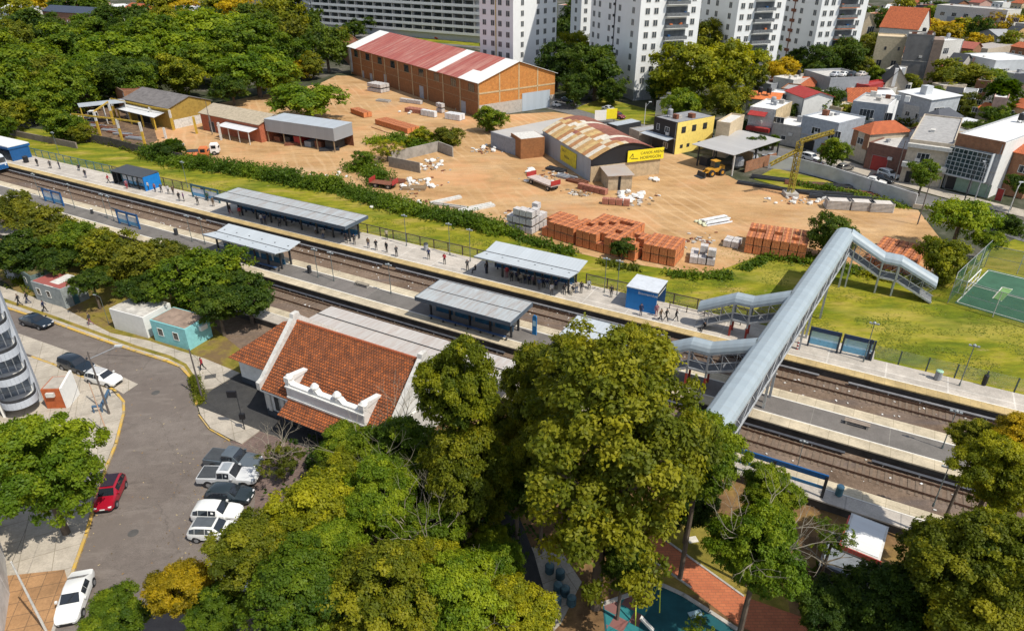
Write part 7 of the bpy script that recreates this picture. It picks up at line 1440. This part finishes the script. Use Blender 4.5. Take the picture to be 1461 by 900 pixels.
def tree(px, py, rpx, zc, asp, style, leafm, label, name='tree', cat='tree', group=None, at=None, rz=None, trunkm=None):
    """crown centre seen at (px, py) with half width rpx, its centre zc metres up, height = asp * width"""
    p = G(px, py, zc); dep = p.y*math.cos(TH)+(H-zc)*math.sin(TH); Rm = rpx*dep/F if at is None else at; zc = max(zc, .6); vz = Rm*asp
    if vz > zc*1.02: vz = zc*1.02
    k = rt.randrange(len(CR[style])); me, cs = CR[style][k]
    e = empty(name, (p.x,p.y,0), 0, label, cat, group)
    ro = rz if rz is not None else rt.uniform(0,6.28)
    c = bpy.data.objects.new('crown', me); C.objects.link(c); c.parent = e; c.location = (0,0,zc); c.scale = (Rm,Rm,vz); c.rotation_euler = (0,0,ro)
    if not me.materials: me.materials.append(M['leaf_green'])
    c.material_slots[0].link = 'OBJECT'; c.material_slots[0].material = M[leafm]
    tk = (style,k,round(zc/vz,1))
    if tk not in TR_: TR_[tk] = trunk_mesh(cs, k, zc/vz).build('trunk', M['bark'], e); t = TR_[tk]
    else: t = TR_[tk].copy(); C.objects.link(t); t.parent = e
    t.location = (0,0,zc); t.scale = (Rm,Rm,vz); t.rotation_euler = (0,0,ro); return e, Rm, vz
def bare(e, zc, R_, seed, n=9, name='bare_branches'):
    rr = random.Random(seed); o = MB()
    def br(p, d, L, r, dep):
        k = 3
        for _ in range(k): q = p+d*L/k; o.tube(p,q,r,r*.85,5,caps=False); p = q; r *= .85; d = (d+Vector((rr.uniform(-.25,.25),rr.uniform(-.25,.25),rr.uniform(-.12,.2)))).normalized()
        if dep > 0:
            for _ in range(rr.choice((2,3))): br(p, (d+Vector((rr.uniform(-.8,.8),rr.uniform(-.8,.8),rr.uniform(-.3,.5)))).normalized(), L*rr.uniform(.55,.8), r*.75, dep-1)
    for i in range(n): a = i*6.28/n+rr.uniform(-.3,.3); br(Vector((0,0,zc*.75)), Vector((math.cos(a)*.8,math.sin(a)*.8,rr.uniform(.5,1.1))).normalized(), R_*.62, .075, 3)
    x = o.build(name, M['twig'], e); x['kind'] = 'thing'
# -- near side: the park and street trees
N_ = [(868,655,150,14,1.65,'tall','leaf_olive','huge tree standing highest, over the station platforms and playground'),
 (655,560,66,15,1.25,'near','leaf_yellow','tall yellowish tree at the right end of the tiled station roof'),
 (668,690,72,9,1.3,'near','leaf_olive','dense tree below the tall yellowish station tree'),
 (570,655,76,7,.85,'near','leaf_green','green tree covering the station porch'),
 (492,648,48,5,.9,'near','leaf_green','bushy tree before the station entrance posts'),
 (398,655,40,2.6,.8,'open','leaf_brown','thin reddish brown tree beside the parked pickups'),
 (455,740,80,8,.9,'near','leaf_yellow','bright yellow green tree at the end of the parking row'),
 (540,715,62,9,1.0,'near','leaf_bright','light green tree rising in the middle of the park'),
 (360,790,72,8,.85,'near','leaf_olive','olive tree hanging over the last parked white car'),
 (265,840,56,6,.9,'near','leaf_gold','yellow flowering tree at the edge of the street'),
 (420,850,88,9,.85,'near','leaf_green','large green tree at the bottom beside the yellow one'),
 (545,850,92,9,.9,'near','leaf_olive','large olive tree at the bottom of the park'),
 (650,865,80,8,.9,'near','leaf_bright','bright green tree at the bottom near the park path'),
 (735,880,64,7,.9,'near','leaf_yellow','yellow green tree leaning over the park path'),
 (610,775,70,6.5,.9,'near','leaf_green','shadowed tree in the middle of the park mass'),
 (700,790,40,5,1.0,'near','leaf_green','small tree right beside the park path'),
 (770,560,60,10,1.2,'near','leaf_olive','tree between the station awning and the huge tree'),
 (1000,652,62,12,1.15,'near','leaf_green','tree joined to the huge one below the footbridge'),
 (165,885,56,3.4,.8,'near','leaf_green','low round tree by the white saloon'),
 (58,676,88,6.5,1.0,'near','leaf_bright','broad bright tree before the curved balconies'),
 (1082,795,72,8.5,1.1,'near','leaf_bright','leafy tree between the red path and the near track'),
 (1095,708,46,9,.95,'near','leaf_green','feathery tree top before the blue topped sign frame'),
 (1188,768,38,7,.9,'open','leaf_green','sparse tree before the white roofed kiosk'),
 (1368,802,80,11,.95,'near','leaf_olive','big olive tree covering the white kiosk corner'),
 (1430,810,90,11,1.0,'near','leaf_yellow','big yellow green tree in the bottom corner of the park'),
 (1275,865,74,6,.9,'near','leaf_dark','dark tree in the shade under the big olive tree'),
 (1400,905,90,8,.9,'near','leaf_olive','olive tree cut by the bottom edge near the corner'),
 (1418,680,62,11,1.0,'near','leaf_yellow','tree overhanging the near platform by its lamp'),
 (1452,635,48,12,.9,'near','leaf_gold','golden tipped tree reaching over the island platform'),
 (1180,870,56,4.5,.8,'near','leaf_dark','dark low tree beside the spinning ride'),
 (1000,900,30,2.5,.8,'open','leaf_green','shrub at the playground corner by the leafy tree'),
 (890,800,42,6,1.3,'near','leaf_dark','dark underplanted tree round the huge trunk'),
 (738,690,50,6,1.1,'near','leaf_green','dark tree filling the gap beside the huge tree'),(722,610,40,5,1.0,'near','leaf_olive','tree behind the gap beside the huge tree'),(500,690,56,6,.9,'near','leaf_yellow','yellow green crown between porch tree and parking row'),(612,690,56,7,.9,'near','leaf_green','green crown before the porch tree'),(478,800,60,8,.9,'near','leaf_bright','bright crown in the lower middle of the park'),(610,815,56,7.5,.9,'near','leaf_yellow','yellow green crown in the lower middle of the park'),(705,825,50,6,1.0,'near','leaf_bright','bright crown beside the park path bend'),(310,870,50,5,.9,'near','leaf_green','green crown behind the yellow flowering tree'),(985,722,44,4,1.0,'near','leaf_dark','added dark tree standing in for the shade below the footbridge end'),(822,530,58,15,1.0,'near','leaf_olive','upper left shoulder crown beside the huge tree'),(905,520,56,16,1.0,'near','leaf_olive','top crown leaning out of the huge tree toward the stairs'),(775,650,50,10,1.2,'near','leaf_olive','crown filling the left flank of the huge tree'),  # the tree below the footbridge end is added dark: shade put into leaf colour
 (1395,628,38,11,.8,'near','leaf_olive','crown just touching the island lamp post')]
for i, a in enumerate(N_):
    e, Rm, vz = tree(*a)
    if i == 3: bare(e, 7, Rm*1.3, 5)
    if i == 12: bare(e, 8, Rm, 15, 6)
    if i == 20: bare(e, 11.5, Rm*1.2, 7)
    if i == 14: bare(e, 8.5, Rm*1.1, 9)
    if i == 22: bare(e, 6, Rm*1.1, 12, 7)
    if i == 5: bare(e, 3.2, Rm, 21, 7)
# -- clipped looking row between street and tracks
for x, y, r_, m_, l in [(12,300,42,'leaf_brown','first dark tree of the row, next to the island platform end'),(62,330,52,'leaf_brown','second dark tree of the row behind the island platform'),(30,362,46,'leaf_dark','dark tree over the small grey shed'),(110,345,40,'leaf_green','dip in the tree row with lighter leaves'),(150,362,46,'leaf_olive','tree of the row above the red roofed hut'),(198,378,50,'leaf_brown','tree of the row above the white container'),(238,365,42,'leaf_brown','tree of the row touching the island platform edge'),(262,405,55,'leaf_green','tree of the row above the turquoise hut'),(312,392,52,'leaf_green','tree of the row before the winged island shelter'),(352,420,46,'leaf_dark','last rounded tree of the row before the station'),(310,436,40,'leaf_dark','dark low tree between the row and the turquoise hut'),(130,400,30,'leaf_dark','dark low tree beside the red roofed hut'),(200,412,34,'leaf_dark','shaded low tree behind the white container'),(85,372,32,'leaf_dark','shaded low tree behind the mossy shed')]:
    tree(x,y,r_,4.2,.75,'mid',m_,l,group='row of trees between street and tracks')
# -- behind the yard
B_ = [(35,92,62,'mid','leaf_green',8),(100,72,60,'mid','leaf_green',9),(165,88,62,'mid','leaf_bright',8.5),(225,64,62,'mid','leaf_green',10),(295,54,64,'mid','leaf_bright',10),(358,62,56,'mid','leaf_green',9),(300,90,50,'mid','leaf_green',7),(130,105,55,'mid','leaf_bright',7.5),(260,80,50,'mid','leaf_bright',8),(70,140,40,'mid','leaf_green',6),(195,120,36,'mid','leaf_green',6),(20,60,40,'mid','leaf_olive',8),(100,125,45,'mid','leaf_green',7),(165,115,40,'mid','leaf_dark',7),(10,130,50,'mid','leaf_green',8),(60,118,40,'mid','leaf_olive',7),(210,110,36,'mid','leaf_dark',6),
 (252,108,40,'mid','leaf_yellow',6.5),(365,100,56,'mid','leaf_bright',8),(438,142,58,'mid','leaf_bright',5.5),(330,125,30,'mid','leaf_dark',5),(395,108,34,'mid','leaf_green',6),(432,96,24,'mid','leaf_gold',4),(465,66,34,'far','leaf_dark',9),(425,52,30,'far','leaf_brown',9),(400,30,40,'far','leaf_olive',10),(355,28,34,'far','leaf_dark',8),(45,36,36,'far','leaf_dark',8),(200,22,34,'far','leaf_dark',8),(150,24,30,'far','leaf_dark',7),(315,10,34,'far','leaf_olive',8),(262,8,24,'far','leaf_gold',8),(62,3,26,'far','leaf_gold',9),(10,5,22,'far','leaf_olive',8),(530,32,28,'far','leaf_dark',5),(505,42,20,'far','leaf_dark',4),(614,12,24,'far','leaf_yellow',8),(636,8,22,'far','leaf_olive',8),(590,20,16,'far','leaf_yellow',5),(18,165,30,'mid','leaf_olive',4),(84,178,34,'mid','leaf_green',4),(45,155,30,'mid','leaf_green',4),(120,190,18,'mid','leaf_olive',2.2),(3,182,22,'mid','leaf_green',3),
 (758,66,34,'mid','leaf_yellow',9),(820,72,30,'mid','leaf_yellow',8),(850,104,46,'mid','leaf_dark',8),(795,92,36,'mid','leaf_dark',8),(820,128,26,'mid','leaf_dark',5),(872,132,22,'mid','leaf_dark',4),(700,62,16,'far','leaf_olive',8),(745,112,20,'mid','leaf_dark',5),
 (985,108,60,'mid','leaf_yellow',9),(1038,104,52,'mid','leaf_yellow',9),(1010,70,44,'mid','leaf_olive',11),(1040,145,36,'mid','leaf_olive',6),(975,150,34,'mid','leaf_green',5),(935,125,22,'mid','leaf_dark',5),(1070,90,24,'far','leaf_dark',9),(1095,80,22,'far','leaf_dark',9),(1118,108,28,'mid','leaf_gold',5.5),(1148,82,26,'mid','leaf_dark',7),(1172,92,30,'mid','leaf_dark',7),(1205,84,32,'mid','leaf_dark',8),(1240,70,24,'mid','leaf_brown',8),(1232,100,20,'mid','leaf_olive',5),(1262,92,14,'mid','leaf_gold',3),
 (1335,44,34,'far','leaf_gold',5),(1305,48,24,'far','leaf_gold',5),(1372,40,24,'far','leaf_yellow',5),(1395,60,20,'far','leaf_gold',4),(1430,34,26,'far','leaf_gold',6),(1449,28,30,'far','leaf_brown',6),(1368,108,44,'mid','leaf_olive',6),(1330,10,22,'far','leaf_dark',6),(1240,18,18,'far','leaf_dark',6),(820,20,24,'far','leaf_dark',14),(805,45,20,'far','leaf_dark',8),(1190,150,0,'mid','leaf_dark',4),
 (1174,146,34,'mid','leaf_dark',5),(1205,162,16,'mid','leaf_olive',3.5),(1190,217,24,'mid','leaf_green',4),(1319,249,24,'mid','leaf_green',4.2),(1396,190,24,'mid','leaf_dark',3),(1440,188,30,'mid','leaf_dark',4),(1455,262,20,'mid','leaf_dark',5),(1310,188,14,'mid','leaf_brown',4),(1103,202,10,'mid','leaf_green',2),(1080,205,16,'mid','leaf_dark',4),
 (1190,338,38,'mid','leaf_dark',3.6),(1372,312,52,'flat','leaf_bright',6),(1345,365,38,'mid','leaf_yellow',3.8),(1410,345,28,'flat','leaf_green',3.5),(890,352,19,'mid','leaf_dark',2.0),(698,170,27,'mid','leaf_green',3.4),(553,213,30,'open','leaf_yellow',2.6),(600,195,20,'mid','leaf_yellow',2.0),(640,193,24,'mid','leaf_brown',2.5),(520,228,18,'mid','leaf_green',2),(1440,318,14,'mid','leaf_dark',1.5),(240,213,22,'mid','leaf_dark',2.2)]
B_ += [(30,20,30,'far','leaf_olive',8),(95,12,30,'far','leaf_dark',8),(135,10,26,'far','leaf_green',8),(225,5,34,'far','leaf_olive',9),(285,24,34,'far','leaf_dark',8),(335,16,30,'far','leaf_gold',8),(375,42,30,'far','leaf_dark',8),(405,8,34,'far','leaf_olive',10),(440,30,26,'far','leaf_dark',9),(485,58,22,'far','leaf_brown',7),(75,48,34,'mid','leaf_dark',8),(130,42,36,'mid','leaf_green',8),(180,45,34,'mid','leaf_dark',8),(240,36,34,'mid','leaf_olive',8),(0,75,36,'mid','leaf_green',8),(410,78,34,'mid','leaf_green',8),(445,92,20,'mid','leaf_olive',5),(540,20,18,'far','leaf_green',5),(570,30,18,'far','leaf_olive',5),(655,22,20,'far','leaf_gold',7),
 (1262,28,18,'far','leaf_dark',7),(1290,12,22,'far','leaf_olive',8),(1325,24,20,'far','leaf_green',6),(1352,50,26,'far','leaf_gold',5),(1318,70,18,'far','leaf_olive',5),(1400,44,22,'far','leaf_dark',6),(1440,60,20,'far','leaf_yellow',5),(1385,90,22,'mid','leaf_olive',4),(1415,112,22,'mid','leaf_green',4),(1452,130,22,'mid','leaf_dark',4),(1300,120,16,'mid','leaf_olive',4),(1250,108,16,'mid','leaf_green',5),(1340,142,20,'mid','leaf_green',3.5),(1372,150,22,'mid','leaf_brown',3.5),(1420,165,22,'mid','leaf_green',3.2),(1160,108,20,'mid','leaf_dark',5),(1076,112,20,'mid','leaf_olive',6),(1225,190,14,'mid','leaf_green',2.5),(1130,160,14,'mid','leaf_dark',3.5)]
where = {}
desc = {'leaf_green':'green','leaf_bright':'bright green','leaf_yellow':'yellow green','leaf_gold':'golden yellow','leaf_dark':'dark green','leaf_olive':'olive','leaf_brown':'brownish green'}
def near_of(x, y):
    L_ = [((60,90),'over the yellow gantry yard'),((200,90),'behind the grey gabled shed'),((340,90),'behind the brick workshop'),((440,140),'behind the grey skirted shed'),((450,50),'before the white slab block'),((60,10),'around the far town houses'),((300,10),'beyond the big round crowns'),((600,20),'along the avenue'),((760,80),'before the narrow tower'),((840,110),'below the drainpipe tower'),((1000,110),'behind the yellow house'),((1110,90),'under the pale balconied tower'),((1200,90),'under the orange balconied tower'),((1340,40),'beside the orange church roof'),((1370,110),'before the white workshop'),((1180,150),'between the roofs over the street'),((1190,217),'on the pavement of the side street'),((1319,249),'before the glass fronted building'),((1430,190),'round the garden palms'),((1190,338),'beside the footbridge corner'),((1370,320),'between yard and sports court'),((890,352),'at the brick stacks'),((640,190),'by the concrete bin'),((530,215),'past the grey skirted shed'),((60,170),'by the train end of the line'),((240,213),'beside the white cab truck')]
    return min(L_, key=lambda q: (q[0][0]-x)**2+(q[0][1]-y)**2)[1]
cnt_ = {}
for x, y, r_, st__, m_, zc in B_:
    if r_ == 0: continue
    w_ = near_of(x, y); k_ = (desc[m_], w_); cnt_[k_] = cnt_.get(k_, 0)+1; sz = 'broad' if r_ >= 45 else 'mid sized' if r_ >= 27 else 'small'
    o_ = ['', ' next to its twin', ' third of its kind there', ' fourth of its kind there', ' fifth of its kind there',' sixth of its kind there',' seventh of its kind there',' eighth of its kind there',' ninth of its kind there'][min(8, cnt_[k_]-1)]
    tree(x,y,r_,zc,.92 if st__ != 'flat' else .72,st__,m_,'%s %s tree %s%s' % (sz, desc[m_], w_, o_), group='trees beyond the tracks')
# -- palms
def palm(px, py, rpx, zc, label):
    p = G(px,py,zc); dep = p.y*math.cos(TH)+(H-zc)*math.sin(TH); Rm = rpx*dep/F; r = empty('palm', (p.x,p.y,0), 0, label, 'palm tree', 'palms'); o = MB(); o.tube((0,0,0),(0,0,zc),.32,.24,9); o.build('trunk', M['bark'], r); rng = np.random.default_rng(int(px)); P=[];Nn=[];V=[]
    for i in range(46):
        a = i*2.399; el = rng.uniform(-.5,1.2); L = Rm*rng.uniform(.85,1.1); n = 26
        for j in range(n):
            t = j/n; x = math.cos(el)*t*L; z = math.sin(el)*t*L-.62*t*t*L; w_ = .16*L*math.sin(math.pi*min(1,t*.9+.08))
            for s_ in (-1,0,1): P.append((math.cos(a)*x-math.sin(a)*s_*w_, math.sin(a)*x+math.cos(a)*s_*w_, zc+z-.1*abs(s_)*L)); Nn.append((-math.cos(a)*.3+rng.normal()*.3,-math.sin(a)*.3+rng.normal()*.3,1)); V.append(rng.uniform(.0,.4)+(0.25 if el < -.2 else 0))
    me = leaf_mesh('crown', np.array(P), np.array(Nn), np.full(len(P), Rm*.11), np.array(V), rng, 3.0); me.materials.append(M['leaf_green']); c = bpy.data.objects.new('crown', me); C.objects.link(c); c.parent = r
palm(984,47,14,16,'palm rising over the olive tree by the pale balconied tower'); palm(1031,52,14,15,'second palm over the olive tree'); palm(1108,92,16,8,'shaggy palm before the golden tree'); palm(1436,122,26,9,'large palm in the garden before the white workshop'); palm(246,205,16,3.2,'short palm behind the panel fence in the yard'); palm(1105,196,9,3,'tiny palm beside the crane')
# -- hedge along the yard and other undergrowth that nobody could count
def undergrowth(name, pts, w_, hh, dens, m, label, seed=1, leaf=.24):
    rng = np.random.default_rng(seed); P = []; V = []; A = [G(*p) for p in pts]
    for a, b in zip(A, A[1:]):
        L = (b-a).length; n = int(L*dens*3.2)
        for i in range(n):
            t = rng.uniform(); q = a+(b-a)*t; u = np.array([q.x,q.y]); f = .55+.45*math.sin(q.x*.9+seed)*math.sin(q.y*.7)+.25*math.sin(q.x*2.7); off = rng.normal(size=2)*w_*.4; z = abs(rng.uniform(0,1))**.6*hh*max(.25,f); P.append((u[0]+off[0],u[1]+off[1],z)); V.append(rng.uniform(0,.25)+.3*max(0,math.sin(q.x*.35+seed)))
    T = np.array(P); k = 6; PP = np.repeat(T,k,0)+rng.normal(size=(len(T)*k,3))*.2; PP[:,2] = np.maximum(PP[:,2],.03); NN = np.array([0,-.2,.7])+rng.normal(size=PP.shape)*.6; me = leaf_mesh(name, PP, NN, np.full(len(PP),leaf), np.repeat(np.array(V),k)+rng.uniform(0,.1,len(PP)), rng); me.materials.append(M[m]); o = bpy.data.objects.new(name, me); C.objects.link(o); tag(o, label, None, None, 'stuff')
undergrowth('hedge_growth', [(215,222),(262,236),(300,240),(360,248),(430,262),(480,270)], 3.2, 2.6, 26, 'leaf_green', 'ragged hedge growth along the yard edge', 1)
undergrowth('hedge_growth', [(440,262),(500,275),(560,296),(640,312),(720,332)], 3.0, 1.9, 26, 'leaf_green', 'ragged hedge growth below the rubble', 2); undergrowth('hedge_growth', [(720,332),(770,349),(815,362)], 1.6, .9, 9, 'leaf_green', 'low hedge growth before the first brick block', 3); undergrowth('hedge_growth', [(858,375),(905,385)], 1.4, .7, 7, 'leaf_olive', 'weeds before the round bush', 35); undergrowth('hedge_growth', [(955,392),(1000,395),(1040,394)], 1.6, .8, 8, 'leaf_green', 'low growth before the grey block heap', 36); undergrowth('hedge_growth', [(1062,384),(1082,375),(1100,368)], 1.4, .8, 8, 'leaf_green', 'low growth at the corner of the lawn', 37)
undergrowth('hedge_growth', [(1100,364),(1160,374),(1215,388)], 2.0, 1.0, 22, 'leaf_green', 'low weeds before the long orange row', 4); undergrowth('hedge_growth', [(120,196),(170,208),(215,222)], 1.6, 1.0, 14, 'leaf_olive', 'thin weeds along the panel fence', 5)
undergrowth('hedge_growth', [(500,240),(530,246),(545,262)], 3, 2.2, 26, 'leaf_green', 'bushes at the wrecked trailer', 6); undergrowth('hedge_growth', [(530,205),(560,200),(600,212),(650,205)], 2.6, 2.0, 18, 'leaf_bright', 'bushes behind the concrete bin', 7)
undergrowth('hedge_growth', [(1230,392),(1325,405),(1345,400)], 1.5, .8, 12, 'leaf_yellow', 'weeds at the foot of the far stair', 8); undergrowth('hedge_growth', [(1130,262),(1200,275),(1290,296)], 1.4, .8, 9, 'leaf_green', 'weeds along the street wall', 9)
undergrowth('garden_growth', [(1340,150),(1380,160),(1461,175)], 9, 2.5, 9, 'leaf_green', 'mixed garden greenery round the palms', 31, .4); undergrowth('garden_growth', [(1395,186),(1461,205)], 5, 2.5, 9, 'leaf_dark', 'dark garden greenery behind the long roof', 32, .4); undergrowth('garden_growth', [(1290,175),(1320,182),(1345,195)], 4, 2, 9, 'leaf_brown', 'garden growth behind the brick garage', 33, .35); undergrowth('garden_growth', [(1050,168),(1062,190),(1085,205)], 3, 2, 9, 'leaf_dark', 'shrubs behind the open shed', 34, .3)
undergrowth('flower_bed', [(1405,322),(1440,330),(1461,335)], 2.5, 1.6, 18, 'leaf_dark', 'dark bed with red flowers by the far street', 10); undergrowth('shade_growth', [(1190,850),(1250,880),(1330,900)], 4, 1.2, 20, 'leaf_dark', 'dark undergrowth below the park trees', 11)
undergrowth('verge_growth', [(276,540),(282,556),(286,575)], .5, .7, 40, 'leaf_olive', 'planting at the kerb tip by the driveway', 12, .1); undergrowth('verge_growth', [(20,395),(60,412),(100,428)], 2, .5, 5, 'leaf_olive', 'weeds round the huts', 13)
undergrowth('shade_growth', [(470,660),(540,680),(620,700),(700,760)], 6, 1.5, 26, 'leaf_dark', 'dark shrubs under the park trees', 14); undergrowth('shade_growth', [(400,820),(480,850),(600,900)], 5, 1.2, 20, 'leaf_dark', 'dark shrubs below the bottom trees', 15)
# grass tufts on the lawn
rng = np.random.default_rng(9); P = []; V = []
for i in range(60000):
    s_ = rng.uniform(-110,75); t_ = 5.6+abs(rng.normal())*9 if rng.uniform() < .6 else rng.uniform(6,34)
    q = W(s_, t_); 
    if noise.noise(Vector((q.x*.22+5,q.y*.22,0))) < .02+rng.uniform(-.12,.12): continue
    P.append((q.x,q.y,.0)); V.append(.25+.35*noise.noise(Vector((q.x*.15,q.y*.15,0)))+rng.uniform(0,.3))
P = np.array(P); s2 = np.array([ (p[0]-RO.x)*RX.x+(p[1]-RO.y)*RX.y for p in P]); t2 = np.array([(p[0]-RO.x)*RY.x+(p[1]-RO.y)*RY.y for p in P]); lim = np.where(s2 < 20, 17+.02*s2, 34); ok = (t2 < lim) & (t2 > 7.8)
P = P[ok]; V = np.array(V)[ok]; me = leaf_mesh('lawn_tufts', P, np.array([0,-.1,1.0])+rng.normal(size=P.shape)*.22, np.full(len(P),.15), V, rng, 1.5); me.materials.append(foliage('grass_tuft',(.08,.125,.010),(.19,.205,.016),(.36,.29,.06),.25)); o = bpy.data.objects.new('lawn_tufts', me); C.objects.link(o); tag(o, 'tufts of rough grass on the lawn', None, None, 'stuff')
# litter between the rails
o = MB(); rr = random.Random(12)
for i in range(420):
    s_ = rr.uniform(-110,62); t_ = rr.choice([rr.gauss(-1.3,.6), rr.gauss(-3.6,1), rr.gauss(-14.2,1.2)]); p = W(s_,t_,.03); z = rr.uniform(.04,.12)*(1.6 if rr.random()<.1 else 1); o.T = Matrix.Translation(p)@Matrix.Rotation(rr.uniform(0,6),4,'Z'); o.box(-z,-z*.7,0,z,z*.7,z*.5,rr.choice((0,0,1,2)))
o.T = None; tag(o.build('litter', [M['white_old'], M['conc'], M['white']]), 'scraps and pale stones between the rails', None, None, 'stuff')
# thin overhead wires by the corner
def wire(a, b, za, zb, label): 
    p = G(*a); q = G(*b); p.z = za; q.z = zb; o = MB(); n = 10; pr_ = None
    for i in range(n+1): t = i/n; v = p.lerp(q,t); v.z -= 1.0*4*t*(1-t)*.5; (o.tube(pr_, v, .012, .012, 4, caps=False) if pr_ is not None else None); pr_ = v
    tag(o.build('overhead_wire', M['black']), label, 'wire', 'overhead wires')
wire((156,590),(288,566),7.4,5.9,'wire from the utility pole to the kerb tip pole'); wire((156,590),(66,900),7.4,6.9,'wire from the utility pole along the ochre paving'); wire((288,566),(349,612),5.9,4.3,'wire from the kerb tip pole to the black lantern')
